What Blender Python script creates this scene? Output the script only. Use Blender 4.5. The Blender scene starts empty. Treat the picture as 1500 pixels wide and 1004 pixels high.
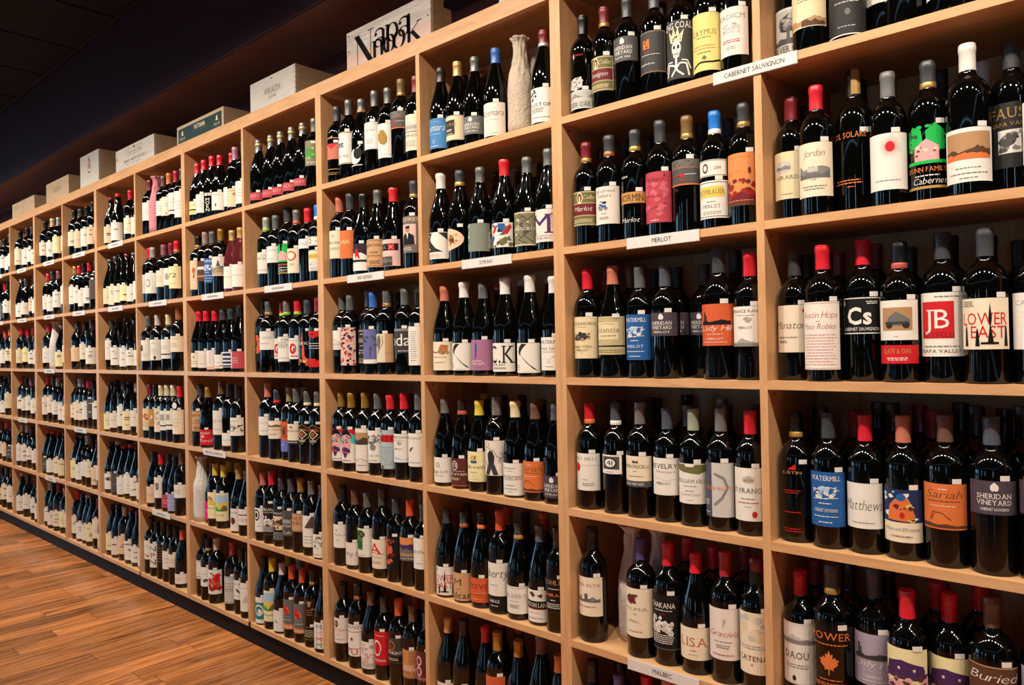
import bpy, math, random
from mathutils import Vector, Matrix
from mathutils.geometry import tessellate_polygon

# ------------------------------------------------------------------ camera, world, light, exposure
scene = bpy.context.scene
COL = scene.collection
FLOOR_Z = 1.19                      # third shelf top is this high above the floor
PITCH, UNIT, PANEL, SHELF = .365, 1.17867, .0185, .0196
OPEN = (UNIT - 3*PANEL)/2
DEPTH = .30
cam_data = bpy.data.cameras.new('camera'); cam = bpy.data.objects.new('camera', cam_data); COL.objects.link(cam)
cam_data.sensor_width = 36; cam_data.lens = 1100/1500*36; cam_data.clip_start = .02
RV, UV, FV = Vector((.73968728, .67270357, -.01823847)), Vector((.0185799, .00667693, .99980508)), Vector((-.67269422, .73988197, .00755993))
M3 = Matrix((RV, UV, -FV)).transposed()
cam.matrix_world = Matrix.Translation((1.31863, -1.65263, .08519+FLOOR_Z)) @ M3.to_4x4()
scene.camera = cam
vs = scene.view_settings
vs.view_transform = 'Standard'; vs.look = 'None'; vs.gamma = 1; vs.use_curve_mapping = False
vs.exposure = .95
world = bpy.data.worlds.new('daylight'); scene.world = world; world.use_nodes = True
wn = world.node_tree.nodes; wl = world.node_tree.links
bgn = wn['Background']
bgn.inputs['Color'].default_value = (.38, .70, 1.0, 1); bgn.inputs['Strength'].default_value = 4.2
LAMP_Y, LAMP_Z, LAMP_W = -.92, 1.60+FLOOR_Z, 40.0
LAMP_COLOR = (1.0, .87, .735)

# ------------------------------------------------------------------ colours and materials
def lin(hx):
    v = [int(hx[i:i+2], 16)/255 for i in (0, 2, 4)]
    return tuple(c/12.92 if c <= .04045 else ((c+.055)/1.055)**2.4 for c in v)
PAL = dict(k='0a0a0a', k2='151413', k3='2a1c14', g2='2c2a29', g3='3d3b3a', g3b='403b38', g4='52504c', g5='6b6965', g5b='6f665e', g6='85827d', g7='a5a19a', g8='c4bfb6',
 w='e6e0d6', w2='e8e1d4', w3='e6d8cb', c='e2cfa6', c2='ead9bd', c3='ecdfa9', c4='d9d2b4', s='b9b8b0', lg='c9c4bd', rd='c81e24', rd2='9c2418', r='d01c2c', r2='a8202c', rx='d4212c', m='7a1c26', mr='6e1f26', mr2='5a2a28',
 ro='b8414e', ro2='c9606a', pr='b94a55', pr2='8f5560', pk='dfa3a0', pk2='e2b9b0', hp='e0247c', pc='d98a4e', pc2='e6c3a0', or_='d9733a', or2='cf5c33', or3='cf5426', cp='b56a3c', cp2='a5613a', cp3='c98a58', br='6a4a3a', br2='7a5a2a', bn='5a3a24', bn2='5c4636', bw='5e3a26',
 tn='b0875e', tn2='c99c70', tp='86807a', tpk='9a8078', ts='b8503e', ts2='c0705a', gd='b08a4c', gd2='c08a48', gt='c7a766', gc='d0a765', gc2='a8802f', gc3='d9cb9a', y='d8c13a', ye='dfc45a', ye2='e0cf7c', ol='6e6a3c', ol2='a07a30', ol3='8a8446', kh='bfae80', kh2='7d7a5c', sg='9aa088', g='6e6f6c',
 gn='18b04a', gn2='4d8a3a', dg='1d5a30', lm='8fc23a', te='2f7a7c', tk='1f3a3c', bl='255c9c', bl2='4480b4', lb='a9c6dd', b='3468b8', bc='1f78d8', nv='22305a', pb='a9bcc0', cy='4ac0c8', p='4a3c78', pu='4a2a58', pu2='33222f', pu3='6a4a66', vi='6a6a9e', vi2='6a72b8', lv='a79aa8', lv2='9a9cc0', mv='a8708e', mv2='b07890', pl='4c414a', sl='4d5058', sl2='4a5260', d='3c3e40', d2='70736e', wt='c9bdb2', wr='d8cfae', gg='7f8474', gdt='c79a4a', wx='e0cfa0', kx='14110f')
PAL['or'] = PAL.pop('or_')
def C(n): return lin(PAL[n])
MATS = {}
def nodes(m):
    m.use_nodes = True
    return m.node_tree.nodes, m.node_tree.links, m.node_tree.nodes['Principled BSDF']
def mottle(m, base, amount, scale, bump=0.0, coord='Object'):
    n, l, b = nodes(m)
    tc = n.new('ShaderNodeTexCoord'); no = n.new('ShaderNodeTexNoise'); no.inputs['Scale'].default_value = scale; no.inputs['Detail'].default_value = 3
    l.new(tc.outputs[coord], no.inputs['Vector'])
    mx = n.new('ShaderNodeMix'); mx.data_type = 'RGBA'
    mx.inputs['A'].default_value = (*[c*(1-amount) for c in base], 1); mx.inputs['B'].default_value = (*[min(1, c*(1+amount)) for c in base], 1)
    l.new(no.outputs['Fac'], mx.inputs['Factor']); l.new(mx.outputs['Result'], b.inputs['Base Color'])
    if bump:
        bp = n.new('ShaderNodeBump'); bp.inputs['Strength'].default_value = bump; bp.inputs['Distance'].default_value = .002
        l.new(no.outputs['Fac'], bp.inputs['Height']); l.new(bp.outputs['Normal'], b.inputs['Normal'])
    return b
def paper(c):
    k = 'paper_'+c
    if k not in MATS:
        m = bpy.data.materials.new(k); b = mottle(m, C(c), .05, 90); b.inputs['Roughness'].default_value = .55; b.inputs['Specular IOR Level'].default_value = .25; MATS[k] = m
    return MATS[k]
def foil(c):
    k = 'foil_'+c
    if k not in MATS:
        m = bpy.data.materials.new(k); b = mottle(m, C(c), .08, 60); b.inputs['Roughness'].default_value = .36
        b.inputs['Specular IOR Level'].default_value = .6
        if c in ('gd', 'gc', 'gc2', 'cp', 'd2', 's', 'tp', 'gt', 'gdt'): b.inputs['Metallic'].default_value = .45
        MATS[k] = m
    return MATS[k]
def simple(name, col, rough=.5, spec=.5, metal=0, am=.06, sc=20, bump=0):
    if name not in MATS:
        m = bpy.data.materials.new(name); b = mottle(m, col, am, sc, bump)
        b.inputs['Roughness'].default_value = rough; b.inputs['Specular IOR Level'].default_value = spec; b.inputs['Metallic'].default_value = metal
        MATS[name] = m
    return MATS[name]
def wood(name, light, dark, scale, rough, spec=.4, ring=6.0, coord='Object', per_obj=0.0, bump=.05):
    m = bpy.data.materials.new(name); n, l, b = nodes(m)
    tc = n.new('ShaderNodeTexCoord'); mp = n.new('ShaderNodeMapping'); mp.inputs['Scale'].default_value = scale
    oi = n.new('ShaderNodeObjectInfo')
    ad = n.new('ShaderNodeVectorMath'); ad.operation = 'ADD'
    ml = n.new('ShaderNodeVectorMath'); ml.operation = 'SCALE'; ml.inputs[0].default_value = (37, 23, 11)
    l.new(oi.outputs['Random'], ml.inputs['Scale'])
    l.new(tc.outputs[coord], ad.inputs[0]); l.new(ml.outputs[0], ad.inputs[1]); l.new(ad.outputs[0], mp.inputs['Vector'])
    no = n.new('ShaderNodeTexNoise'); no.inputs['Scale'].default_value = ring; no.inputs['Detail'].default_value = 6; no.inputs['Roughness'].default_value = .62; no.inputs['Distortion'].default_value = .6
    l.new(mp.outputs['Vector'], no.inputs['Vector'])
    cr = n.new('ShaderNodeValToRGB'); cr.color_ramp.elements[0].position = .30; cr.color_ramp.elements[1].position = .62
    cr.color_ramp.elements[0].color = (*dark, 1); cr.color_ramp.elements[1].color = (*light, 1)
    l.new(no.outputs['Fac'], cr.inputs['Fac'])
    out = cr.outputs['Color']
    if per_obj:
        hs = n.new('ShaderNodeHueSaturation'); mr = n.new('ShaderNodeMapRange'); mr.inputs['To Min'].default_value = 1-per_obj; mr.inputs['To Max'].default_value = 1+per_obj
        l.new(oi.outputs['Random'], mr.inputs['Value']); l.new(mr.outputs['Result'], hs.inputs['Value']); l.new(out, hs.inputs['Color']); out = hs.outputs['Color']
    l.new(out, b.inputs['Base Color']); b.inputs['Roughness'].default_value = rough; b.inputs['Specular IOR Level'].default_value = spec
    if bump:
        bpn = n.new('ShaderNodeBump'); bpn.inputs['Strength'].default_value = bump; bpn.inputs['Distance'].default_value = .002
        l.new(no.outputs['Fac'], bpn.inputs['Height']); l.new(bpn.outputs['Normal'], b.inputs['Normal'])
    MATS[name] = m
    return m
MAPLE_L, MAPLE_D = (.66, .37, .175), (.55, .285, .12)
maple_h = wood('maple_along_shelf', MAPLE_L, MAPLE_D, (1.2, 9, 9), .42)
maple_v = wood('maple_upright', MAPLE_L, MAPLE_D, (9, 9, 1.2), .42)
floor_m = wood('floor_board', (.52, .195, .058), (.11, .032, .010), (13, 1.1, 1), .2, .5, 3.0, per_obj=.38, bump=.12)
crate_m = wood('crate_pine', (.54, .40, .25), (.46, .32, .18), (1.5, 10, 10), .6)
crate_w = wood('crate_pale', (.58, .54, .48), (.51, .47, .41), (1.5, 10, 10), .6)
crate_side = wood('crate_side_pine', (.40, .25, .12), (.28, .16, .07), (8, 1.5, 8), .6)
glass_m = simple('dark_bottle_glass', (.0014, .0016, .0013), .055, .5, am=.3)
glass_r = simple('red_bottle_glass', (.09, .010, .012), .015, .5, am=.3)
black_m = simple('toe_kick_black', (.010, .006, .0045), .6, .1)
hole_m = simple('screw_hole_dark', (.01, .008, .006), .8)
tag_m = simple('price_tag_paper', C('w'), .6, .2)
sign_m = simple('sign_card', (.70, .66, .61), .5, .3)
holder_m = simple('sign_holder_plastic', (.55, .52, .50), .2, .5)
ink_m = simple('ink_black', (.006, .006, .006), .8, .08)
wall_m = simple('wall_maroon', (.06, .008, .009), .7, .3)
soffit_m = simple('soffit_purple', (.042, .012, .019), .6, .25, bump=.1, sc=60)
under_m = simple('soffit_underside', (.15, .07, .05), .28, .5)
ceil_m = simple('ceiling_tile_black', (.014, .010, .008), .85, .2, bump=.5, sc=180)
tbar_m = simple('ceiling_bar_black', (.006, .006, .006), .5)
metal_m = simple('lamp_metal_black', (.02, .02, .02), .4, .5, .6)

# ------------------------------------------------------------------ mesh helpers
class MB:
    def __init__(s): s.v = []; s.f = []; s.m = []; s.smooth = False
    def box(s, x0, x1, y0, y1, z0, z1, mi=0):
        b = len(s.v); s.v += [(x, y, z) for z in (z0, z1) for y in (y0, y1) for x in (x0, x1)]
        for q in ((0, 2, 3, 1), (4, 5, 7, 6), (0, 1, 5, 4), (2, 6, 7, 3), (0, 4, 6, 2), (1, 3, 7, 5)): s.f.append([b+i for i in q]); s.m.append(mi)
        return s
    def lathe(s, prof, seg=24, mi=0, x=0, y=0, z=0, fn=None, sc=1):
        b = len(s.v)
        for j, (r, h) in enumerate(prof):
            for i in range(seg):
                a = 2*math.pi*i/seg; rr = r*sc if not fn else fn(r, a, h)
                s.v.append((x+rr*math.sin(a), y-rr*math.cos(a), z+h*sc))
        for j in range(len(prof)-1):
            for i in range(seg):
                k = (i+1) % seg; s.f.append([b+j*seg+i, b+j*seg+k, b+(j+1)*seg+k, b+(j+1)*seg+i]); s.m.append(mi)
        if prof[0][0] > 1e-5: s.f.append([b+i for i in range(seg)][::-1]); s.m.append(mi)
        if prof[-1][0] > 1e-5: s.f.append([b+(len(prof)-1)*seg+i for i in range(seg)]); s.m.append(mi)
        return s
    def tri(s, a, b, c, mi=0):
        n = len(s.v); s.v += [a, b, c]; s.f.append([n, n+1, n+2]); s.m.append(mi)
    def mesh(s, name, mats, smooth=False):
        me = bpy.data.meshes.new(name); me.from_pydata(s.v, [], s.f)
        for m in mats: me.materials.append(m)
        if len(mats) > 1: me.polygons.foreach_set('material_index', s.m)
        if smooth: me.polygons.foreach_set('use_smooth', [True]*len(me.polygons))
        me.update()
        if smooth and name in ('capsule', 'capsule_band', 'bottle_glass'): me.set_sharp_from_angle(angle=.62)
        return me
PRINTS = ('label_print', 'lettering', 'stamp', 'screw_holes', 'nails', 'finger_joints')   # print and pieces too small to pick apart
def ob(name, me, parent=None, loc=(0, 0, 0)):
    o = bpy.data.objects.new(name, me); COL.objects.link(o); o.location = loc
    if name in PRINTS: o['kind'] = 'stuff'
    if parent is not None: o.parent = parent
    return o
def tag(o, label, cat, group=None):
    o['label'] = label; o['category'] = cat
    if group: o['group'] = group
    return o
def structure(o, label=None):
    o['kind'] = 'structure'
    if label: o['label'] = label
    return o
def boxo(name, dims, mat, parent=None, bevel=0):
    return ob(name, MB().box(*dims).mesh(name, [mat]), parent)

# ------------------------------------------------------------------ lettering
GLY = {}
def build_glyphs(chars):
    for style in ('', 'B', 'L'):
        for ch in chars:
            cu = bpy.data.curves.new('glyph', 'FONT'); cu.body = ch; cu.size = 1; cu.resolution_u = 2; cu.fill_mode = 'FRONT'
            if style == 'B': cu.offset = .03
            if style == 'L': cu.offset = -.013
            o = bpy.data.objects.new('glyph', cu); COL.objects.link(o)
            GLY[(ch, style)] = o
    bpy.context.view_layer.update()
    dg = bpy.context.evaluated_depsgraph_get()
    for k, o in list(GLY.items()):
        ev = o.evaluated_get(dg); me = ev.to_mesh(); me.calc_loop_triangles()
        vs_ = [(v.co.x, v.co.y) for v in me.vertices]
        tr = [tuple(vs_[i] for i in t.vertices) for t in me.loop_triangles]
        ed = set()
        for pl in me.polygons:
            for e_ in pl.edge_keys: ed.add(e_)
        ev.to_mesh_clear()
        xs = [p_[0] for p_ in vs_] or [0, .3]
        x0, x1 = min(xs), max(xs)
        top = max([p_[1] for p_ in vs_] or [0])
        serif = []
        for (i, j) in ed:
            a, b = vs_[i], vs_[j]
            for lv in (0.0, top):
                if abs(a[1]-lv) < .012 and abs(b[1]-lv) < .012 and .03 < abs(a[0]-b[0]) < .2:
                    q0, q1 = min(a[0], b[0])-.07, max(a[0], b[0])+.07
                    y0, y1 = (0, .045) if lv == 0 else (lv-.045, lv)
                    serif += [((q0, y0), (q1, y0), (q1, y1)), ((q0, y0), (q1, y1), (q0, y1))]
        GLY[k] = (tr, x0, x1, serif)
        cu = o.data; bpy.data.objects.remove(o); bpy.data.curves.remove(cu)
def text_tris(s, style=''):
    """triangles of a line of lettering, cap height .7, left edge at 0; returns (tris, width)"""
    x = 0; out = []; bold = 'B' if 'B' in style else 'L' if 'I' in style else ''
    for ch in s:
        if ch == ' ': x += .28; continue
        tr, x0, x1, serif = GLY[(ch, bold)]
        use = tr + (serif if 'S' in style and ch not in '.&,' else [])
        for t_ in use:
            q = []
            for (a, b) in t_:
                xx = a-x0+x
                if 'I' in style: xx += b*.28
                q.append((xx, b))
            out.append(tuple(q))
        x += (x1-x0)+(.13 if 'S' in style else .07)
    return out, max(x-.07, .1)

# ------------------------------------------------------------------ printing on curved labels
def split(t, lim, out):
    xs = (t[0][0], t[1][0], t[2][0])
    if max(xs)-min(xs) <= lim: out.append(t); return
    best, e_ = -1, 0
    for i in range(3):
        d = abs(t[i][0]-t[(i+1) % 3][0])
        if d > best: best, e_ = d, i
    a, b, c = t[e_], t[(e_+1) % 3], t[(e_+2) % 3]; m = ((a[0]+b[0])/2, (a[1]+b[1])/2)
    split((a, m, c), lim, out); split((m, b, c), lim, out)
def poly(pts):
    v = [Vector((x, y, 0)) for x, y in pts]
    return [tuple(pts[i] for i in t) for t in tessellate_polygon([v])]
def art(elems, w, hgt, seed=0):
    """list of (colour, triangles) in metres; x in [-w,w], y in [0,hgt]"""
    out = []
    def U(u): return u*w
    def V(v): return v*hgt
    def rect(x0, x1, y0, y1): return [((x0, y0), (x1, y0), (x1, y1)), ((x0, y0), (x1, y1), (x0, y1))]
    def stroke(pts, wd):
        q = []
        for (a, b) in zip(pts, pts[1:]):
            dx, dy = b[0]-a[0], b[1]-a[1]; L = math.hypot(dx, dy) or 1e-6; nx, ny = -dy/L*wd/2, dx/L*wd/2
            q += [((a[0]+nx, a[1]+ny), (a[0]-nx, a[1]-ny), (b[0]-nx, b[1]-ny)), ((a[0]+nx, a[1]+ny), (b[0]-nx, b[1]-ny), (b[0]+nx, b[1]+ny))]
        return q
    for i, e in enumerate(elems):
        k = e[0]; rnd = random.Random(seed*31+i)
        if k == 't':
            _, s, v, h, fw, c, u, st = e
            tr, tw = text_tris(s, st); sx = fw*2*w/tw; sy = h*hgt/.7
            if len(s) <= 2 and sx > sy*1.5: sx = sy*1.5
            cx = U(u)-tw*sx/2
            out.append((c, [tuple((cx+a*sx, V(v)+b*sy) for a, b in t_) for t_ in tr]))
        elif k == 'r': out.append((e[5], rect(U(e[1]), U(e[2]), V(e[3]), V(e[4]))))
        elif k == 'e':
            pts = [(U(e[1])+U(e[3])*math.cos(a*.3927), V(e[2])+V(e[4])*math.sin(a*.3927)) for a in range(16)]
            out.append((e[5], [(pts[0], pts[j], pts[j+1]) for j in range(1, 15)]))
        elif k == 'p': out.append((e[1], poly([(U(a), V(b)) for a, b in e[2]])))
        elif k == 'l': out.append((e[1], stroke([(U(a), V(b)) for a, b in e[3]], e[2]*hgt)))
        elif k == 'n':
            _, v0, v1, cnt, fw, c, u = e; q = []
            st = (v1-v0)/cnt
            for j in range(cnt):
                y0 = V(v1-(j+1)*st+st*.25); y1 = y0+min(V(st*.5), .0022)
                L = fw*w*(1-.25*rnd.random()); x = U(u)-L
                while x < U(u)+L:
                    d = w*(.06+.14*rnd.random()); q += rect(x, min(x+d, U(u)+L), y0, y1); x += d+w*.035
            out.append((c, q))
        elif k == 'f':
            _, ins, c, wd = e; a = w*(1-ins); b0, b1 = hgt*ins*.8, hgt*(1-ins*.8); d = wd*max(hgt, .05)
            out.append((c, rect(-a, a, b0, b0+d)+rect(-a, a, b1-d, b1)+rect(-a, -a+d, b0, b1)+rect(a-d, a, b0, b1)))
        elif k == 'h':
            _, v0, v1, c, sd, u0, u1 = e; r2 = random.Random(sd); n_ = 16; q = []; hh = [v0+(v1-v0)*(.25+.75*r2.random()) for _ in range(n_+1)]
            for _ in range(1): hh = [(hh[max(0, j-1)]+hh[j]+hh[min(n_, j+1)])/3 for j in range(n_+1)]
            for j in range(n_):
                xa, xb = U(u0+(u1-u0)*j/n_), U(u0+(u1-u0)*(j+1)/n_)
                q += [((xa, V(v0)), (xb, V(v0)), (xb, V(hh[j+1]))), ((xa, V(v0)), (xb, V(hh[j+1])), (xa, V(hh[j])))]
            out.append((c, q))
        elif k == 'z':
            _, sd, u0, u1, v0, v1, cnt, cs, sz = e; r2 = random.Random(sd)
            for c in cs:
                q = []
                for j in range(max(1, cnt//len(cs))):
                    cx, cy = U(u0+(u1-u0)*r2.random()), V(v0+(v1-v0)*r2.random()); R = sz*hgt*(.5+.8*r2.random()); ph = r2.random()*6
                    pts = [(max(-w, min(w, cx+R*(.5+.8*r2.random())*math.cos(ph+a*1.0472))), max(0, min(hgt, cy+R*(.4+.6*r2.random())*math.sin(ph+a*1.0472)))) for a in range(6)]
                    q += [(pts[0], pts[j2], pts[j2+1]) for j2 in range(1, 5)]
                out.append((c, q))
        elif k == 's':
            _, u, v, ru, rv, c, cnt = e; q = []
            for j in range(cnt):
                a = 6.2832*j/cnt; L = .75+.25*rnd.random(); b_ = 6.2832*.28/cnt
                q.append(((U(u)+U(ru)*.3*math.cos(a-b_), V(v)+V(rv)*.3*math.sin(a-b_)), (U(u)+U(ru)*L*math.cos(a), V(v)+V(rv)*L*math.sin(a)), (U(u)+U(ru)*.3*math.cos(a+b_), V(v)+V(rv)*.3*math.sin(a+b_))))
            out.append((c, q))
        elif k == 'm':
            _, u, v, ru, rv, c = e
            half = [(0, 1), (.18, .62), (.38, .74), (.36, .32), (.62, .5), (.7, .3), (1, .28), (.84, .02), (.9, -.1), (.42, -.42), (.5, -.6), (.06, -.5), (.04, -1)]
            pts = half+[(-a, b) for a, b in half[::-1] if a]
            out.append((c, poly([(U(u)+U(ru)*a, V(v)+V(rv)*b) for a, b in pts])))
    return out
def wrap_print(mb, layers, radius, rot, z0, r_off, colmap):
    for i, (c, tris) in enumerate(layers):
        if c not in colmap: colmap[c] = len(colmap)
        rr = radius+r_off+.00009*i; res = []
        for t_ in tris: split(t_, .0042, res)
        for t_ in res:
            pts = [(rr*math.sin(rot+x/radius), -rr*math.cos(rot+x/radius), z0+y) for x, y in t_]
            mb.tri(*pts, mi=colmap[c])
def patch(radius, rot, half, z0, z1, off=.0004):
    mb = MB(); n_ = max(2, int(half*2/.085))
    for i in range(n_+1):
        a = rot-half+2*half*i/n_
        for z in (z0, z1): mb.v.append(((radius+off)*math.sin(a), -(radius+off)*math.cos(a), z))
    for i in range(n_): mb.f.append([2*i, 2*i+2, 2*i+3, 2*i+1]); mb.m.append(0)
    return mb
def flat_print(name, layers, parent, x, y, z, mats=None):
    """print on a flat front (facing -y); x is the centre, z the lower edge"""
    mb = MB(); cm = {}
    for i, (c, tris) in enumerate(layers):
        if c not in cm: cm[c] = len(cm)
        for t_ in tris: mb.tri(*[(x+a, y-.0003-.0001*i, z+b) for a, b in t_], mi=cm[c])
    return ob(name, mb.mesh(name, [paper(c) for c in cm]), parent)

CHARS = sorted(set('ABCDEFGHIJKLMNOPQRSTUVWXYZabcdefghijklmnopqrstuvwxyz0123456789.&'))
build_glyphs(CHARS)

# ------------------------------------------------------------------ the room
X0, X1, YF, YB, ZC = -9.6, 4.6, -6.6, .33, 1.965+FLOOR_Z
SOF = 1.428+FLOOR_Z
structure(boxo('wall_back', (X0, X1, YB, YB+.1, 0, ZC), wall_m), 'dark maroon wall behind and above the shelves')
structure(boxo('wall_right', (X1, X1+.1, YF, YB, 0, ZC), wall_m), 'dark maroon end wall of the shop')
WZ0, WZ1 = .22, 2.0
END = [(-5.9, -4.9), (-3.5, -2.5)]; FRONT = [(-5.2, -4.75), (-2.2, -1.9), (2.4, 2.75)]
def pierced(name, axis, c0, c1, lo, hi, wins, label):
    mb = MB()
    def bx(a, b, z0, z1):
        if axis == 'x': mb.box(c0, c1, a, b, z0, z1)
        else: mb.box(a, b, c0, c1, z0, z1)
    bx(lo, hi, 0, WZ0); bx(lo, hi, WZ1, ZC)
    e_ = [lo]+[v for w_ in wins for v in w_]+[hi]
    for i in range(0, len(e_), 2): bx(e_[i], e_[i+1], WZ0, WZ1)
    structure(ob(name, mb.mesh(name, [wall_m])), label)
pierced('wall_left', 'x', X0-.1, X0, YF, YB, END, 'dark maroon end wall with shopfront windows')
pierced('wall_front', 'y', YF-.1, YF, X0, X1, FRONT, 'dark maroon wall across the shop with narrow windows')
frame_m = simple('window_frame_paint', (.05, .05, .055), .4)
pane_m = bpy.data.materials.new('window_pane'); pn, pl_, pb_ = nodes(pane_m)
pb_.inputs['Transmission Weight'].default_value = 1; pb_.inputs['Roughness'].default_value = 0; pb_.inputs['IOR'].default_value = 1.01; pb_.inputs['Base Color'].default_value = (1, 1, 1, 1)
for i, (ax, a, b) in enumerate([('x', *w_) for w_ in END]+[('y', *w_) for w_ in FRONT]):
    mb = MB(); c_ = X0 if ax == 'x' else YF
    for (y0, y1, z0, z1) in ((a, a+.04, WZ0, WZ1), (b-.04, b, WZ0, WZ1), (a+.04, b-.04, WZ0, WZ0+.05), (a+.04, b-.04, WZ1-.05, WZ1)):
        if ax == 'x': mb.box(c_-.07, c_-.02, y0, y1, z0, z1)
        else: mb.box(y0, y1, c_-.07, c_-.02, z0, z1)
    wo = structure(ob('window_%d_offscreen' % (i+1), mb.mesh('window', [frame_m])), 'shopfront window')
    d_ = (a+.04, b-.04, WZ0+.05, WZ1-.05)
    boxo('pane', (c_-.048, c_-.044, d_[0], d_[1], d_[2], d_[3]) if ax == 'x' else (d_[0], d_[1], c_-.048, c_-.044, d_[2], d_[3]), pane_m, wo)
# floor of boards running towards the shelves
BW, rnd = .112, random.Random(4)
fl = structure(boxo('floor', (X0, X1, YF, YB, -.06, -.012), simple('subfloor', (.05, .02, .01), .8)), 'reddish brown wooden plank floor')
far = MB(); plank_me = {}
nx = int((X1-X0)/BW)
for i in range(nx):
    xa = X0+i*BW; y = YB-.34-rnd.random()*.9; yy = YB
    while yy > YF:
        ye = max(y, YF)
        if yy-ye > .02:
            g = .0010
            if -6.3 < (xa) < -.9 and yy > -1.5:
                L = yy-ye; q = round(L, 2); key = (q,)
                mbp = MB(); b_ = .0002
                mbp.v = [(g, 0, 0), (BW-g, 0, 0), (BW-g, -L+g*2, 0), (g, -L+g*2, 0), (g, 0, .012-b_), (BW-g, 0, .012-b_), (BW-g, -L+g*2, .012-b_), (g, -L+g*2, .012-b_), (g+b_, -b_, .012), (BW-g-b_, -b_, .012), (BW-g-b_, -L+g*2+b_, .012), (g+b_, -L+g*2+b_, .012)]
                mbp.f = [[8, 11, 10, 9]]+[[4+k, 8+k, 8+(k+1) % 4, 4+(k+1) % 4] for k in range(4)]+[[k, 4+k, 4+(k+1) % 4, (k+1) % 4] for k in range(4)]
                mbp.m = [0]*9
                ob('plank', mbp.mesh('plank', [floor_m]), fl, (xa, yy, -.012))
            else: far.box(xa+g, xa+BW-g, ye+g, yy-g, -.012, 0)
        yy = ye; y = yy-(.6+.9*rnd.random())
fo = ob('distant_planks', far.mesh('distant_planks', [floor_m]), fl); fo['kind'] = 'stuff'
# ceiling of square tiles between thin bars
ce = structure(boxo('ceiling', (X0, X1, YF, YB, ZC+.02, ZC+.1), tbar_m), 'black drop ceiling of square tiles')
tile = .62; tx0 = -3.09-.002; far = MB(); tmesh = MB().box(.012, tile-.012, -tile+.012, -.012, 0, .018).mesh('ceiling_tile', [ceil_m])
for i in range(-11, 13):
    for j in range(0, 11):
        xa, yb = tx0+i*tile, -.02-j*tile
        if xa < X0 or xa+tile > X1 or yb-tile < YF: continue
        if -9 < xa < -1.6 and j < 5: ob('ceiling_tile', tmesh, ce, (xa, yb, ZC))
        else: far.box(xa+.012, xa+tile-.012, yb-tile+.012, yb-.012, ZC, ZC+.018)
fo = ob('distant_ceiling_tiles', far.mesh('distant_ceiling_tiles', [ceil_m]), ce); fo['kind'] = 'stuff'
so = structure(boxo('trim_1', (X0, X1, 0, YB, SOF+.012, ZC+.02), soffit_m), 'dark purple soffit above the shelves')
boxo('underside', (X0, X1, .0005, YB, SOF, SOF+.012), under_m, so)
boxo('corner_bead', (X0, X1, -.003, .0005, SOF-.001, SOF+.006), soffit_m, so)

# ------------------------------------------------------------------ shelf units
def shelf_z(row): return FLOOR_Z+(3-row)*PITCH
TOPZ = FLOOR_Z+3*PITCH-SHELF; LIP = FLOOR_Z+1.126; KICK = shelf_z(6)-SHELF
UNIT_LABEL = {1: 'maple shelf unit beyond the cabernet bay', 0: 'maple shelf unit with the MERLOT and MALBEC signs', -1: 'maple shelf unit with the SYRAH and RED BLENDS signs', -2: 'maple shelf unit under the white and the green-fronted crates', -3: 'maple shelf unit under the long stamped crate', -4: 'maple shelf unit under the small square brand-stamped crate', -5: 'maple shelf unit under the last low crate', -6: 'maple shelf unit at the far end, past the last crate'}
sh_me = MB().box(0, OPEN, 0, DEPTH, -SHELF, 0).mesh('shelf', [maple_h])
side_me = MB().box(0, PANEL-.0004, 0, DEPTH, 0, TOPZ-KICK).mesh('side_panel', [maple_v])
def holes(side):
    mb = MB()
    for row in range(1, 7):
        z = shelf_z(row)+PITCH-SHELF-.012-KICK
        if row < 2: continue
        cx = PANEL-.0003 if side > 0 else -.0009
        n0 = len(mb.v)
        for i in range(8): mb.v += [(cx, .035+.0028*math.cos(i*.785), z+.0028*math.sin(i*.785)), (cx+.0012, .035+.0028*math.cos(i*.785), z+.0028*math.sin(i*.785))]
        for i in range(8):
            k = (i+1) % 8; mb.f.append([n0+2*i, n0+2*k, n0+2*k+1, n0+2*i+1]); mb.m.append(0)
        mb.f.append([n0+2*i for i in range(8)]); mb.f.append([n0+2*i+1 for i in range(8)][::-1]); mb.m += [0, 0]
    return mb.mesh('screw_holes', [hole_m])
hole_me = holes(1)
fas_me = MB().box(.0006, UNIT-.0006, 0, .02, TOPZ, LIP).mesh('fascia', [maple_h])
top_me = MB().box(.0006, UNIT-.0006, .02, DEPTH, LIP-SHELF, LIP).mesh('top_panel', [maple_h])
bot_me = MB().box(PANEL, UNIT-PANEL, 0, DEPTH, KICK, shelf_z(6)).mesh('bottom_panel', [maple_h])
kick_me = MB().box(.0012, UNIT-.0012, .012, DEPTH, 0, KICK).mesh('toe_kick', [black_m])
back_me = MB().box(0, UNIT, DEPTH, DEPTH+.008, KICK, LIP).mesh('back_panel', [maple_v])
for u in range(-6, 2):
    r_ = ob('shelf_unit', None, None, (u*UNIT, 0, 0)); tag(r_, UNIT_LABEL[u], 'shelf unit', 'shelf units along the wall')
    for x in (.0002, PANEL+OPEN, UNIT-PANEL+.0002):
        s_ = ob('divider' if x == PANEL+OPEN else 'side_panel', side_me, r_, (x, 0, KICK))
        if u > -4 and x < 1: ob('screw_holes', hole_me, s_)
    for row in range(1, 6):
        for x in (PANEL, 2*PANEL+OPEN): ob('shelf', sh_me, r_, (x, 0, shelf_z(row)))
    ob('fascia', fas_me, r_); ob('top_panel', top_me, r_); ob('bottom_panel', bot_me, r_); ob('toe_kick', kick_me, r_); ob('back_panel', back_me, r_)
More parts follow.
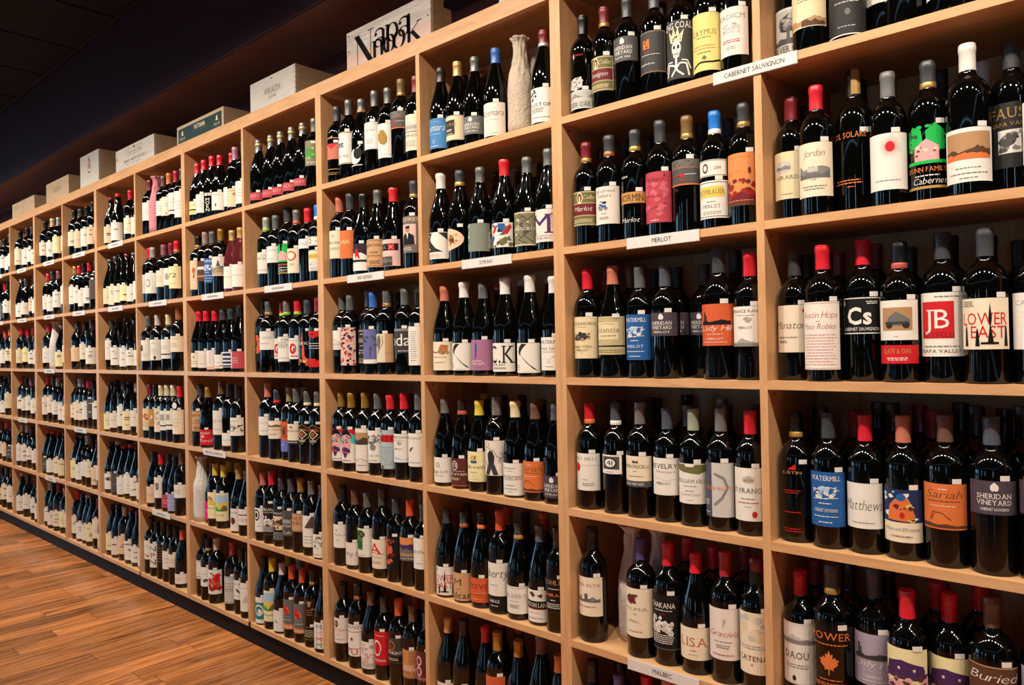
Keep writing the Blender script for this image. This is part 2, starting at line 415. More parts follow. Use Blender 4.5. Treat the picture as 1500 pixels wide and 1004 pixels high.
BAYS = {'C': (0, 1), 'M': (0, 0), 'S': (-1, 1), 'R': (-1, 0), 'W': (-2, 1), 'Y': (-2, 0), 'V': (-3, 1), 'U': (-3, 0), 'T': (-4, 1), 'Q': (-4, 0), 'P': (-5, 1), 'O': (-5, 0), 'N': (-6, 1), 'L': (-6, 0), 'D': (1, 0), 'E': (1, 1)}
def bay_x(c): u, h = BAYS[c]; return u*UNIT+PANEL+h*(OPEN+PANEL)

# ------------------------------------------------------------------ bottles
PROF = {
 'b': [(.0, .012), (.026, .004), (.033, 0), (.0369, .0015), (.0382, .006), (.0382, .19), (.0378, .197), (.0361, .205), (.033, .2135), (.0282, .2215), (.0232, .228), (.0182, .2335), (.0154, .239), (.0144, .2445), (.0141, .262), (.0141, .284), (.0152, .2855), (.0156, .288), (.0156, .293), (.0146, .2955), (.0146, .2995), (.0128, .30)],
 'w': [(.0, .014), (.028, .004), (.0345, 0), (.0400, .0015), (.0412, .006), (.0418, .2), (.0414, .208), (.0397, .217), (.0362, .2265), (.0305, .2355), (.0245, .2415), (.0190, .2465), (.0160, .2525), (.0149, .2585), (.0146, .275), (.0146, .298), (.0158, .2995), (.0163, .302), (.0163, .307), (.0152, .31), (.0152, .3145), (.013, .315)],
 'g': [(.0, .014), (.028, .004), (.0355, 0), (.0394, .0015), (.0408, .006), (.0408, .14), (.0402, .15), (.0386, .163), (.0356, .178), (.0312, .194), (.0266, .209), (.0222, .224), (.0186, .238), (.0161, .251), (.0148, .264), (.0143, .276), (.0142, .284), (.0153, .2855), (.0158, .288), (.0158, .2935), (.0148, .296), (.0148, .2995), (.013, .30)],
}
PROF['rb'] = PROF['g']
HGT = {'b': .30, 'w': .315, 'g': .30, 'rb': .30}
RAD = {'b': .0382, 'w': .0418, 'g': .0408, 'rb': .0408}
GLASS = {k: MB().lathe(PROF[k], 32).mesh('bottle_glass', [glass_r if k == 'rb' else glass_m], True) for k in PROF}
def cap_prof(k, length=.056, wax=False):
    H = HGT[k]; r0 = {'b': .0149, 'w': .0156, 'g': .0152, 'rb': .0152}[k]; low = {'b': .0152, 'w': .0158, 'g': .0166, 'rb': .0166}[k]
    if k in ('g', 'rb'): length = min(length, .049)
    if wax: return [(low*.99, H-length), (r0+.0008, H-length+.012), (r0+.0006, H-.02), (r0+.0014, H-.016), (r0+.0030, H-.010), (r0+.0030, H-.004), (r0+.0012, H+.001), (r0*.6, H+.0025), (.0001, H+.003)]
    return [(low, H-length), (r0, H-length+.014), (r0-.0001, H-.0175), (r0+.0006, H-.0158), (r0+.0010, H-.0125), (r0+.0009, H-.0062), (r0+.0002, H-.0045), (r0+.0003, H-.0008), (r0-.0009, H+.0006), (.0001, H+.0009)]
CAPS = {(k, w_): MB().lathe(cap_prof(k, .05 if w_ else .056, w_), 20).mesh('capsule', [foil('d')], True) for k in PROF for w_ in (0, 1)}
def band_mesh(k):
    H = HGT[k]-(0 if k in 'bw' else -.007); r_ = cap_prof(k)
    return MB().lathe([(r_[0][0]+.0002, H-.0575), (r_[0][0]+.0007, H-.0555), (r_[0][0]*.45+r_[1][0]*.55+.0006, H-.0465), (r_[0][0]*.4+r_[1][0]*.6, H-.0455)], 20).mesh('capsule_band', [foil('gd')], True)
BANDS = {k: band_mesh(k) for k in PROF}
def set_mat(o, m): o.material_slots[0].link = 'OBJECT'; o.material_slots[0].material = m
TAGS = {}
CAPNAME = dict(k='black', d='grey', d2='silver', g='grey', r='red', r2='red', rx='red', m='maroon', gd='gold', gc='gold', gc2='bronze', gc3='cream', w='white', wx='cream', kx='black', k3='dark-brown', br='brown', br2='bronze', b='blue', bc='blue', p='purple', y='yellow', s='silver', sl='slate', tp='taupe', tpk='taupe', ts='salmon', ts2='salmon', cp='copper', cp2='copper', sg='sage', or3='orange', mv2='mauve', nv='navy', wt='white', wr='cream', pr2='rose', tk='dark-green', ol3='olive')
CAPNAME['or'] = 'orange'
SHELFN = ['top', 'second', 'third', 'fourth', 'fifth', 'bottom']
BAYN = {'C': 'cabernet bay', 'M': 'merlot bay', 'S': 'syrah bay', 'R': 'red blends bay', 'W': 'bay under white crate', 'Y': 'bay under green-fronted crate', 'V': 'bay past green-fronted crate', 'Q': 'bay under the branded crate'}
GROUP = 'wine bottles on the shelf wall'
def extra_parts(root, ex, sh, half, rot, seed, cap):
    R = RAD[sh]
    if ex is None: return
    def lab(z0, z1, bg, els, hf=half, name='lower_label', rt=rot):
        me = patch(R, rt, hf, z0, z1).mesh(name, [paper(bg)], True) if bg else None
        par = root
        if me: par = ob(name, me, root)
        if els:
            mb = MB(); cm = {}; wrap_print(mb, art(els, hf*R, z1-z0, seed), R, rt, z0, .0006, cm)
            ob('label_print', mb.mesh('label_print', [paper(c) for c in cm]), par)
    if ex == 'foil': lab(.0, .001, '', []); o = ob('foil_strip', patch(.0152, .55, .55, .247, .298, .0022).mesh('foil_strip', [foil('gd')], True), root)
    elif ex == 'seal': o = ob('neck_seal', patch(.0156, .2, .9, .243, .268, .0018).mesh('neck_seal', [paper('k2')], True), root)
    elif ex == 'tag':
        mb = MB().lathe([(.0001, 0), (.016, 0), (.016, .001), (.0001, .001)], 20); o = ob('neck_tag', mb.mesh('neck_tag', [tag_m]), root); o.location = (.02, -.0385, .2); o.rotation_euler = (math.pi/2, 0, .3)
    elif ex == 'figbr': lab(.12, .19, '', [('p', 'tn', [(-.2, .9), (.2, .9), (.1, .6), (-.1, .6)]), ('l', 'tn', .05, [(.2, .5), (.5, .45)]), ('n', .1, .5, 3, .3, 'tn', 0)])
    elif ex[0] == 'lab2': lab(ex[2], ex[1], ex[3], ex[4])
    elif ex[0] == 'tree': lab(ex[2]-.004, ex[1], '', [('e', -.1, .6, .5, .38, 'g7'), ('z', 3, -.55, .35, .3, .98, 40, ['w', 'g6', 'g8'], .14), ('r', -.16, .04, 0, .4, 'g8')]); lab(.168, .182, '', [('t', 'Life is a Cabernet', .2, .6, .62, 'rd', -.2, 'I')])
    elif ex[0] == 'script': lab(ex[2], ex[1], '', [('t', ex[3], .1, .8, .6, 'w', -.1, 'I')]); lab(.165, .172, '', [('t', '2014', .1, .8, .25, 'w', -.4, '')])
    elif ex[0] == 'neck': lab(ex[2], ex[1], 'w2', [('f', .04, 'g4', .03), ('e', -.35, .5, .2, .3, 'mr'), ('e', -.35, .5, .12, .18, 'w2'), ('t', '2014', .4, .2, .2, 'g5', .4, '')], half*.9, 'upper_label')
    elif ex[0] == 'fig': lab(ex[2], ex[1], '', [('z', 4, -.5, .5, .05, .95, 40, ['g7', 'g6', 'g8'], .08)], .3, 'print', 1.55)
    elif ex[0] == 'lines': lab(max(ex[2], .01), ex[1], '', [('r', -.9, .9, .93, .95, 'gd'), ('p', 'gd', [(-.3, .95), (.1, 1.0), (.1, .95)]), ('r', -.9, .9, .14, .155, 'gd'), ('r', -.9, .9, .05, .06, 'gd'), ('n', .0, .03, 1, .6, 'gd', 0)])
def words(s): return len(s.split())
def bottle(row_data, idx):
    c, row, _, sh, x, y, sc, cap, z0, z1, bg, half, rot, desc, els, ex, behind, _raw = row_data
    rnd = random.Random(idx*7+1)
    root = ob('wine_bottle', None, None, (bay_x(c)+x, y, shelf_z(row)+.0003)); root.scale = (sc,)*3
    if rot is None: rot = {'C': 8, 'M': 8, 'S': 12, 'R': 15, 'W': 23, 'Y': 25, 'V': 26}[c]+rnd.uniform(-6, 6)
    if half == 74: half = 70
    rt, hf = math.radians(rot), math.radians(half)
    ob('bottle_glass', GLASS[sh], root)
    band = None
    if isinstance(cap, (tuple, list)): cap, band = cap
    wax = cap in ('rx', 'wx', 'kx') or (cap == 'w' and sh == 'g')
    k_ = ob('capsule', CAPS[(sh, 1 if wax else 0)], root); set_mat(k_, foil(cap))
    if band and ex != 'foil': b_ = ob('capsule_band', BANDS[sh], k_); set_mat(b_, foil(band)); b_.location.z = .024 if band == 'gt' else 0
    R = RAD[sh]; cn = CAPNAME.get(cap, 'dark')
    if z1 > 0 and not (behind and not els):
        if bg:
            lo = ob('label', patch(R, rt, hf, z0, z1).mesh('label', [paper(bg)], True), root)
        else: lo = root
        if els:
            mb = MB(); cm = {}; wrap_print(mb, art(els, hf*R, z1-z0, idx), R, rt, z0, .0006, cm)
            ob('label_print', mb.mesh('label_print', [paper(q) for q in cm]), lo)
    extra_parts(root, ex, sh, hf, rt, idx, cap)
    if not behind:
        zt = min(z1+.0008, {'b': .188, 'w': .2, 'g': .16, 'rb': .16}[sh]); o_ = .0004 if zt >= z1 else .0022
        ta = math.radians(rnd.uniform(36, 52)+{'W': 6, 'Y': 8, 'V': 10}.get(c, 0)); key = (sh, round(o_, 4))
        if key not in TAGS: TAGS[key] = patch(R, 0, .0093/R, 0, .0105, o_).mesh('price_tag', [tag_m], True)
        tg = ob('price_tag', TAGS[key], root); tg.location = (0, 0, zt); tg.rotation_euler = (0, 0, ta)
    bay = BAYN[c]
    if behind and not els: lb = f'{cn}-capped wine bottle standing behind the front row, {SHELFN[row-1]} shelf, {bay}'
    elif desc.startswith('black bottle') or desc.startswith('dark bottle') or desc.startswith('tall dark bottle'): lb = f'{cn}-capped {desc}, {SHELFN[row-1]} shelf, {bay}'
    else: lb = f'{cn}-capped bottle, {desc}, {SHELFN[row-1]} shelf, {bay}'
    if words(lb) > 16: print('LONG LABEL', words(lb), lb)
    tag(root, lb, 'wine bottle', GROUP)
WRAPM = {}
def wrapped(row_data, idx):
    c, row, _, kind, x, y, H, desc = row_data
    seed = idx; rnd = random.Random(seed)
    colr = {'kraft': (.52, .42, .31), 'tissue': (.74, .64, .58), 'white': (.66, .62, .57), 'pink': (.62, .22, .26)}[kind]
    prof = [(.030, 0), (.039, .002)]+[(.0395, z) for z in (.03, .06, .09, .12, .145)]+[(.0385, .16), (.036, .175), (.032, .19), (.028, .205), (.0245, .22), (.0222, .235), (.0205, .25), (.0195, .265), (.0198, .278), (.0188, .285)]
    fl_ = [(.023, .292), (.027, .297), (.028, .301), (.022, .303), (.010, .302), (.0005, .3)] if kind != 'tissue' else [(.017, .288), (.022, .296), (.029, .303), (.034, .309), (.030, .311), (.012, .306), (.0005, .304)]
    prof += fl_; k = H/.305; p1, p2 = rnd.random()*6, rnd.random()*6
    def fn(r, a, h):
        t_ = min(1, max(0, (h-.14)/.1)); w_ = .012+.085*t_
        return max(.0004, min(r*(1+w_*math.sin(6*a+h*70+p1)+w_*.6*math.sin(11*a-h*55+p2)+.008*math.sin(37*a+h*400)), .0405))
    mb = MB(); mb.lathe(prof, 56, fn=fn)
    mb.v = [(a, b, cz*k) for a, b, cz in mb.v]
    if kind not in WRAPM:
        m = bpy.data.materials.new('wrap_'+kind); n, l, b = nodes(m); b.inputs['Base Color'].default_value = (*colr, 1); b.inputs['Roughness'].default_value = .7
        tc = n.new('ShaderNodeTexCoord'); vo = n.new('ShaderNodeTexVoronoi'); vo.inputs['Scale'].default_value = 240; cr = n.new('ShaderNodeValToRGB')
        cr.color_ramp.elements[0].position = .15; cr.color_ramp.elements[1].position = .3
        f_ = .72 if kind == 'kraft' else .93
        cr.color_ramp.elements[0].color = (*[q*f_ for q in colr], 1); cr.color_ramp.elements[1].color = (*colr, 1)
        l.new(tc.outputs['Object'], vo.inputs['Vector']); l.new(vo.outputs['Distance'], cr.inputs['Fac']); l.new(cr.outputs['Color'], b.inputs['Base Color']); WRAPM[kind] = m
        no = n.new('ShaderNodeTexNoise'); no.inputs['Scale'].default_value = 38; no.inputs['Detail'].default_value = 4; no.inputs['Distortion'].default_value = 2.2; bm_ = n.new('ShaderNodeBump'); bm_.inputs['Strength'].default_value = .7; bm_.inputs['Distance'].default_value = .006
        l.new(tc.outputs['Object'], no.inputs['Vector']); l.new(no.outputs['Fac'], bm_.inputs['Height']); l.new(bm_.outputs['Normal'], b.inputs['Normal'])
    o = ob('wrapped_bottle', mb.mesh('wrapped_bottle', [WRAPM[kind]], True), None, (bay_x(c)+x, y, shelf_z(row)+.0003))
    tag(o, f'{desc}, {SHELFN[row-1]} shelf, {BAYN[c]}', 'wrapped bottle', 'paper-wrapped bottles')

DATA = [
('C', 1, 'b', 'b', 0.0402, 0.0913, 1, 'k', 0.0106, 0.1257, 's', 74, None, 'silver arched label with grey oak tree drawing', [('f', 0.03, 'w', 0.02), ('e', 0, 0.68, 0.5, 0.17, 'g4'), ('z', 3, -0.5, 0.5, 0.55, 0.85, 30, ['g3', 'g6', 'g7'], 0.07), ('r', -0.06, 0.08, 0.34, 0.6, 'g4'), ('h', 0.28, 0.44, 'g4', 2, -1, 1), ('t', 'SILVER OAK', 0.12, 0.12, 0.85, 'g3', 0, 'S')], None, 0, 1),
('C', 1, 'b', 'b', 0.0991, 0.0407, 1, 'd', 0.047, 0.1402, 'c', 74, None, 'cream label with brown mountain sketch at bottom', [('h', 0.04, 0.3, 'tn', 3, -1, 1), ('h', 0.02, 0.2, 'bn', 5, -0.2, 0.9), ('n', 0.6, 0.8, 3, 0.5, 'g6', 0)], None, 0, 1),
('C', 1, 'b', 'b', 0.1764, 0.0468, 1, 'd', 0.008, 0.1258, 'g2', 74, None, 'dark grey label with silver script and white hem', [('r', -1, 1, 0.0, 0.02, 'w'), ('t', 'Roth', 0.72, 0.16, 0.6, 'w', -0.1, 'I'), ('n', 0.58, 0.62, 1, 0.6, 'g8', 0), ('e', 0.05, 0.42, 0.12, 0.06, 'g5'), ('n', 0.14, 0.18, 1, 0.4, 'g7', 0)], None, 0, 1),
('C', 1, 'b', 'b', 0.2372, 0.0951, 1, 'd', 0.0748, 0.16, 'w', 74, None, 'white label with arched lower edge', [], None, 0, 1),
('C', 1, 'b', 'b', 0.2925, 0.0407, 1, 'k', 0.0564, 0.1204, 'w', 74, None, 'white label above dark base beside arched label', [], None, 0, 1),
('C', 1, 'b', 'b', 0.3314, 0.108, 1, 'd', 0.0615, 0.1358, 'g7', 74, None, 'grey label high above dark base', [], None, 0, 1),
('C', 1, 'b', 'b', 0.3701, 0.0407, 1, 'k', 0.0307, 0.1057, 'w', 74, None, 'tall dark bottle near right upright', [], None, 0, 1),
('C', 1, 'b', 'b', 0.442, 0.0698, 1, 'k', 0.0297, 0.1034, 'c', 74, None, 'dark bottle against right upright', [], None, 0, 1),
('C', 2, 'b', 'b', 0.0385, 0.0695, 0.954, 'm', 0.0502, 0.1632, 'c', 74, None, 'cream label with faint grey oval landscape', [('e', -0.2, 0.68, 0.45, 0.14, 'g8'), ('h', 0.62, 0.74, 'g6', 3, -0.6, 0.2), ('t', 'GIRARD', 0.42, 0.08, 0.6, 'g5', 0, 'S'), ('n', 0.08, 0.14, 1, 0.3, 'g6', 0)], None, 0, 0.954),
('C', 2, 'b', 'b', 0.1067, 0.0399, 0.963, 'r', 0.0403, 0.1631, 'c2', 74, None, 'cream label with grey script over hillside sketch', [('t', 'Jordan', 0.74, 0.13, 0.5, 'g4', 0, 'I'), ('h', 0.4, 0.62, 'g6', 6, -0.8, 0.8), ('h', 0.34, 0.48, 'g5', 2, -0.8, 0.8), ('r', -0.3, 0.2, 0.46, 0.54, 'g8'), ('n', 0.3, 0.33, 1, 0.15, 'g6', 0), ('n', 0.12, 0.22, 2, 0.6, 'g6', 0)], None, 0, 0.963),
('C', 2, 'b', 'b', 0.1763, 0.0752, 1.049, ('k', 'gd'), 0.0453, 0.1611, '', 74, None, 'black bottle printed with gold lettering', [('t', 'COL SOLARE', 0.93, 0.1, 0.8, 'or', -0.15, 'S'), ('n', 0.1, 0.2, 2, 0.7, 'or', -0.2), ('n', 0.04, 0.07, 1, 0.2, 'or', 0)], 'foil', 0, 1.049),
('C', 2, 'b', 'b', 0.2508, 0.0535, 0.95, 'g', 0.035, 0.1579, 'w', 74, None, 'white label with red starburst', [('s', 0.1, 0.76, 0.62, 0.27, 'rd', 34), ('e', 0.1, 0.76, 0.2, 0.09, 'rd'), ('n', 0.14, 0.2, 1, 0.6, 'g6', 0)], None, 0, 0.945),
('C', 2, 'b', 'b', 0.3243, 0.0661, 0.972, ('d', 'gd'), 0.0243, 0.1599, '', 74, None, 'black bottle printed with green trees and pink house', [('r', -1, 1, 0.02, 0.06, 'gd'), ('p', 'gn', [(-0.9, 0.62), (-0.95, 0.85), (-0.6, 1.0), (-0.2, 0.92), (-0.12, 0.7), (-0.3, 0.58)]), ('p', 'gn', [(0.0, 0.64), (-0.02, 0.9), (0.35, 1.02), (0.75, 0.9), (0.8, 0.68), (0.5, 0.58)]), ('z', 6, -0.9, 0.8, 0.6, 1.0, 26, ['gn', 'dg', 'gn'], 0.05), ('r', -0.6, -0.52, 0.5, 0.66, 'bn'), ('r', 0.35, 0.43, 0.5, 0.66, 'bn'), ('p', 'pk', [(-0.5, 0.44), (-0.5, 0.66), (0, 0.78), (0.5, 0.66), (0.5, 0.44)]), ('z', 8, -0.4, 0.4, 0.48, 0.66, 10, ['bn', 'c'], 0.03), ('r', -0.9, 0.85, 0.4, 0.45, 'gn'), ('t', 'DUNN FAMILY', 0.28, 0.07, 0.85, 'or', 0, 'S'), ('n', 0.2, 0.24, 1, 0.5, 'w', 0), ('t', 'Cabernet', 0.09, 0.1, 0.7, 'w', 0.1, 'I')], None, 0, 0.972),
('C', 2, 'b', 'w', 0.3994, 0.0447, 0.95, 'w', 0.025, 0.1348, 'w', 74, None, 'white label with brown field photograph', [('r', -0.88, 0.88, 0.42, 0.92, 'tn'), ('h', 0.42, 0.72, 'bn', 3, -0.88, 0.88), ('h', 0.42, 0.6, 'or', 8, -0.88, 0.88), ('n', 0.24, 0.28, 1, 0.5, 'g6', 0), ('n', 0.14, 0.18, 1, 0.85, 'g6', 0), ('n', 0.06, 0.09, 1, 0.4, 'g6', 0)], None, 0, 0.914),
('C', 2, 'b', 'w', 0.4651, 0.0913, 0.95, 'd', 0.0507, 0.1825, 'g2', 74, None, 'dark grey label with gold lettering and silver picture', [('t', 'FAUST', 0.76, 0.16, 0.8, 'gd', 0, 'S'), ('t', 'NAPA VALLEY', 0.64, 0.06, 0.8, 'gd', 0, 'S'), ('r', -0.5, 0.6, 0.22, 0.58, 'w'), ('z', 11, -0.45, 0.55, 0.26, 0.55, 22, ['g3', 'g6', 'g4'], 0.07)], None, 0, 0.913),
('C', 2, 'b', 'b', 0.5228, 0.0393, 0.963, 'd', 0.0438, 0.1627, 'w', 74, None, 'white label against right upright', [('n', 0.5, 0.7, 3, 0.6, 'g6', 0)], None, 0, 0.963),
('C', 2, 'b', 'b', 0.1605, 0.1641, 1.055, 'k', 0, 0, 'c', 74, None, '', [], None, 1, 1.055),
('C', 2, 'b', 'b', 0.2317, 0.1307, 0.971, 'gd', 0, 0, 'c', 74, None, '', [], None, 1, 0.971),
('C', 2, 'b', 'b', 0.3306, 0.1414, 0.974, 'k', 0, 0, 'c', 74, None, '', [], None, 1, 0.974),
('C', 2, 'b', 'b', 0.4055, 0.1408, 0.956, 'w', 0, 0, 'c', 74, None, '', [], None, 1, 0.956),
('C', 2, 'b', 'b', 0.0384, 0.1685, 0.954, 'k', 0, 0, 'c', 74, None, '', [], None, 1, 0.954),
('C', 2, 'b', 'b', 0.0954, 0.1205, 0.966, 'm', 0, 0, 'c', 74, None, '', [], None, 1, 0.966),
('C', 3, 'b', 'b', 0.0394, 0.0694, 0.98, 'd', 0.0652, 0.1742, 'c2', 74, None, 'cream label with black script and small red sun', [('t', 'Manatoro', 0.5, 0.16, 0.92, 'k', -0.05, 'I'), ('e', 0.58, 0.88, 0.07, 0.045, 'rd'), ('s', 0.58, 0.88, 0.15, 0.09, 'or', 12), ('t', 'CABERNET SAUVIGNON', 0.3, 0.035, 0.55, 'k', -0.3, ''), ('n', 0.2, 0.26, 2, 0.3, 'g4', -0.5), ('e', -0.75, 0.12, 0.03, 0.02, 'rd')], None, 0, 0.98),
('C', 3, 'b', 'w', 0.1129, 0.0422, 0.95, 'r', 0.0272, 0.1828, 'w2', 74, None, 'large off-white label with red script lines', [('t', 'Austin Hope', 0.76, 0.1, 0.85, 'pr', 0, 'I'), ('n', 0.7, 0.72, 1, 0.1, 'pr', 0), ('t', 'Paso Robles', 0.6, 0.08, 0.75, 'pr', 0, 'I'), ('n', 0.06, 0.54, 11, 0.8, 'pk', 0), ('f', 0.02, 'pk', 0.006)], None, 0, 0.939),
('C', 3, 'b', 'w', 0.189, 0.0713, 0.971, 'r', 0.1039, 0.1859, 'k2', 64, None, 'square black label with big white two-letter symbol', [('f', 0.02, 'w', 0.025), ('t', 'Cs', 0.28, 0.44, 0.56, 'w', -0.05, 'B'), ('n', 0.8, 0.9, 2, 0.3, 'w', 0.55), ('r', -0.9, -0.8, 0.78, 0.9, 'w'), ('t', 'CABERNET SAUVIGNON', 0.1, 0.09, 0.85, 'w', 0, '')], None, 0, 0.971),
('C', 3, 'b', 'b', 0.266, 0.0537, 0.973, ('k', 'ts'), 0.0895, 0.1737, 'w2', 74, None, 'white label with sepia truck photo over red strip', [('r', -0.68, 0.68, 0.24, 0.82, 'tn'), ('p', 'g5', [(-0.3, 0.6), (0, 0.72), (0.3, 0.62), (0.6, 0.5), (0.5, 0.36), (-0.5, 0.36)]), ('e', -0.3, 0.38, 0.16, 0.09, 'g2'), ('e', 0.4, 0.38, 0.16, 0.09, 'g2'), ('r', -0.5, 0.5, 0.4, 0.46, 'g3'), ('n', 0.08, 0.1, 1, 0.1, 'g6', 0)], ('lab2', 0.0787, 0.0399, 'rd', [('t', 'SLATE & OAK', 0.55, 0.26, 0.62, 'gd', 0, ''), ('n', 0.15, 0.35, 2, 0.5, 'w', 0)]), 0, 0.973),
('C', 3, 'b', 'w', 0.3433, 0.0682, 0.963, 'd', 0.0549, 0.1876, 'w2', 74, None, 'tall white label with red square and white initials', [('r', -0.8, 0.5, 0.28, 0.86, 'rd'), ('t', 'JB', 0.44, 0.3, 0.5, 'w', -0.12, 'S'), ('t', 'NEYFELD', 0.3, 0.08, 0.62, 'mr', -0.1, 'S'), ('n', 0.92, 0.95, 1, 0.5, 'g5', 0.3), ('t', 'NAPA VALLEY', 0.06, 0.05, 0.8, 'g4', 0, 'S'), ('n', 0.14, 0.18, 1, 0.7, 'g6', 0)], None, 0, 0.963),
('C', 3, 'b', 'w', 0.4215, 0.0464, 0.95, 'd', 0.0699, 0.1725, 'c2', 74, None, 'cream label with red lettering and black spires', [('t', 'LOWER', 0.48, 0.24, 0.86, 'rd', 0, ''), ('t', 'EAST', 0.22, 0.24, 0.62, 'rd', 0.15, ''), ('p', 'k', [(0.12, 0.1), (0.2, 0.45), (0.16, 0.6), (0.22, 0.92), (0.28, 0.6), (0.24, 0.45), (0.34, 0.1)]), ('p', 'k', [(-0.75, 0.06), (-0.72, 0.4), (-0.68, 0.5), (-0.64, 0.4), (-0.6, 0.06)]), ('p', 'k', [(-0.3, 0.06), (-0.26, 0.35), (-0.22, 0.42), (-0.18, 0.35), (-0.14, 0.06)]), ('p', 'k', [(0.72, 0.06), (0.76, 0.4), (0.8, 0.48), (0.84, 0.4), (0.88, 0.06)]), ('r', -0.1, 0.5, 0.1, 0.14, 'k'), ('n', 0.84, 0.96, 3, 0.3, 'g6', -0.6)], None, 0, 0.93),
('C', 3, 'b', 'w', 0.5005, 0.0622, 0.95, 'r', 0.0687, 0.1802, 'w', 74, None, 'white label with grey capitals', [('t', 'CARBERRY', 0.78, 0.09, 0.8, 'g7', 0, ''), ('n', 0.64, 0.68, 1, 0.5, 'g6', 0), ('l', 'g8', 0.01, [(-0.4, 0.2), (0.3, 0.4)])], None, 0, 0.94),
('C', 3, 'b', 'b', 0.0393, 0.1453, 0.976, 'k', 0, 0, 'c', 74, None, '', [], None, 1, 0.976),
('C', 3, 'b', 'b', 0.1145, 0.1386, 0.971, 'm', 0, 0, 'c', 74, None, '', [], None, 1, 0.971),
('C', 3, 'b', 'b', 0.1905, 0.1518, 1.015, 'm', 0, 0, 'c', 74, None, '', [], None, 1, 1.015),
('C', 3, 'b', 'b', 0.3412, 0.1485, 1.015, 'k', 0, 0, 'c', 74, None, '', [], None, 1, 1.015),
('C', 3, 'b', 'b', 0.4148, 0.1244, 0.979, 'k', 0, 0, 'c', 74, None, '', [], None, 1, 0.979),
('C', 3, 'b', 'b', 0.2656, 0.1378, 0.954, 'k', 0, 0, 'c', 74, None, '', [], None, 1, 0.954),
('C', 3, 'b', 'b', 0.4575, 0.186, 0.951, 'k', 0, 0, 'c', 74, None, '', [], None, 1, 0.951),
('C', 4, 'b', 'b', 0.0391, 0.0603, 0.971, ('k', 'gdt'), 0.0187, 0.1818, '', 74, None, 'black bottle printed with red sail and red lines', [('p', 'rd', [(-0.3, 0.92), (0.12, 1.0), (0.14, 0.92)]), ('t', 'JUSTIN', 0.86, 0.04, 0.5, 'gd', -0.1, ''), ('n', 0.58, 0.64, 2, 0.45, 'rd', -0.1), ('n', 0.3, 0.34, 1, 0.45, 'rd', -0.1), ('n', 0.03, 0.1, 2, 0.5, 'rd', -0.1)], None, 0, 0.971),
('C', 4, 'b', 'b', 0.1142, 0.0517, 0.978, 'd', 0.0497, 0.1709, 'bl', 74, None, 'blue label with white mill sketch', [('t', 'WATERMILL', 0.84, 0.09, 0.74, 'w', 0, 'S'), ('z', 7, -0.6, 0.6, 0.5, 0.72, 26, ['w', 'lb'], 0.045), ('l', 'w', 0.012, [(-0.65, 0.62), (-0.2, 0.72), (0.3, 0.72), (0.65, 0.66)]), ('l', 'w', 0.012, [(-0.6, 0.5), (0.6, 0.53)]), ('n', 0.4, 0.46, 1, 0.3, 'w', 0), ('t', 'CABERNET SAUVIGNON', 0.27, 0.06, 0.55, 'w', 0, 'S'), ('n', 0.17, 0.2, 1, 0.6, 'w', 0), ('n', 0.06, 0.1, 1, 0.4, 'w', 0)], None, 0, 0.978),
('C', 4, 'b', 'b', 0.1897, 0.0567, 0.971, 'r', 0.056, 0.1543, 'w2', 74, None, 'white label with large grey script name', [('t', 'Matthews', 0.4, 0.24, 0.92, 'g4', 0, 'I'), ('n', 0.1, 0.16, 1, 0.6, 'g6', 0)], None, 0, 0.971),
('C', 4, 'b', 'b', 0.2654, 0.0566, 0.979, 'ts2', 0.038, 0.1477, 'c2', 74, None, 'label of orange figure on blue above cream', [('r', -1, 1, 0.38, 1, 'nv'), ('z', 14, -1, 1, 0.4, 0.98, 30, ['w', 'lb', 'nv'], 0.06), ('p', 'or', [(-0.6, 0.42), (-0.5, 0.7), (-0.1, 0.88), (0.3, 0.85), (0.4, 0.7), (0.6, 0.5), (0.3, 0.4)]), ('z', 15, -0.5, 0.5, 0.42, 0.7, 14, ['ye', 'mr', 'or'], 0.07), ('e', 0.0, 0.86, 0.2, 0.07, 'bl'), ('e', 0.05, 0.52, 0.1, 0.06, 'rd'), ('t', 'Altered Dreams', 0.22, 0.07, 0.8, 'g5', 0, 'I'), ('n', 0.1, 0.14, 1, 0.5, 'g6', 0)], None, 0, 0.979),
('C', 4, 'b', 'w', 0.3437, 0.0552, 0.95, 'br', 0.0798, 0.1744, 'or', 74, None, 'orange label with thin brown script', [('t', 'Sariah', 0.68, 0.18, 0.7, 'bn', 0, 'I'), ('n', 0.6, 0.64, 1, 0.75, 'bn', 0), ('n', 0.5, 0.53, 1, 0.5, 'w', 0), ('n', 0.86, 0.9, 1, 0.2, 'w', 0), ('h', 0.04, 0.14, 'bn', 5, -1, 1), ('l', 'bn', 0.012, [(-0.5, 0.2), (-0.4, 0.38), (0.0, 0.36), (0.1, 0.3), (0.3, 0.22)]), ('l', 'bn', 0.01, [(-0.45, 0.2), (-0.3, 0.36)])], None, 0, 0.938),
('C', 4, 'b', 'w', 0.4243, 0.0526, 0.95, 'sl', 0.1226, 0.1899, 'pl', 74, None, 'dark plum label with white crown mark', [('e', -0.05, 0.8, 0.09, 0.1, 'w'), ('e', 0.06, 0.8, 0.09, 0.1, 'w'), ('p', 'w', [(-0.14, 0.86), (0, 0.97), (0.14, 0.86)]), ('t', 'SHERIDAN', 0.48, 0.15, 0.62, 'w', 0, 'S'), ('t', 'VINEYARD', 0.29, 0.15, 0.62, 'w', 0, 'S'), ('t', 'CABERNET SAUVIGNON', 0.12, 0.09, 0.5, 'w', 0, '')], None, 0, 0.939),
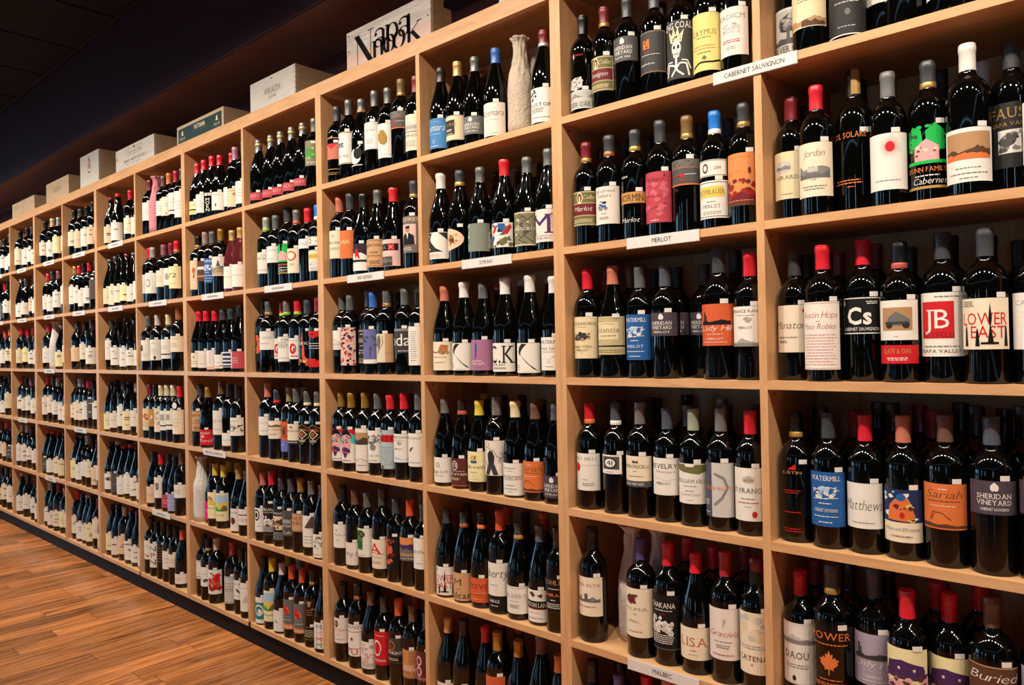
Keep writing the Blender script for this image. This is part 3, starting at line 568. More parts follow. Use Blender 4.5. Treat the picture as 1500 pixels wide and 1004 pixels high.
('C', 4, 'b', 'w', 0.5049, 0.054, 0.95, 'sl', 0.13, 0.1967, 'pl', 74, None, 'dark plum label against right upright', [('e', -0.05, 0.8, 0.09, 0.1, 'w'), ('e', 0.06, 0.8, 0.09, 0.1, 'w'), ('p', 'w', [(-0.14, 0.86), (0, 0.97), (0.14, 0.86)]), ('t', 'SHERIDAN', 0.48, 0.15, 0.62, 'w', 0, 'S'), ('t', 'VINEYARD', 0.29, 0.15, 0.62, 'w', 0, 'S'), ('t', 'CABERNET SAUVIGNON', 0.12, 0.09, 0.5, 'w', 0, '')], None, 0, 0.942),
('C', 4, 'b', 'b', 0.0397, 0.199, 0.987, 'k', 0, 0, 'c', 74, None, '', [], None, 1, 0.987),
('C', 4, 'b', 'b', 0.0721, 0.1292, 0.998, 'k', 0, 0, 'c', 74, None, '', [], None, 1, 0.998),
('C', 4, 'b', 'b', 0.1481, 0.1203, 0.974, 'm', 0, 0, 'c', 74, None, '', [], None, 1, 0.974),
('C', 4, 'b', 'b', 0.2264, 0.1259, 1.048, 'k', 0, 0, 'c', 74, None, '', [], None, 1, 1.048),
('C', 4, 'b', 'b', 0.3059, 0.126, 1.004, 'm', 0, 0, 'c', 74, None, '', [], None, 1, 1.004),
('C', 4, 'b', 'b', 0.2636, 0.1969, 1.02, 'm', 0, 0, 'c', 74, None, '', [], None, 1, 1.02),
('C', 4, 'b', 'b', 0.3437, 0.196, 1.047, 'k', 0, 0, 'c', 74, None, '', [], None, 1, 1.047),
('C', 4, 'b', 'b', 0.3854, 0.125, 1.044, 'k', 0, 0, 'c', 74, None, '', [], None, 1, 1.044),
('C', 4, 'b', 'b', 0.4237, 0.1951, 1.015, 'k', 0, 0, 'c', 74, None, '', [], None, 1, 1.015),
('C', 4, 'b', 'b', 0.4667, 0.1268, 1.053, 'k', 0, 0, 'c', 74, None, '', [], None, 1, 1.053),
('C', 4, 'b', 'b', 0.1788, 0.1924, 1.035, 'k', 0, 0, 'c', 74, None, '', [], None, 1, 1.035),
('C', 5, 'b', 'b', 0.0393, 0.065, 0.975, 'r', 0.0454, 0.1867, 'w2', 74, None, 'white label with brown capitals and grey mountains', [('h', 0.66, 0.84, 'g8', 4, -1, 1), ('h', 0.66, 0.78, 'g6', 9, -1, 0.9), ('t', 'DAOU', 0.42, 0.11, 0.62, 'bn', 0, 'S'), ('n', 0.26, 0.34, 2, 0.7, 'g6', 0), ('e', -0.1, 0.1, 0.09, 0.045, 'g2'), ('f', 0.02, 'g8', 0.006)], None, 0, 0.975),
('C', 5, 'b', 'b', 0.117, 0.0473, 1.08, ('d', 'gd'), 0.0645, 0.1779, '', 74, None, 'black bottle printed with orange maple leaf', [('t', 'POWER', 0.82, 0.13, 0.92, 'or', 0, 'S'), ('n', 0.72, 0.76, 1, 0.85, 'or', 0), ('m', -0.05, 0.42, 0.4, 0.22, 'or'), ('n', 0.1, 0.14, 1, 0.5, 'or', 0), ('n', 0.0, 0.07, 2, 0.8, 'or', 0)], None, 0, 1.08),
('C', 5, 'b', 'b', 0.1962, 0.0745, 1.082, 'd', 0.0787, 0.1788, 'lv', 74, None, 'lavender label with dark castle sketch and white script', [('h', 0.5, 0.66, 'g3', 3, -0.75, 0.8), ('r', -0.6, -0.5, 0.55, 0.8, 'g3'), ('r', -0.48, -0.42, 0.55, 0.72, 'g3'), ('t', 'Lady Hill', 0.36, 0.13, 0.8, 'w', 0, 'I'), ('n', 0.26, 0.29, 1, 0.4, 'g8', 0), ('t', 'CABERNET', 0.14, 0.05, 0.4, 'w', 0, ''), ('n', 0.07, 0.1, 1, 0.6, 'w', 0)], None, 0, 1.082),
('C', 5, 'b', 'b', 0.2699, 0.0413, 1.002, 'r', 0.1017, 0.1902, 'c3', 74, None, 'purple barn label beside the castle label', [('h', 0.3, 0.55, 'pu', 1, -1, 1), ('p', 'pu', [(-0.9, 0.42), (-0.8, 0.66), (-0.15, 0.74), (0.75, 0.62), (0.85, 0.5), (0.75, 0.4)]), ('r', -0.3, -0.2, 0.52, 0.58, 'c'), ('r', 0.3, 0.4, 0.5, 0.56, 'c'), ('h', 0, 0.42, 'pk', 2, -1, 1), ('z', 4, -1, 1, 0.1, 0.4, 30, ['pu', 'bn', 'pk'], 0.07), ('h', 0, 0.14, 'pu', 6, -1, 1), ('n', 0.05, 0.09, 1, 0.4, 'w', -0.5)], None, 0, 1.002),
('C', 5, 'b', 'b', 0.3401, 0.0747, 1.001, 'r', 0.0926, 0.1799, 'c3', 74, None, 'purple barn label beside the brown label', [('h', 0.3, 0.55, 'pu', 1, -1, 1), ('p', 'pu', [(-0.9, 0.42), (-0.8, 0.66), (-0.15, 0.74), (0.75, 0.62), (0.85, 0.5), (0.75, 0.4)]), ('r', -0.3, -0.2, 0.52, 0.58, 'c'), ('r', 0.3, 0.4, 0.5, 0.56, 'c'), ('h', 0, 0.42, 'pk', 2, -1, 1), ('z', 4, -1, 1, 0.1, 0.4, 30, ['pu', 'bn', 'pk'], 0.07), ('h', 0, 0.14, 'pu', 6, -1, 1), ('n', 0.05, 0.09, 1, 0.4, 'w', -0.5)], None, 0, 1.001),
('C', 5, 'b', 'w', 0.4184, 0.0534, 0.996, 'br', 0.1079, 0.1932, 'bw', 74, None, 'brown label with white script', [('t', 'Buried', 0.66, 0.2, 0.85, 'w', 0, 'I'), ('n', 0.3, 0.4, 2, 0.5, 'w', 0), ('r', -1, 1, 0.97, 1, 'tn')], None, 0, 0.996),
('C', 5, 'b', 'w', 0.5033, 0.0601, 1.013, 'd', 0.1233, 0.1992, 'lv', 74, None, 'lavender label against right upright', [('n', 0.5, 0.7, 3, 0.6, 'g6', 0)], None, 0, 1.013),
('C', 5, 'b', 'b', 0.0447, 0.1417, 1.008, 'm', 0, 0, 'c', 74, None, '', [], None, 1, 1.008),
('C', 5, 'b', 'b', 0.1237, 0.1382, 1.031, 'k', 0, 0, 'c', 74, None, '', [], None, 1, 1.031),
('C', 5, 'b', 'b', 0.303, 0.1427, 0.996, 'r', 0, 0, 'c', 74, None, '', [], None, 1, 0.996),
('C', 5, 'b', 'b', 0.3828, 0.1423, 1.061, 'r', 0, 0, 'c', 74, None, '', [], None, 1, 1.061),
('C', 5, 'b', 'b', 0.2014, 0.1558, 1.02, 'k', 0, 0, 'c', 74, None, '', [], None, 1, 1.02),
('M', 1, 'b', 'b', 0.0407, 0.0521, 0.95, 'k', 0.0168, 0.0703, 's', 74, None, 'silver label with white oak tree and red script', [('f', 0.03, 'w', 0.03), ('h', 0.4, 0.9, 'g6', 4, -1, 1), ('h', 0.4, 0.7, 'g8', 6, -1, 1), ('t', 'SILVER OAK', 0.1, 0.26, 0.9, 'g4', 0, 'S')], ('tree', 0.1089, 0.066), 0, 0.93),
('M', 1, 'b', 'b', 0.1145, 0.0521, 0.95, ('m', 'gd'), 0.0492, 0.1496, 'ol', 74, None, 'olive arched label with maroon band', [('r', -1, 1, 0.3, 0.64, 'mr'), ('r', -1, 1, 0.64, 0.655, 'c'), ('r', -1, 1, 0.285, 0.3, 'c'), ('e', -0.15, 0.8, 0.2, 0.17, 'c'), ('e', -0.15, 0.8, 0.15, 0.13, 'mr'), ('r', -0.2, -0.1, 0.67, 0.85, 'c'), ('t', 'Cellars', 0.76, 0.12, 0.5, 'c', 0.5, 'I'), ('t', 'Sauvignon', 0.42, 0.14, 0.6, 'w', 0, 'I'), ('n', 0.08, 0.2, 3, 0.7, 'c', 0), ('f', 0.03, 'c', 0.02)], None, 0, 0.919),
('M', 1, 'b', 'b', 0.1886, 0.0518, 0.958, 'd', 0.1128, 0.1808, 'g4', 74, None, 'dark grey label with white crown mark', [('e', -0.05, 0.8, 0.09, 0.1, 'w'), ('e', 0.06, 0.8, 0.09, 0.1, 'w'), ('p', 'w', [(-0.14, 0.86), (0, 0.97), (0.14, 0.86)]), ('t', 'SHERIDAN', 0.48, 0.15, 0.62, 'w', 0, 'S'), ('t', 'VINEYARD', 0.29, 0.15, 0.62, 'w', 0, 'S'), ('t', 'BLOCK ONE', 0.12, 0.09, 0.5, 'w', 0, '')], None, 0, 0.958),
('M', 1, 'b', 'b', 0.2723, 0.052, 0.95, 'sl', 0.0583, 0.1726, 'g3', 74, None, 'slate label with tan border and orange square', [('f', 0.02, 'tn', 0.012), ('r', -0.45, 0.0, 0.58, 0.8, 'or'), ('z', 2, -0.4, -0.05, 0.6, 0.78, 8, ['bn'], 0.03), ('n', 0.48, 0.52, 1, 0.2, 'rd', -0.2), ('n', 0.42, 0.45, 1, 0.7, 'w', 0), ('t', 'Longshadows', 0.2, 0.05, 0.5, 'w', -0.2, '')], None, 0, 0.886),
('M', 1, 'b', 'b', 0.3501, 0.0521, 0.95, 'd', 0.0217, 0.176, 'g3', 74, None, 'dark label with white crowned skull', [('t', 'KING COAL', 0.86, 0.11, 0.95, 'w', 0, 'S'), ('p', 'c', [(-0.35, 0.62), (-0.5, 0.85), (-0.25, 0.74), (-0.15, 0.88), (-0.02, 0.74), (0.1, 0.88), (0.2, 0.74), (0.45, 0.84), (0.3, 0.62)]), ('z', 3, -0.3, 0.28, 0.64, 0.72, 22, ['g3', 'c'], 0.025), ('e', 0, 0.52, 0.27, 0.13, 'w'), ('e', -0.12, 0.54, 0.07, 0.035, 'k'), ('e', 0.12, 0.54, 0.07, 0.035, 'k'), ('p', 'k', [(-0.03, 0.5), (0, 0.525), (0.03, 0.5)]), ('p', 'w', [(-0.2, 0.47), (0.2, 0.47), (0.15, 0.36), (-0.15, 0.36)]), ('l', 'k', 0.01, [(-0.15, 0.42), (0.15, 0.42)]), ('l', 'k', 0.006, [(-0.08, 0.45), (-0.08, 0.38)]), ('l', 'k', 0.006, [(0, 0.45), (0, 0.38)]), ('l', 'k', 0.006, [(0.08, 0.45), (0.08, 0.38)]), ('r', -0.06, 0.06, 0.18, 0.36, 'w'), ('l', 'w', 0.03, [(-0.6, 0.05), (-0.45, 0.26), (-0.1, 0.22), (0.1, 0.12), (0.4, 0.05)]), ('l', 'w', 0.03, [(0.7, 0.04), (0.55, 0.25), (0.2, 0.26), (-0.1, 0.13), (-0.3, 0.05)]), ('l', 'w', 0.02, [(-0.75, 0.15), (-0.5, 0.3), (-0.2, 0.29)]), ('l', 'w', 0.02, [(0.8, 0.16), (0.6, 0.3), (0.3, 0.31)])], None, 0, 0.846),
('M', 1, 'b', 'b', 0.4239, 0.0521, 0.95, 'gd', 0.0226, 0.171, 'ye2', 74, None, 'yellow label with thin gold capitals', [('t', 'CAYMUS', 0.62, 0.09, 0.75, 'ol', 0, 'S'), ('n', 0.56, 0.59, 1, 0.4, 'ol', 0), ('n', 0.36, 0.46, 2, 0.7, 'or', 0), ('p', 'ol', [(-0.1, 0.22), (0.05, 0.27), (0.2, 0.22), (0.05, 0.18)]), ('l', 'k', 0.03, [(-0.7, 0.08), (-0.2, 0.15), (0.5, 0.14), (0.95, 0.17)]), ('n', 0.3, 0.33, 1, 0.5, 'ol', 0)], None, 0, 0.805),
('M', 1, 'b', 'b', 0.4976, 0.0517, 0.95, 'd', 0.0405, 0.1612, 'w3', 74, None, 'pinkish white label with grey capitals', [('t', 'RADICM', 0.76, 0.1, 0.8, 'g6', 0, 'S'), ('r', -0.45, 0.5, 0.46, 0.66, 'g8'), ('z', 5, -0.4, 0.45, 0.48, 0.65, 14, ['g6', 'w'], 0.04), ('n', 0.26, 0.34, 2, 0.5, 'pr', 0), ('n', 0.12, 0.2, 2, 0.3, 'g7', 0)], None, 0, 0.768),
('M', 1, 'b', 'b', 0.3072, 0.1742, 0.955, 'k', 0, 0, 'c', 74, None, '', [], None, 1, 0.955),
('M', 1, 'b', 'b', 0.2382, 0.1458, 0.966, 'k', 0, 0, 'c', 74, None, '', [], None, 1, 0.966),
('M', 2, 'b', 'b', 0.0446, 0.052, 0.973, ('m', 'gd'), 0.0565, 0.155, 'ol', 74, None, 'olive arched label with maroon band', [('r', -1, 1, 0.3, 0.64, 'mr'), ('r', -1, 1, 0.64, 0.655, 'c'), ('r', -1, 1, 0.285, 0.3, 'c'), ('e', -0.15, 0.8, 0.2, 0.17, 'c'), ('e', -0.15, 0.8, 0.15, 0.13, 'mr'), ('r', -0.2, -0.1, 0.67, 0.85, 'c'), ('t', 'Cellars', 0.76, 0.12, 0.5, 'c', 0.5, 'I'), ('t', 'Merlot', 0.42, 0.14, 0.6, 'w', 0, 'I'), ('n', 0.08, 0.2, 3, 0.7, 'c', 0), ('f', 0.03, 'c', 0.02)], None, 0, 0.973),
('M', 2, 'b', 'b', 0.1226, 0.052, 0.986, ('d', 'cp'), 0.051, 0.1539, 'w3', 74, None, 'white label with blue grape cluster', [('t', 'Cakebread', 0.84, 0.09, 0.72, 'g5', -0.02, 'S'), ('t', 'Cellars', 0.71, 0.09, 0.5, 'g5', -0.02, 'S'), ('z', 4, -0.3, 0.15, 0.4, 0.6, 18, ['nv', 'g6', 'bl'], 0.05), ('n', 0.26, 0.3, 1, 0.2, 'g6', 0), ('n', 0.12, 0.2, 2, 0.35, 'g6', 0)], None, 0, 0.986),
('M', 2, 'b', 'b', 0.2055, 0.052, 0.98, ('d', 'gdt'), 0.0963, 0.1263, 'gd2', 74, None, 'black bottle with gold band and white script', [('t', 'NORMIN', 0.2, 0.6, 0.8, 'k2', 0, 'S')], ('script', 0.0601, 0.044, 'Merlot'), 0, 0.98),
('M', 2, 'b', 'b', 0.2826, 0.0521, 1.006, 'd', 0.0339, 0.163, 'ro', 74, None, 'tall rose red label with faint swirls', [('t', 'Indigo', 0.82, 0.07, 0.5, 'k2', 0, 'I'), ('e', 0.6, 0.92, 0.06, 0.03, 'mr'), ('l', 'mr', 0.008, [(-0.7, 0.55), (0.1, 0.5), (0.7, 0.56)]), ('l', 'mr', 0.008, [(-0.6, 0.25), (0.1, 0.3), (0.7, 0.38)]), ('z', 8, -0.7, 0.7, 0.1, 0.8, 26, ['ro2'], 0.07), ('n', 0.03, 0.06, 1, 0.3, 'w', 0)], None, 0, 1.006),
('M', 2, 'b', 'b', 0.36, 0.0525, 0.989, ('br2', 'gd'), 0.1186, 0.1837, 'g4', 74, None, 'grey brown label with small red seal', [('r', -1, 1, 0, 0.05, 'or'), ('r', -1, 1, 0.66, 0.68, 'or'), ('r', -1, 1, 0.68, 1, 'g5'), ('z', 9, -0.8, 0.8, 0.72, 0.96, 24, ['mr', 'g4'], 0.05), ('e', 0.0, 0.38, 0.1, 0.09, 'rd'), ('l', 'rd', 0.03, [(-0.9, 0.38), (-0.1, 0.38)]), ('l', 'w', 0.02, [(0.12, 0.4), (0.75, 0.42)]), ('n', 0.14, 0.2, 1, 0.4, 'rd', 0)], None, 0, 0.989),
('M', 2, 'b', 'b', 0.4361, 0.0522, 0.972, ('bc', 'w'), 0.0259, 0.1195, 'w2', 74, None, 'white hexagon label with yellow oval below blue capsule', [('f', 0.05, 'g4', 0.018), ('p', 'ye', [(-0.75, 0.62), (-0.68, 0.85), (0.68, 0.85), (0.75, 0.62), (0.68, 0.56), (-0.68, 0.56)]), ('t', 'ROMBAUER', 0.64, 0.13, 0.75, 'ol', 0, 'S'), ('n', 0.42, 0.46, 1, 0.3, 'g6', 0), ('t', 'MERLOT', 0.28, 0.09, 0.5, 'g6', 0, 'S'), ('n', 0.1, 0.2, 2, 0.5, 'g7', 0)], ('neck', 0.1719, 0.1307), 0, 0.972),
('M', 2, 'b', 'b', 0.5117, 0.0512, 0.977, ('d', 'gd'), 0.0463, 0.1731, 'pc', 74, None, 'orange label with red figures in silhouette', [('n', 0.9, 0.95, 1, 0.7, 'or', 0), ('l', 'or', 0.01, [(-0.8, 0.62), (0.2, 0.66)]), ('h', 0.06, 0.4, 'rd2', 3, -1, 1), ('h', 0.04, 0.3, 'mr', 6, -1, 1), ('z', 6, -0.8, 0.8, 0.2, 0.5, 26, ['mr', 'rd2'], 0.06), ('e', 0.55, 0.66, 0.08, 0.06, 'mr'), ('r', -1, 1, 0, 0.05, 'bn'), ('n', 0.08, 0.11, 1, 0.8, 'pc', 0)], None, 0, 0.977),
('M', 2, 'b', 'b', 0.0393, 0.14, 0.976, 'k', 0, 0, 'c', 74, None, '', [], None, 1, 0.976),
('M', 2, 'b', 'b', 0.1158, 0.14, 0.995, 'k', 0, 0, 'c', 74, None, '', [], None, 1, 0.995),
('M', 2, 'b', 'b', 0.1984, 0.14, 0.983, 'k', 0, 0, 'c', 74, None, '', [], None, 1, 0.983),
('M', 2, 'b', 'b', 0.3528, 0.14, 0.998, 'k', 0, 0, 'c', 74, None, '', [], None, 1, 0.998),
('M', 2, 'b', 'b', 0.4295, 0.14, 0.976, 'nv', 0, 0, 'c', 74, None, '', [], None, 1, 0.976),
('M', 3, 'b', 'b', 0.0405, 0.052, 1.008, 'r', 0.0525, 0.1667, 'c', 74, None, 'buff label with black duck sketch', [('t', 'DUCKHORN', 0.8, 0.07, 0.9, 'bn', 0, 'S'), ('n', 0.74, 0.76, 1, 0.3, 'bn', 0), ('p', 'g3', [(-0.7, 0.5), (-0.3, 0.58), (0.2, 0.62), (0.55, 0.52), (0.2, 0.45), (-0.4, 0.43)]), ('z', 2, -0.7, 0.5, 0.44, 0.6, 16, ['g2', 'tn', 'g5'], 0.05), ('t', 'Napa Valley', 0.26, 0.07, 0.6, 'g3', 0, 'I'), ('t', 'MERLOT', 0.18, 0.045, 0.4, 'bn', 0, 'S'), ('n', 0.12, 0.14, 1, 0.1, 'g6', 0)], None, 0, 1.008),
('M', 3, 'b', 'g', 0.1261, 0.052, 1.011, 'ts2', 0.0867, 0.1638, 'kh', 74, None, 'khaki label with cream panel and green lettering', [('r', -0.75, 0.6, 0.2, 0.8, 'c'), ('t', 'Estancia', 0.45, 0.18, 0.75, 'ol', -0.1, 'S'), ('n', 0.3, 0.36, 1, 0.45, 'ol', 0), ('l', 'ol', 0.01, [(-0.6, 0.7), (-0.2, 0.76), (0.4, 0.72)])], ('lab2', 0.0827, 0.062, 'kh', [('n', 0.2, 0.7, 2, 0.8, 'ol', 0)]), 0, 1.011),
('M', 3, 'b', 'b', 0.2126, 0.052, 0.977, 'd2', 0.0494, 0.1708, 'bl', 74, None, 'blue label with white mill sketch', [('t', 'WATERMILL', 0.84, 0.09, 0.74, 'w', 0, 'S'), ('z', 7, -0.6, 0.6, 0.5, 0.72, 26, ['w', 'lb'], 0.045), ('l', 'w', 0.012, [(-0.65, 0.62), (-0.2, 0.72), (0.3, 0.72), (0.65, 0.66)]), ('l', 'w', 0.012, [(-0.6, 0.5), (0.6, 0.53)]), ('n', 0.4, 0.46, 1, 0.3, 'w', 0), ('t', 'MERLOT', 0.27, 0.06, 0.55, 'w', 0, 'S'), ('n', 0.17, 0.2, 1, 0.6, 'w', 0), ('n', 0.06, 0.1, 1, 0.4, 'w', 0)], None, 0, 0.977),
('M', 3, 'b', 'b', 0.2883, 0.052, 0.973, 'sl', 0.1122, 0.1731, 'pl', 74, None, 'dark plum label with white crown mark', [('e', -0.05, 0.8, 0.09, 0.1, 'w'), ('e', 0.06, 0.8, 0.09, 0.1, 'w'), ('p', 'w', [(-0.14, 0.86), (0, 0.97), (0.14, 0.86)]), ('t', 'SHERIDAN', 0.48, 0.15, 0.62, 'w', 0, 'S'), ('t', 'VINEYARD', 0.29, 0.15, 0.62, 'w', 0, 'S'), ('t', 'MERLOT', 0.12, 0.09, 0.5, 'w', 0, '')], None, 0, 0.973),
('M', 3, 'b', 'b', 0.4389, 0.0521, 1.065, 'd', 0.077, 0.1715, 'or2', 74, None, 'rust orange label with black house sketch', [('h', 0.5, 0.66, 'k2', 3, -0.75, 0.8), ('r', -0.6, -0.5, 0.55, 0.8, 'k2'), ('r', -0.48, -0.42, 0.55, 0.72, 'k2'), ('t', 'Lady Hill', 0.36, 0.13, 0.8, 'w', 0, 'I'), ('n', 0.26, 0.29, 1, 0.4, 'w', 0), ('t', 'MERLOT', 0.14, 0.05, 0.4, 'w', 0, ''), ('n', 0.07, 0.1, 1, 0.6, 'w', 0)], None, 0, 1.065),
('M', 3, 'b', 'b', 0.5191, 0.0519, 1.005, 'r', 0.0786, 0.172, 'w2', 74, None, 'white label with grey field at the bottom', [('t', 'DEFIANCE RANCH', 0.84, 0.08, 0.95, 'g3', 0, ''), ('n', 0.76, 0.79, 1, 0.5, 'g6', 0), ('z', 2, -0.1, 0.3, 0.62, 0.7, 8, ['g7'], 0.05), ('t', 'MERLOT', 0.44, 0.06, 0.35, 'g4', 0, 'S'), ('h', 0.0, 0.24, 'g7', 4, -1, 1), ('h', 0.0, 0.14, 'g6', 8, -1, 1)], None, 0, 1.005),
('M', 3, 'b', 'b', 0.3634, 0.1213, 0.974, 'd', 0.113, 0.1724, 'pl', 74, None, 'dark plum label half behind rust orange label', [('e', -0.05, 0.8, 0.09, 0.1, 'w'), ('e', 0.06, 0.8, 0.09, 0.1, 'w'), ('p', 'w', [(-0.14, 0.86), (0, 0.97), (0.14, 0.86)]), ('t', 'SHERIDAN', 0.48, 0.15, 0.62, 'w', 0, 'S'), ('t', 'VINEYARD', 0.29, 0.15, 0.62, 'w', 0, 'S'), ('t', 'MERLOT', 0.12, 0.09, 0.5, 'w', 0, '')], None, 1, 0.974),
('M', 3, 'b', 'b', 0.2797, 0.1295, 0.974, 'k', 0.1143, 0.1752, 'pl', 74, None, 'dark plum label, deep in the cell', [('e', -0.05, 0.8, 0.09, 0.1, 'w'), ('e', 0.06, 0.8, 0.09, 0.1, 'w'), ('p', 'w', [(-0.14, 0.86), (0, 0.97), (0.14, 0.86)]), ('t', 'SHERIDAN', 0.48, 0.15, 0.62, 'w', 0, 'S'), ('t', 'VINEYARD', 0.29, 0.15, 0.62, 'w', 0, 'S'), ('t', 'MERLOT', 0.12, 0.09, 0.5, 'w', 0, '')], None, 1, 0.974),
('M', 3, 'b', 'b', 0.0402, 0.14, 1.0, 'm', 0, 0, 'c', 74, None, '', [], None, 1, 1.0),
('M', 3, 'b', 'b', 0.1268, 0.14, 1.017, 'br', 0, 0, 'c', 74, None, '', [], None, 1, 1.017),
('M', 3, 'b', 'b', 0.2045, 0.1401, 0.984, 'k', 0, 0, 'c', 74, None, '', [], None, 1, 0.984),
('M', 3, 'b', 'b', 0.3275, 0.1869, 0.951, 'k', 0, 0, 'c', 74, None, '', [], None, 1, 0.951),
('M', 3, 'b', 'b', 0.4399, 0.1421, 1.07, 'k', 0, 0, 'c', 74, None, '', [], None, 1, 1.07),
('M', 4, 'b', 'b', 0.0392, 0.052, 0.973, ('r', 'or'), 0.0544, 0.1592, 'w2', 74, None, 'white label with red dot', [('t', 'DRY HILLS', 0.82, 0.08, 0.8, 'g6', 0, 'S'), ('l', 'g7', 0.008, [(-1, 0.68), (1, 0.68)]), ('e', -0.55, 0.62, 0.22, 0.12, 'rd'), ('n', 0.28, 0.31, 1, 0.2, 'g6', 0), ('n', 0.12, 0.22, 2, 0.4, 'g6', 0.2)], None, 0, 0.973),
('M', 4, 'b', 'b', 0.1278, 0.052, 0.976, ('sl', 'w'), 0.1099, 0.1617, 'w2', 52, None, 'small white label with dark square emblem', [('r', -0.8, 0.8, 0.24, 0.92, 'g4'), ('e', 0, 0.58, 0.6, 0.28, 'k2'), ('e', 0, 0.58, 0.48, 0.22, 'w'), ('t', '41', 0.46, 0.26, 0.4, 'k2', 0, ''), ('n', 0.08, 0.14, 1, 0.4, 'g6', 0)], None, 0, 0.976),
('M', 4, 'b', 'b', 0.2053, 0.052, 0.997, 'tp', 0.0968, 0.1619, 'c2', 74, None, 'cream label with small crest over grey band', [('p', 'bn', [(-0.2, 0.72), (-0.1, 0.84), (0.05, 0.78), (0.15, 0.84), (0.2, 0.72)]), ('t', 'PEDRONCELLI', 0.52, 0.13, 0.85, 'k2', 0, 'S'), ('n', 0.36, 0.42, 1, 0.15, 'g6', 0), ('n', 0.16, 0.22, 1, 0.5, 'g6', 0)], ('lab2', 0.0968, 0.0812, 'g4', [('t', 'BENCH VINEYARDS', 0.3, 0.4, 0.6, 'w', -0.1, '')]), 0, 0.997),
('M', 4, 'b', 'b', 0.2869, 0.0523, 0.962, 'sl', 0.0717, 0.1692, 'w2', 74, None, 'white label with black capitals and script', [('t', 'REVELRY', 0.72, 0.13, 0.86, 'k2', 0, ''), ('t', 'Vintners', 0.6, 0.07, 0.6, 'g4', 0.1, 'I'), ('t', 'MERLOT', 0.28, 0.07, 0.42, 'g3', 0, 'S'), ('l', 'g8', 0.008, [(-0.8, 0.5), (0.2, 0.4), (0.8, 0.44)])], None, 0, 0.962),
('M', 4, 'b', 'b', 0.3617, 0.0522, 0.965, 'sg', 0.0585, 0.1611, 'w2', 74, None, 'white label with olive chevron top', [('p', 'ol', [(-1, 0.98), (-0.3, 0.98), (-0.2, 0.92), (0.2, 0.92), (0.3, 0.98), (1, 0.98), (1, 0.82), (0.5, 0.74), (-0.3, 0.78), (-1, 0.84)]), ('t', 'WILLIAM HILL', 0.52, 0.09, 0.92, 'g5', 0, 'S'), ('n', 0.42, 0.46, 1, 0.4, 'g6', 0), ('n', 0.3, 0.34, 1, 0.3, 'g6', 0), ('t', 'Central Coast', 0.2, 0.07, 0.6, 'g6', 0, 'I'), ('n', 0.08, 0.1, 1, 0.2, 'g6', 0)], None, 0, 0.965),
('M', 4, 'b', 'b', 0.437, 0.0516, 0.975, 'tp', 0.0348, 0.1685, 'lg', 74, None, 'pale grey label with slate left side and curve', [('r', -1, -0.25, 0, 1, 'sl2'), ('l', 'g6', 0.05, [(-0.1, 0.8), (0.4, 0.72), (0.6, 0.55), (0.3, 0.35), (-0.1, 0.22)]), ('t', 'coldbreath', 0.5, 0.09, 0.85, 'or', -0.1, 'I'), ('n', 0.2, 0.32, 3, 0.25, 'w', -0.65), ('n', 0.06, 0.1, 1, 0.25, 'w', -0.6)], None, 0, 0.975),
('M', 4, 'b', 'b', 0.5124, 0.0519, 0.967, 'r', 0.0362, 0.1642, 'w2', 74, None, 'white label with house oval and red seal', [('e', 0.05, 0.78, 0.34, 0.08, 'g8'), ('h', 0.74, 0.82, 'tn', 3, -0.2, 0.3), ('r', -0.05, 0.15, 0.76, 0.83, 'g7'), ('t', 'ST FRANCIS', 0.53, 0.09, 0.95, 'g4', 0, 'S'), ('n', 0.4, 0.44, 1, 0.4, 'g6', 0), ('n', 0.33, 0.36, 1, 0.7, 'pr', 0), ('n', 0.26, 0.28, 1, 0.2, 'g6', 0), ('e', 0.35, 0.13, 0.13, 0.06, 'rd')], None, 0, 0.967),
('M', 4, 'b', 'b', 0.0716, 0.14, 0.986, 'd', 0, 0, 'c', 74, None, '', [], None, 1, 0.986),
('M', 4, 'b', 'b', 0.0403, 0.209, 0.967, 'm', 0, 0, 'c', 74, None, '', [], None, 1, 0.967),
('M', 4, 'b', 'b', 0.1584, 0.215, 0.994, 'd', 0, 0, 'c', 74, None, '', [], None, 1, 0.994),
('M', 4, 'b', 'b', 0.1835, 0.14, 1.021, 'k', 0, 0, 'c', 74, None, '', [], None, 1, 1.021),
('M', 4, 'b', 'b', 0.2594, 0.209, 1.039, 'k', 0, 0, 'c', 74, None, '', [], None, 1, 1.039),
('M', 4, 'b', 'b', 0.298, 0.14, 0.964, 'tp', 0, 0, 'c', 74, None, '', [], None, 1, 0.964),
('M', 4, 'b', 'b', 0.3625, 0.203, 1.016, 'tp', 0, 0, 'c', 74, None, '', [], None, 1, 1.016),
('M', 4, 'b', 'b', 0.4092, 0.14, 0.98, 'd', 0, 0, 'c', 74, None, '', [], None, 1, 0.98),
('M', 4, 'b', 'b', 0.52, 0.14, 1.037, 'k', 0, 0, 'c', 74, None, '', [], None, 1, 1.037),
('M', 4, 'b', 'b', 0.4652, 0.203, 0.975, 'd', 0, 0, 'c', 74, None, '', [], None, 1, 0.975),
('M', 5, 'b', 'b', 0.0417, 0.052, 1.034, 'k', 0.0703, 0.1732, 'c2', 74, None, 'cream label with estate building sketch', [('t', 'VINA ALTA', 0.76, 0.08, 0.85, 'g5', 0, 'S'), ('h', 0.36, 0.5, 'g5', 3, -0.85, 0.85), ('r', -0.5, -0.3, 0.4, 0.52, 'g6'), ('r', -0.1, 0.1, 0.4, 0.58, 'g4'), ('r', 0.3, 0.5, 0.4, 0.5, 'g6'), ('n', 0.22, 0.28, 1, 0.6, 'g6', 0)], None, 0, 1.034),
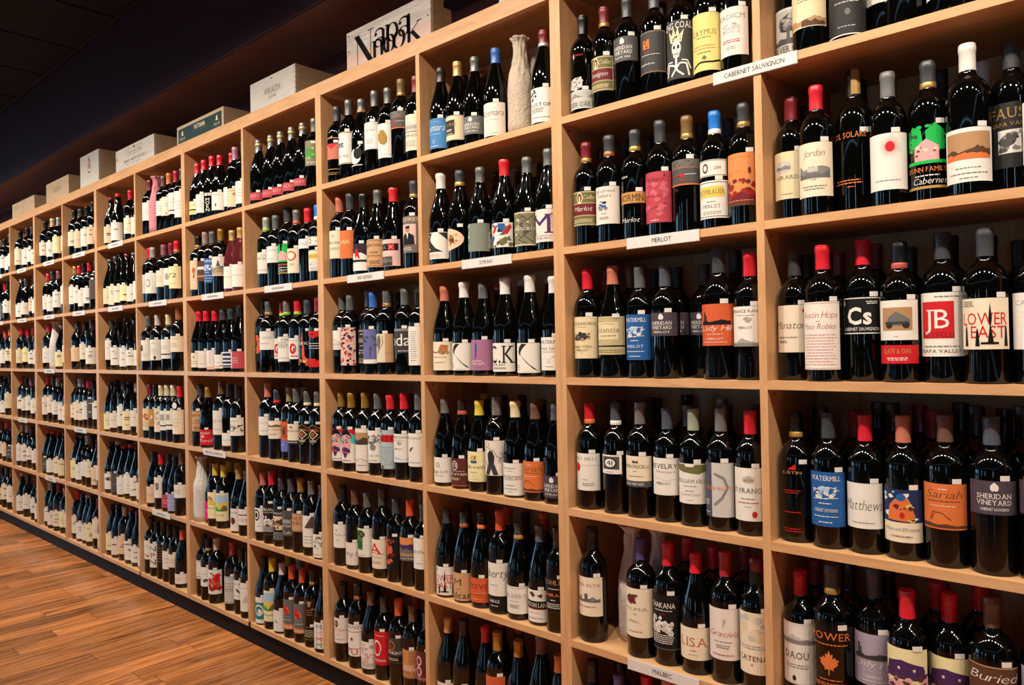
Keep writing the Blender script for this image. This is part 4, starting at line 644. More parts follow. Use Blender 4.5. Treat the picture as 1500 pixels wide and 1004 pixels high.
('M', 5, 'b', 'w', 0.2009, 0.0505, 0.963, 'p', 0.0561, 0.1875, 'c2', 74, None, 'cream label with small dark red tree', [('e', -0.25, 0.78, 0.28, 0.08, 'mr'), ('z', 5, -0.5, 0.05, 0.7, 0.86, 16, ['mr', 'bn'], 0.05), ('r', -0.28, -0.22, 0.66, 0.76, 'mr'), ('t', 'ALMA', 0.55, 0.06, 0.7, 'g7', 0, 'S'), ('n', 0.46, 0.49, 1, 0.1, 'g6', 0), ('t', 'Malbec', 0.3, 0.06, 0.3, 'g5', -0.1, 'I'), ('n', 0.1, 0.14, 1, 0.5, 'g6', 0)], None, 0, 0.963),
('M', 5, 'b', 'b', 0.2811, 0.0524, 1.016, 'r', 0.0412, 0.1763, 'k2', 74, None, 'black label with white scale pattern', [('t', 'CHAKANA', 0.76, 0.1, 0.75, 'w', -0.05, ''), ('n', 0.7, 0.73, 1, 0.6, 'w', 0), ('n', 0.64, 0.66, 1, 0.2, 'rd', 0), ('z', 12, -0.75, 0.55, 0.3, 0.58, 44, ['w', 'w', 'g8'], 0.06), ('n', 0.1, 0.28, 5, 0.8, 'w', -0.1), ('r', -1, 1, 0, 0.02, 'g4')], None, 0, 1.016),
('M', 5, 'b', 'g', 0.3608, 0.0521, 0.971, 'r', 0.0378, 0.1193, 'c2', 74, 14, 'cream label with copper capitals', [('t', 'LISA', 0.42, 0.28, 0.75, 'cp', 0, 'S'), ('n', 0.26, 0.32, 2, 0.2, 'pr', 0), ('n', 0.14, 0.18, 1, 0.3, 'g6', 0)], None, 0, 0.971),
('M', 5, 'b', 'b', 0.4409, 0.0525, 1.028, 'r2', 0.0561, 0.1752, 'w3', 74, None, 'pinkish label with faint script and plant', [('l', 'g6', 0.012, [(0.0, 0.62), (0.08, 0.76), (0.02, 0.8)]), ('l', 'g6', 0.012, [(0.08, 0.7), (0.16, 0.8)]), ('t', 'Graciela', 0.46, 0.11, 0.8, 'pr', 0, 'I'), ('n', 0.34, 0.37, 1, 0.6, 'g6', 0), ('n', 0.22, 0.3, 2, 0.4, 'g6', 0), ('n', 0.08, 0.12, 1, 0.7, 'pr', 0)], None, 0, 1.028),
('M', 5, 'b', 'b', 0.5205, 0.0508, 1.024, 'm', 0.0439, 0.1835, 'c2', 74, None, 'cream label with map sketch and black neck seal', [('z', 6, -0.8, 0.6, 0.55, 0.95, 24, ['g8', 'c'], 0.09), ('l', 'g7', 0.01, [(0.5, 0.92), (0.5, 0.8), (0.9, 0.78)]), ('l', 'bn', 0.012, [(0.7, 0.62), (0.9, 0.56)]), ('n', 0.4, 0.48, 2, 0.9, 'g7', 0), ('t', 'CATENA', 0.22, 0.08, 0.75, 'bn', 0, 'S'), ('p', 'cp', [(-0.06, 0.14), (0, 0.18), (0.06, 0.14)])], 'seal', 0, 1.024),
('M', 5, 'wrap', 'tissue', 0.1232, 0.124, 0.309, 'tissue-wrapped bottle'),
('M', 5, 'wrap', 'tissue', 0.2069, 0.1333, 0.314, 'tissue-wrapped bottle'),
('M', 5, 'b', 'b', 0.2875, 0.142, 1.004, 'r', 0, 0, 'c', 74, None, '', [], None, 1, 1.004),
('M', 5, 'b', 'b', 0.3639, 0.1399, 0.967, 'r', 0, 0, 'c', 74, None, '', [], None, 1, 0.967),
('M', 5, 'b', 'b', 0.4506, 0.14, 1.03, 'm', 0, 0, 'c', 74, None, '', [], None, 1, 1.03),
('M', 6, 'b', 'b', 0.041, 0.0415, 1.022, 'k', 0.0547, 0.1614, 'c2', 74, None, 'cream label', [('n', 0.5, 0.8, 3, 0.6, 'g6', 0)], None, 0, 1.022),
('M', 6, 'b', 'b', 0.0884, 0.107, 1.055, 'k', 0.039, 0.1431, 'c2', 74, None, 'cream label', [('n', 0.5, 0.8, 3, 0.6, 'g6', 0)], None, 0, 1.055),
('M', 6, 'b', 'b', 0.1296, 0.0398, 0.977, 'p', 0.0514, 0.1597, 'c2', 74, None, 'cream label', [('n', 0.5, 0.8, 3, 0.6, 'g6', 0)], None, 0, 0.977),
('M', 6, 'b', 'b', 0.2025, 0.0636, 1.0, 'r', 0.0514, 0.1555, 'c2', 74, None, 'cream label', [('n', 0.5, 0.8, 3, 0.6, 'g6', 0)], None, 0, 1.0),
('M', 6, 'b', 'b', 0.28, 0.0432, 1.066, 'or', 0.0815, 0.1758, 'c2', 74, None, 'cream label', [('n', 0.5, 0.8, 3, 0.6, 'g6', 0)], None, 0, 1.066),
('M', 6, 'b', 'b', 0.3545, 0.0798, 1.075, 'd', 0.0748, 0.1673, 'c2', 74, None, 'cream label', [('n', 0.5, 0.8, 3, 0.6, 'g6', 0)], None, 0, 1.075),
('M', 6, 'b', 'b', 0.4299, 0.0438, 1.082, 'm', 0.0999, 0.1879, 'c2', 74, None, 'cream label', [('n', 0.5, 0.8, 3, 0.6, 'g6', 0)], None, 0, 1.082),
('M', 6, 'b', 'b', 0.5136, 0.0533, 1.09, 'd', 0.1116, 0.1966, 'c2', 74, None, 'cream label', [('n', 0.5, 0.8, 3, 0.6, 'g6', 0)], None, 0, 1.09),
('S', 1, 'b', 'g', 0.0516, 0.0491, 0.974, 'k3', 0.0177, 0.1195, 'bl2', 74, None, 'light blue label with white script', [('n', 0.88, 0.9, 1, 0.5, 'lb', 0), ('t', 'Rasmara', 0.58, 0.24, 0.85, 'w', -0.05, 'I'), ('n', 0.46, 0.5, 1, 0.6, 'lb', 0), ('e', 0.0, 0.24, 0.1, 0.06, 'lb'), ('e', 0.0, 0.24, 0.07, 0.04, 'bl2'), ('n', 0.06, 0.1, 1, 0.4, 'w', 0)], None, 0, 0.974),
('S', 1, 'b', 'g', 0.1322, 0.049, 0.972, 'gc', 0.0292, 0.1115, 'c', 74, None, 'cream label with black box and gold lettering', [('r', -0.7, 0.25, 0.22, 0.82, 'g2'), ('t', 'Yorkes', 0.58, 0.16, 0.6, 'gd', -0.25, 'I'), ('n', 0.36, 0.46, 2, 0.3, 'w', -0.25), ('n', 0.24, 0.3, 1, 0.4, 'c', -0.2), ('f', 0.02, 'g7', 0.012)], None, 0, 0.972),
('S', 1, 'b', 'g', 0.2118, 0.049, 0.95, 'd2', 0.0333, 0.0932, 'g5', 74, None, 'grey label with white crown mark', [('e', -0.05, 0.8, 0.09, 0.1, 'w'), ('e', 0.06, 0.8, 0.09, 0.1, 'w'), ('p', 'w', [(-0.14, 0.86), (0, 0.97), (0.14, 0.86)]), ('t', 'SHERIDAN', 0.48, 0.15, 0.62, 'w', 0, 'S'), ('t', 'VINEYARD', 0.29, 0.15, 0.62, 'w', 0, 'S'), ('t', 'SYRAH', 0.12, 0.09, 0.5, 'w', 0, '')], None, 0, 0.936),
('S', 1, 'b', 'g', 0.3038, 0.049, 0.955, 'b', 0.008, 0.115, 'w3', 74, None, 'cream label with thin black script', [('t', 'Rasmara', 0.6, 0.2, 0.85, 'k2', 0, 'I'), ('n', 0.46, 0.5, 1, 0.5, 'g7', 0), ('n', 0.06, 0.09, 1, 0.5, 'g6', 0)], None, 0, 0.955),
('S', 1, 'wrap', 'kraft', 0.3937, 0.062, 0.302, 'bottle wrapped in speckled tan paper'),
('S', 1, 'b', 'g', 0.4979, 0.049, 0.95, ('m', 's'), 0.0083, 0.1138, 'w2', 74, None, 'white label with black ink square', [('r', -0.75, -0.15, 0.62, 0.96, 'w'), ('z', 9, -0.7, -0.2, 0.64, 0.95, 20, ['k', 'g3', 'w'], 0.06), ('t', 'CUSTOM', 0.46, 0.1, 0.85, 'k2', 0, 'S'), ('n', 0.28, 0.42, 3, 0.5, 'g5', -0.2), ('n', 0.12, 0.16, 1, 0.8, 'g6', 0)], None, 0, 0.949),
('S', 1, 'b', 'g', 0.0686, 0.1397, 0.956, 'k', 0, 0, 'c', 74, None, '', [], None, 1, 0.956),
('S', 1, 'b', 'g', 0.1469, 0.1503, 0.951, 'cp', 0, 0, 'c', 74, None, '', [], None, 1, 0.951),
('S', 1, 'wrap', 'kraft', 0.3778, 0.165, 0.3, 'bottle wrapped in tan paper, half hidden'),
('S', 2, 'b', 'g', 0.0435, 0.049, 1.017, 'w', 0.0183, 0.1047, 'w2', 74, None, 'white label with bold black letter and dark hill', [('p', 'g2', [(-0.9, 0.98), (-0.2, 0.98), (-0.45, 0.72), (0.1, 0.4), (0.6, 0.26), (-0.9, 0.26)]), ('p', 'w', [(-1, 0.5), (-0.6, 0.3), (-0.75, 0.28)]), ('p', 'g2', [(0.3, 0.98), (0.9, 0.98), (0.9, 0.7)]), ('t', 'K', 0.36, 0.55, 0.3, 'w', -0.72, 'S'), ('n', 0.06, 0.2, 3, 0.6, 'pk', -0.2)], None, 0, 1.017),
('S', 2, 'b', 'g', 0.1345, 0.049, 1.004, ('d', 'gdt'), 0.0364, 0.1108, '', 74, None, 'black bottle with cream half-moon label', [('p', 'pc2', [(-0.9, 1.0), (-0.48588858169106447, 0.9829628339198239), (-0.0999983034198354, 0.9330123957914696), (0.2313729277751576, 0.8535527412556181), (0.4856426050936692, 0.7499989396362728), (0.6454825896491853, 0.629408044199123), (0.699999999989206, 0.49999816339744835), (0.6454795474168352, 0.37058840775778434), (0.4856367279530399, 0.2499978792770432), (0.23136461624553373, 0.14644466140091494), (-0.10000848291881226, 0.06698576761376873), (-0.4858999354401353, 0.017036215395599408), (-0.9000117542563306, 1.3492429395967065e-11)]), ('p', 'bn', [(-0.5, 0.5), (-0.3, 0.72), (0.0, 0.6), (0.05, 0.36), (-0.3, 0.3)]), ('z', 5, -0.6, 0.2, 0.25, 0.7, 18, ['tn', 'cp'], 0.06)], None, 0, 1.004),
('S', 2, 'b', 'g', 0.2273, 0.049, 0.984, 'd2', 0.0256, 0.1148, 'gg', 74, None, 'grey green label with coloured strip', [('r', -1, -0.5, 0, 1, 'te'), ('z', 3, -0.95, -0.55, 0.4, 0.98, 12, ['cp', 'lb', 'gn', 'w'], 0.07), ('n', 0.06, 0.3, 4, 0.2, 'w', -0.75), ('r', -0.5, -0.47, 0, 1, 'c')], ('fig', 0.1061, 0.0343), 0, 0.984),
('S', 2, 'b', 'g', 0.3324, 0.049, 0.996, 'rx', 0.0272, 0.1023, 'w2', 74, None, 'white label with red, blue and green brush art', [('p', 'rd', [(-0.6, 0.5), (-0.2, 0.9), (-0.05, 0.8), (-0.4, 0.4)]), ('p', 'bl', [(0, 0.98), (0.5, 0.95), (0.4, 0.6), (0.05, 0.62)]), ('p', 'rd', [(0.3, 0.62), (0.8, 0.95), (0.9, 0.8), (0.6, 0.5)]), ('p', 'bl', [(-0.9, 0.05), (-0.5, 0.5), (-0.2, 0.42), (-0.6, 0.0)]), ('p', 'ol', [(-0.1, 0.2), (0.5, 0.42), (0.9, 0.3), (0.3, 0.05)]), ('p', 'g4', [(0.1, 0.5), (0.4, 0.62), (0.5, 0.5)]), ('z', 4, -0.9, 0.9, 0.05, 0.95, 26, ['rd', 'bl', 'ol', 'w', 'g5', 'nv'], 0.09)], None, 0, 0.996),
('S', 2, 'b', 'g', 0.4242, 0.049, 0.97, 'd2', 0.0224, 0.1266, 'kh2', 74, None, 'olive label with cream border and scrolls', [('f', 0.02, 'c', 0.03), ('l', 'g3', 0.02, [(-0.3, 0.95), (0.3, 0.8), (-0.2, 0.62), (0.4, 0.4), (-0.3, 0.2), (0.3, 0.05)]), ('l', 'g3', 0.02, [(0.7, 0.9), (0.2, 0.7), (0.7, 0.5), (0.1, 0.3), (0.7, 0.1)]), ('l', 'g3', 0.012, [(-0.7, 0.85), (-0.3, 0.75), (-0.7, 0.65)]), ('z', 7, -0.7, 0.5, 0.2, 0.9, 16, ['g4', 'kh'], 0.07), ('t', 'SYNDICATE', 0.46, 0.08, 0.85, 'w', 0, 'S')], None, 0, 0.97),
('S', 2, 'b', 'g', 0.509, 0.049, 0.999, 'd2', 0.0246, 0.1192, 'w3', 74, None, 'pale label with big purple capital letter', [('t', 'M', 0.26, 0.6, 0.75, 'pu', -0.1, 'S'), ('n', 0.4, 0.9, 9, 0.25, 'g7', 0.7), ('n', 0.17, 0.2, 1, 0.6, 'pu', 0), ('t', 'SYRAH', 0.08, 0.06, 0.5, 'pu', 0, '')], None, 0, 0.999),
('S', 2, 'b', 'g', 0.2156, 0.14, 0.992, 'k', 0, 0, 'c', 74, None, '', [], None, 1, 0.992),
('S', 2, 'b', 'g', 0.3131, 0.14, 0.999, 'm', 0, 0, 'c', 74, None, '', [], None, 1, 0.999),
('S', 2, 'b', 'g', 0.2842, 0.25, 0.95, 'k', 0, 0, 'c', 74, None, '', [], None, 1, 0.944),
('S', 2, 'b', 'g', 0.4053, 0.14, 0.976, 'k', 0, 0, 'c', 74, None, '', [], None, 1, 0.976),
('S', 3, 'b', 'g', 0.0509, 0.049, 0.98, 'ts2', 0.0168, 0.1125, 'c2', 74, None, 'cream label with copper tree', [('e', 0.3, 0.74, 0.3, 0.16, 'cp'), ('z', 4, 0, 0.6, 0.6, 0.88, 14, ['cp', 'tn'], 0.06), ('r', 0.26, 0.32, 0.55, 0.65, 'bn'), ('l', 'mr', 0.03, [(-0.8, 0.66), (-0.2, 0.62), (0, 0.66)]), ('n', 0.44, 0.5, 1, 0.7, 'tn', 0), ('n', 0.26, 0.3, 1, 0.4, 'tn', 0)], None, 0, 0.98),
('S', 3, 'b', 'g', 0.1451, 0.049, 1.002, 'w', 0.017, 0.1041, 'w2', 74, None, 'black brush stroke label beside mauve label', [('p', 'g2', [(-0.2, 0.98), (0.15, 0.97), (-0.15, 0.8), (-0.3, 0.68), (-0.28, 0.58), (0.1, 0.35), (0.55, 0.12), (0.85, 0.06), (0.3, 0.28), (-0.1, 0.5), (-0.42, 0.62), (-0.5, 0.72), (-0.42, 0.86)]), ('n', 0.08, 0.3, 3, 0.2, 'g5', -0.55), ('n', 0.03, 0.05, 1, 0.4, 'g6', 0.2)], None, 0, 1.002),
('S', 3, 'b', 'g', 0.2332, 0.0471, 0.97, 'd2', 0.0182, 0.1164, 'mv', 74, None, 'mauve label with blue feather', [('p', 'bl', [(-0.3, 0.4), (-0.25, 0.85), (-0.15, 0.95), (-0.1, 0.7), (-0.2, 0.4)]), ('l', 'k2', 0.01, [(-0.22, 0.35), (-0.2, 0.95)]), ('n', 0.28, 0.34, 1, 0.4, 'w', -0.2), ('t', 'Syrah', 0.18, 0.1, 0.5, 'w', -0.15, 'I'), ('n', 0.08, 0.1, 1, 0.3, 'mr', 0)], None, 0, 0.97),
('S', 3, 'b', 'g', 0.3266, 0.049, 1.001, 'w', 0.0143, 0.101, 'w2', 74, None, 'white label with two bold black serif capitals', [('t', 'C.K', 0.3, 0.62, 0.95, 'g2', 0, 'S'), ('t', 'SYRAH', 0.2, 0.08, 0.5, 'k2', -0.2, ''), ('n', 0.08, 0.16, 2, 0.6, 'g4', -0.1)], None, 0, 1.001),
('S', 3, 'b', 'g', 0.4275, 0.049, 1.001, 'w', 0.0112, 0.0991, 'w2', 74, None, 'black brush stroke label beside bold serif capitals', [('p', 'g2', [(-0.2, 0.98), (0.15, 0.97), (-0.15, 0.8), (-0.3, 0.68), (-0.28, 0.58), (0.1, 0.35), (0.55, 0.12), (0.85, 0.06), (0.3, 0.28), (-0.1, 0.5), (-0.42, 0.62), (-0.5, 0.72), (-0.42, 0.86)]), ('n', 0.08, 0.3, 3, 0.2, 'g5', -0.55), ('n', 0.03, 0.05, 1, 0.4, 'g6', 0.2)], None, 0, 1.001),
('S', 3, 'b', 'g', 0.5201, 0.049, 0.967, 'w', 0.0201, 0.1183, 'w2', 74, None, 'white label with grey capitals and spiral', [('t', 'WATERMILL', 0.8, 0.11, 0.85, 'k2', 0, 'S'), ('t', 'Petit Syrah', 0.62, 0.09, 0.7, 'g4', 0, 'S'), ('n', 0.54, 0.57, 1, 0.6, 'g6', 0), ('e', -0.05, 0.28, 0.1, 0.06, 'g7'), ('e', -0.05, 0.28, 0.07, 0.04, 'w'), ('l', 'pr', 0.01, [(0.1, 0.36), (0.5, 0.48)]), ('n', 0.1, 0.13, 1, 0.3, 'g6', 0)], None, 0, 0.967),
('S', 3, 'b', 'g', 0.1475, 0.1448, 0.994, 'ts2', 0, 0, 'c', 74, None, '', [], None, 1, 0.994),
('S', 3, 'b', 'g', 0.2268, 0.1272, 0.969, 'cp', 0, 0, 'c', 74, None, '', [], None, 1, 0.969),
('S', 3, 'b', 'g', 0.2619, 0.1986, 0.952, 'cp', 0, 0, 'c', 74, None, '', [], None, 1, 0.952),
('S', 3, 'b', 'g', 0.3197, 0.14, 0.999, 's', 0, 0, 'c', 74, None, '', [], None, 1, 0.999),
('S', 3, 'b', 'g', 0.4303, 0.14, 0.995, 's', 0, 0, 'c', 74, None, '', [], None, 1, 0.995),
('S', 4, 'b', 'g', 0.0434, 0.049, 0.95, 'tp', 0.0132, 0.0996, 'w2', 74, None, 'white label with round emblem and script', [('e', -0.05, 0.7, 0.18, 0.11, 'g6'), ('e', -0.05, 0.7, 0.14, 0.085, 'w2'), ('t', 'G', 0.65, 0.1, 0.12, 'g4', -0.05, 'S'), ('t', 'Stage Left', 0.38, 0.12, 0.7, 'g3', 0, 'I'), ('t', 'Syrah', 0.24, 0.07, 0.35, 'g5', 0, 'I')], None, 0, 0.948),
('S', 4, 'b', 'g', 0.1255, 0.0505, 0.951, ('k3', 'ts'), 0.0106, 0.1028, 'mr2', 74, None, 'maroon label with white ring emblem', [('e', -0.1, 0.74, 0.26, 0.17, 'w'), ('e', -0.1, 0.74, 0.22, 0.145, 'mr2'), ('t', 'TE', 0.68, 0.14, 0.22, 'w', -0.1, ''), ('n', 0.52, 0.55, 1, 0.8, 'c', 0), ('t', 'RED EVAN', 0.38, 0.09, 0.8, 'w', 0, 'S'), ('n', 0.2, 0.3, 3, 0.4, 'c', -0.1), ('r', -1, 1, 0.0, 0.02, 'or')], None, 0, 0.951),
('S', 4, 'b', 'g', 0.2043, 0.0494, 0.951, 'y', 0.0333, 0.1326, 'c3', 74, None, 'cream label with small yellow and blue picture', [('r', -0.2, 0.25, 0.62, 0.88, 'ye'), ('z', 5, -0.2, 0.25, 0.64, 0.84, 12, ['bl', 'ol', 'ye'], 0.05), ('r', -0.2, 0.25, 0.62, 0.7, 'bl'), ('t', 'Novela', 0.44, 0.12, 0.85, 'g3', 0, 'I'), ('n', 0.3, 0.33, 1, 0.3, 'g6', 0), ('n', 0.18, 0.2, 1, 0.15, 'g6', 0), ('n', 0.07, 0.09, 1, 0.5, 'g6', 0)], None, 0, 0.951),
('S', 4, 'b', 'b', 0.2823, 0.0479, 0.994, 'tp', 0.0593, 0.167, 'w3', 74, None, 'cream label with cartoon man in black vest', [('l', 'k2', 0.012, [(-0.35, 0.98), (-0.45, 0.86), (-0.35, 0.8), (-0.2, 0.82), (-0.15, 0.9), (-0.25, 0.98)]), ('l', 'k2', 0.014, [(-0.4, 0.8), (-0.7, 0.6), (-0.6, 0.4), (-0.4, 0.36)]), ('l', 'k2', 0.014, [(-0.2, 0.78), (0.2, 0.72), (0.4, 0.55), (0.75, 0.5), (0.8, 0.62), (0.6, 0.66)]), ('p', 'g2', [(-0.3, 0.6), (-0.1, 0.72), (0.1, 0.7), (0.25, 0.55), (0.2, 0.3), (-0.2, 0.3)]), ('p', 'g3', [(-0.25, 0.32), (0.25, 0.32), (0.5, 0.02), (0.15, 0.02), (0, 0.2), (-0.15, 0.02), (-0.5, 0.02)]), ('l', 'k2', 0.012, [(-0.4, 0.4), (-0.35, 0.3), (-0.5, 0.28), (-0.55, 0.38)]), ('l', 'k2', 0.012, [(0.5, 0.4), (0.6, 0.5), (0.7, 0.42), (0.55, 0.36)])], None, 0, 0.994),
('S', 4, 'b', 'g', 0.3604, 0.0482, 0.956, 'wx', 0.008, 0.1085, 'w2', 74, None, 'white label with black signature', [('t', 'Cloud House', 0.82, 0.06, 0.5, 'g5', -0.1, 'S'), ('n', 0.74, 0.77, 1, 0.2, 'g6', 0), ('t', 'mclaren', 0.52, 0.14, 0.75, 'k2', 0, 'I'), ('l', 'k2', 0.01, [(-0.7, 0.48), (0.75, 0.5)]), ('n', 0.28, 0.34, 1, 0.3, 'g6', 0), ('n', 0.18, 0.22, 1, 0.6, 'g6', 0), ('n', 0.1, 0.13, 1, 0.2, 'g6', 0)], None, 0, 0.956),
('S', 4, 'b', 'g', 0.4399, 0.0493, 0.951, 'br', 0.0267, 0.1219, 'or', 74, None, 'orange label with thin brown script', [('t', 'Sariah', 0.68, 0.18, 0.7, 'bn', 0, 'I'), ('n', 0.6, 0.64, 1, 0.75, 'bn', 0), ('n', 0.5, 0.53, 1, 0.5, 'w', 0), ('n', 0.86, 0.9, 1, 0.2, 'w', 0), ('h', 0.04, 0.14, 'bn', 5, -1, 1), ('l', 'bn', 0.012, [(-0.5, 0.2), (-0.4, 0.38), (0.0, 0.36), (0.1, 0.3), (0.3, 0.22)]), ('l', 'bn', 0.01, [(-0.45, 0.2), (-0.3, 0.36)])], None, 0, 0.951),
('S', 4, 'b', 'g', 0.5186, 0.0487, 0.95, 'sl', 0.0191, 0.0849, 'pl', 74, None, 'dark plum label with white crown mark', [('e', -0.05, 0.8, 0.09, 0.1, 'w'), ('e', 0.06, 0.8, 0.09, 0.1, 'w'), ('p', 'w', [(-0.14, 0.86), (0, 0.97), (0.14, 0.86)]), ('t', 'SHERIDAN', 0.48, 0.15, 0.62, 'w', 0, 'S'), ('t', 'VINEYARD', 0.29, 0.15, 0.62, 'w', 0, 'S'), ('t', 'SYRAH', 0.12, 0.09, 0.5, 'w', 0, '')], None, 0, 0.946),
('S', 4, 'b', 'g', 0.2249, 0.14, 0.992, 'nv', 0, 0, 'c', 74, None, '', [], None, 1, 0.992),
('S', 4, 'b', 'g', 0.1424, 0.14, 1.001, 'gd', 0, 0, 'c', 74, None, '', [], None, 1, 1.001),
('S', 4, 'b', 'g', 0.3074, 0.14, 1.0, 'k', 0, 0, 'c', 74, None, '', [], None, 1, 1.0),
('S', 4, 'b', 'g', 0.3886, 0.14, 0.961, 'br', 0, 0, 'c', 74, None, '', [], None, 1, 0.961),
('S', 4, 'b', 'g', 0.4688, 0.14, 0.975, 'br', 0, 0, 'c', 74, None, '', [], None, 1, 0.975),
('S', 5, 'b', 'g', 0.0446, 0.049, 0.95, 'd', 0.0089, 0.1057, 'w2', 74, None, 'white label with red lettering and black spires', [('t', 'LOWER', 0.48, 0.24, 0.86, 'rd', 0, ''), ('t', 'EAST', 0.22, 0.24, 0.62, 'rd', 0.15, ''), ('p', 'k', [(0.12, 0.1), (0.2, 0.45), (0.16, 0.6), (0.22, 0.92), (0.28, 0.6), (0.24, 0.45), (0.34, 0.1)]), ('p', 'k', [(-0.75, 0.06), (-0.72, 0.4), (-0.68, 0.5), (-0.64, 0.4), (-0.6, 0.06)]), ('p', 'k', [(-0.3, 0.06), (-0.26, 0.35), (-0.22, 0.42), (-0.18, 0.35), (-0.14, 0.06)]), ('p', 'k', [(0.72, 0.06), (0.76, 0.4), (0.8, 0.48), (0.84, 0.4), (0.88, 0.06)]), ('r', -0.1, 0.5, 0.1, 0.14, 'k'), ('n', 0.84, 0.96, 3, 0.3, 'g6', -0.6)], None, 0, 0.941),
('S', 5, 'b', 'g', 0.1273, 0.049, 0.95, ('d', 'cp'), 0.008, 0.1006, 'tn2', 74, None, 'tan label with black lowercase letters', [('t', 'M', 0.55, 0.24, 0.4, 'bn', -0.1, ''), ('n', 0.4, 0.44, 1, 0.2, 'bn', 0), ('t', 'vulcan', 0.08, 0.22, 0.95, 'k2', 0, 'S')], None, 0, 0.926),
('S', 5, 'b', 'g', 0.2074, 0.0506, 0.98, ('k', 'or'), 0.0188, 0.0965, 'or2', 74, None, 'orange red label with dark serif capitals', [('t', 'MOVI', 0.56, 0.2, 0.75, 'mr', 0, 'S'), ('n', 0.3, 0.4, 2, 0.6, 'rd', 0), ('n', 0.1, 0.16, 1, 0.5, 'ye', 0), ('l', 'ye', 0.02, [(-0.9, 0.35), (0.9, 0.4)])], None, 0, 0.98),
('S', 5, 'b', 'b', 0.2878, 0.0489, 1.028, 'or3', 0.0543, 0.1519, 'w2', 74, None, 'white label with black script over black panel', [('t', 'Liberty', 0.56, 0.26, 0.95, 'k2', 0, 'I'), ('n', 0.3, 0.36, 1, 0.3, 'g6', 0)], ('lab2', 0.0543, 0.0087, 'k2', [('t', 'SHIRAZ', 0.55, 0.2, 0.4, 'w', 0, ''), ('n', 0.3, 0.4, 1, 0.3, 'w', 0)]), 0, 1.028),
('S', 5, 'b', 'g', 0.367, 0.0474, 0.95, ('d', 'gdt'), 0.0205, 0.1058, 'w2', 74, None, 'white label with pale grey capitals', [('r', -1, 1, 0.92, 0.96, 'g8'), ('t', 'GILBERT', 0.58, 0.14, 0.85, 'g7', 0, 'S'), ('n', 0.44, 0.48, 1, 0.4, 'g6', 0), ('n', 0.2, 0.34, 3, 0.4, 'g6', 0)], None, 0, 0.931),
('S', 5, 'b', 'g', 0.4455, 0.0549, 0.954, 'sl', 0.0108, 0.1084, 'w2', 74, None, 'white label with black band and leaf marks', [('r', -1, 1, 0.42, 0.66, 'k2'), ('t', 'BARTON LANE', 0.47, 0.13, 0.92, 'w', 0, 'S'), ('r', -1, 1, 0.4, 0.42, 'rd'), ('p', 'g3', [(-0.4, 0.9), (-0.1, 0.78), (0.1, 0.84), (-0.1, 0.95)]), ('p', 'g3', [(0.2, 0.84), (0.5, 0.76), (0.55, 0.9)]), ('n', 0.28, 0.32, 1, 0.5, 'pk', 0), ('n', 0.1, 0.14, 1, 0.6, 'g6', 0)], None, 0, 0.954),
('S', 5, 'b', 'b', 0.5222, 0.0432, 0.98, 'k3', 0.0641, 0.1566, 'k2', 74, None, 'black label with white and orange lettering', [('t', 'KOHLER', 0.82, 0.13, 0.85, 'tn', 0, 'S'), ('n', 0.66, 0.7, 1, 0.4, 'w', 0), ('t', 'SHIRAZ', 0.44, 0.1, 0.7, 'or', 0, ''), ('n', 0.3, 0.36, 1, 0.2, 'w', 0), ('n', 0.06, 0.24, 3, 0.6, 'w', 0)], None, 0, 0.98),
('S', 5, 'b', 'g', 0.049, 0.14, 0.95, 'k', 0, 0, 'c', 74, None, '', [], None, 1, 0.944),
('S', 5, 'b', 'b', 0.2369, 0.14, 0.992, 'or3', 0, 0, 'c', 74, None, '', [], None, 1, 0.992),
('S', 5, 'b', 'b', 0.3893, 0.14, 1.0, 'or3', 0, 0, 'c', 74, None, '', [], None, 1, 1.0),
('S', 5, 'b', 'b', 0.3129, 0.14, 0.968, 'k', 0, 0, 'c', 74, None, '', [], None, 1, 0.968),
('S', 6, 'b', 'g', 0.041, 0.0493, 0.956, 'gc', 0.0403, 0.0884, 'c2', 74, None, 'cream label cut off by shelf below', [('n', 0.5, 0.9, 3, 0.6, 'g6', 0)], None, 0, 0.956),
('S', 6, 'b', 'g', 0.1217, 0.0452, 0.995, 'k', 0.0509, 0.096, 'w2', 74, None, 'white label cut off by shelf below', [('n', 0.5, 0.9, 3, 0.6, 'g6', 0)], None, 0, 0.995),
('S', 6, 'b', 'g', 0.2009, 0.0634, 0.967, 'r', 0.0474, 0.093, 'w2', 74, None, 'white label cut off by shelf below', [('n', 0.5, 0.9, 3, 0.6, 'g6', 0)], None, 0, 0.967),
('S', 6, 'b', 'b', 0.2762, 0.0405, 0.996, 'gc2', 0.0703, 0.1737, 'or2', 74, None, 'orange label cut off by shelf below', [('n', 0.5, 0.9, 3, 0.6, 'g6', 0)], None, 0, 0.996),
('S', 6, 'b', 'g', 0.354, 0.0503, 0.961, 'gc2', 0.0636, 0.1073, 'c2', 74, None, 'cream label cut off by shelf below', [('n', 0.5, 0.9, 3, 0.6, 'g6', 0)], None, 0, 0.961),
('S', 6, 'b', 'g', 0.4376, 0.0597, 1.073, 'br', 0.0924, 0.1307, 'c2', 74, None, 'cream label cut off by shelf below', [('n', 0.5, 0.9, 3, 0.6, 'g6', 0)], None, 0, 1.073),
('S', 6, 'b', 'g', 0.5201, 0.0419, 0.967, 'cp', 0.0826, 0.1238, 'w2', 74, None, 'white label cut off by shelf below', [('n', 0.5, 0.9, 3, 0.6, 'g6', 0)], None, 0, 0.967),
('S', 6, 'b', 'g', 0.277, 0.14, 0.95, 'or3', 0, 0, 'c', 74, None, '', [], None, 1, 0.884),
('S', 6, 'b', 'g', 0.1982, 0.1427, 0.95, 'r', 0, 0, 'c', 74, None, '', [], None, 1, 0.887),
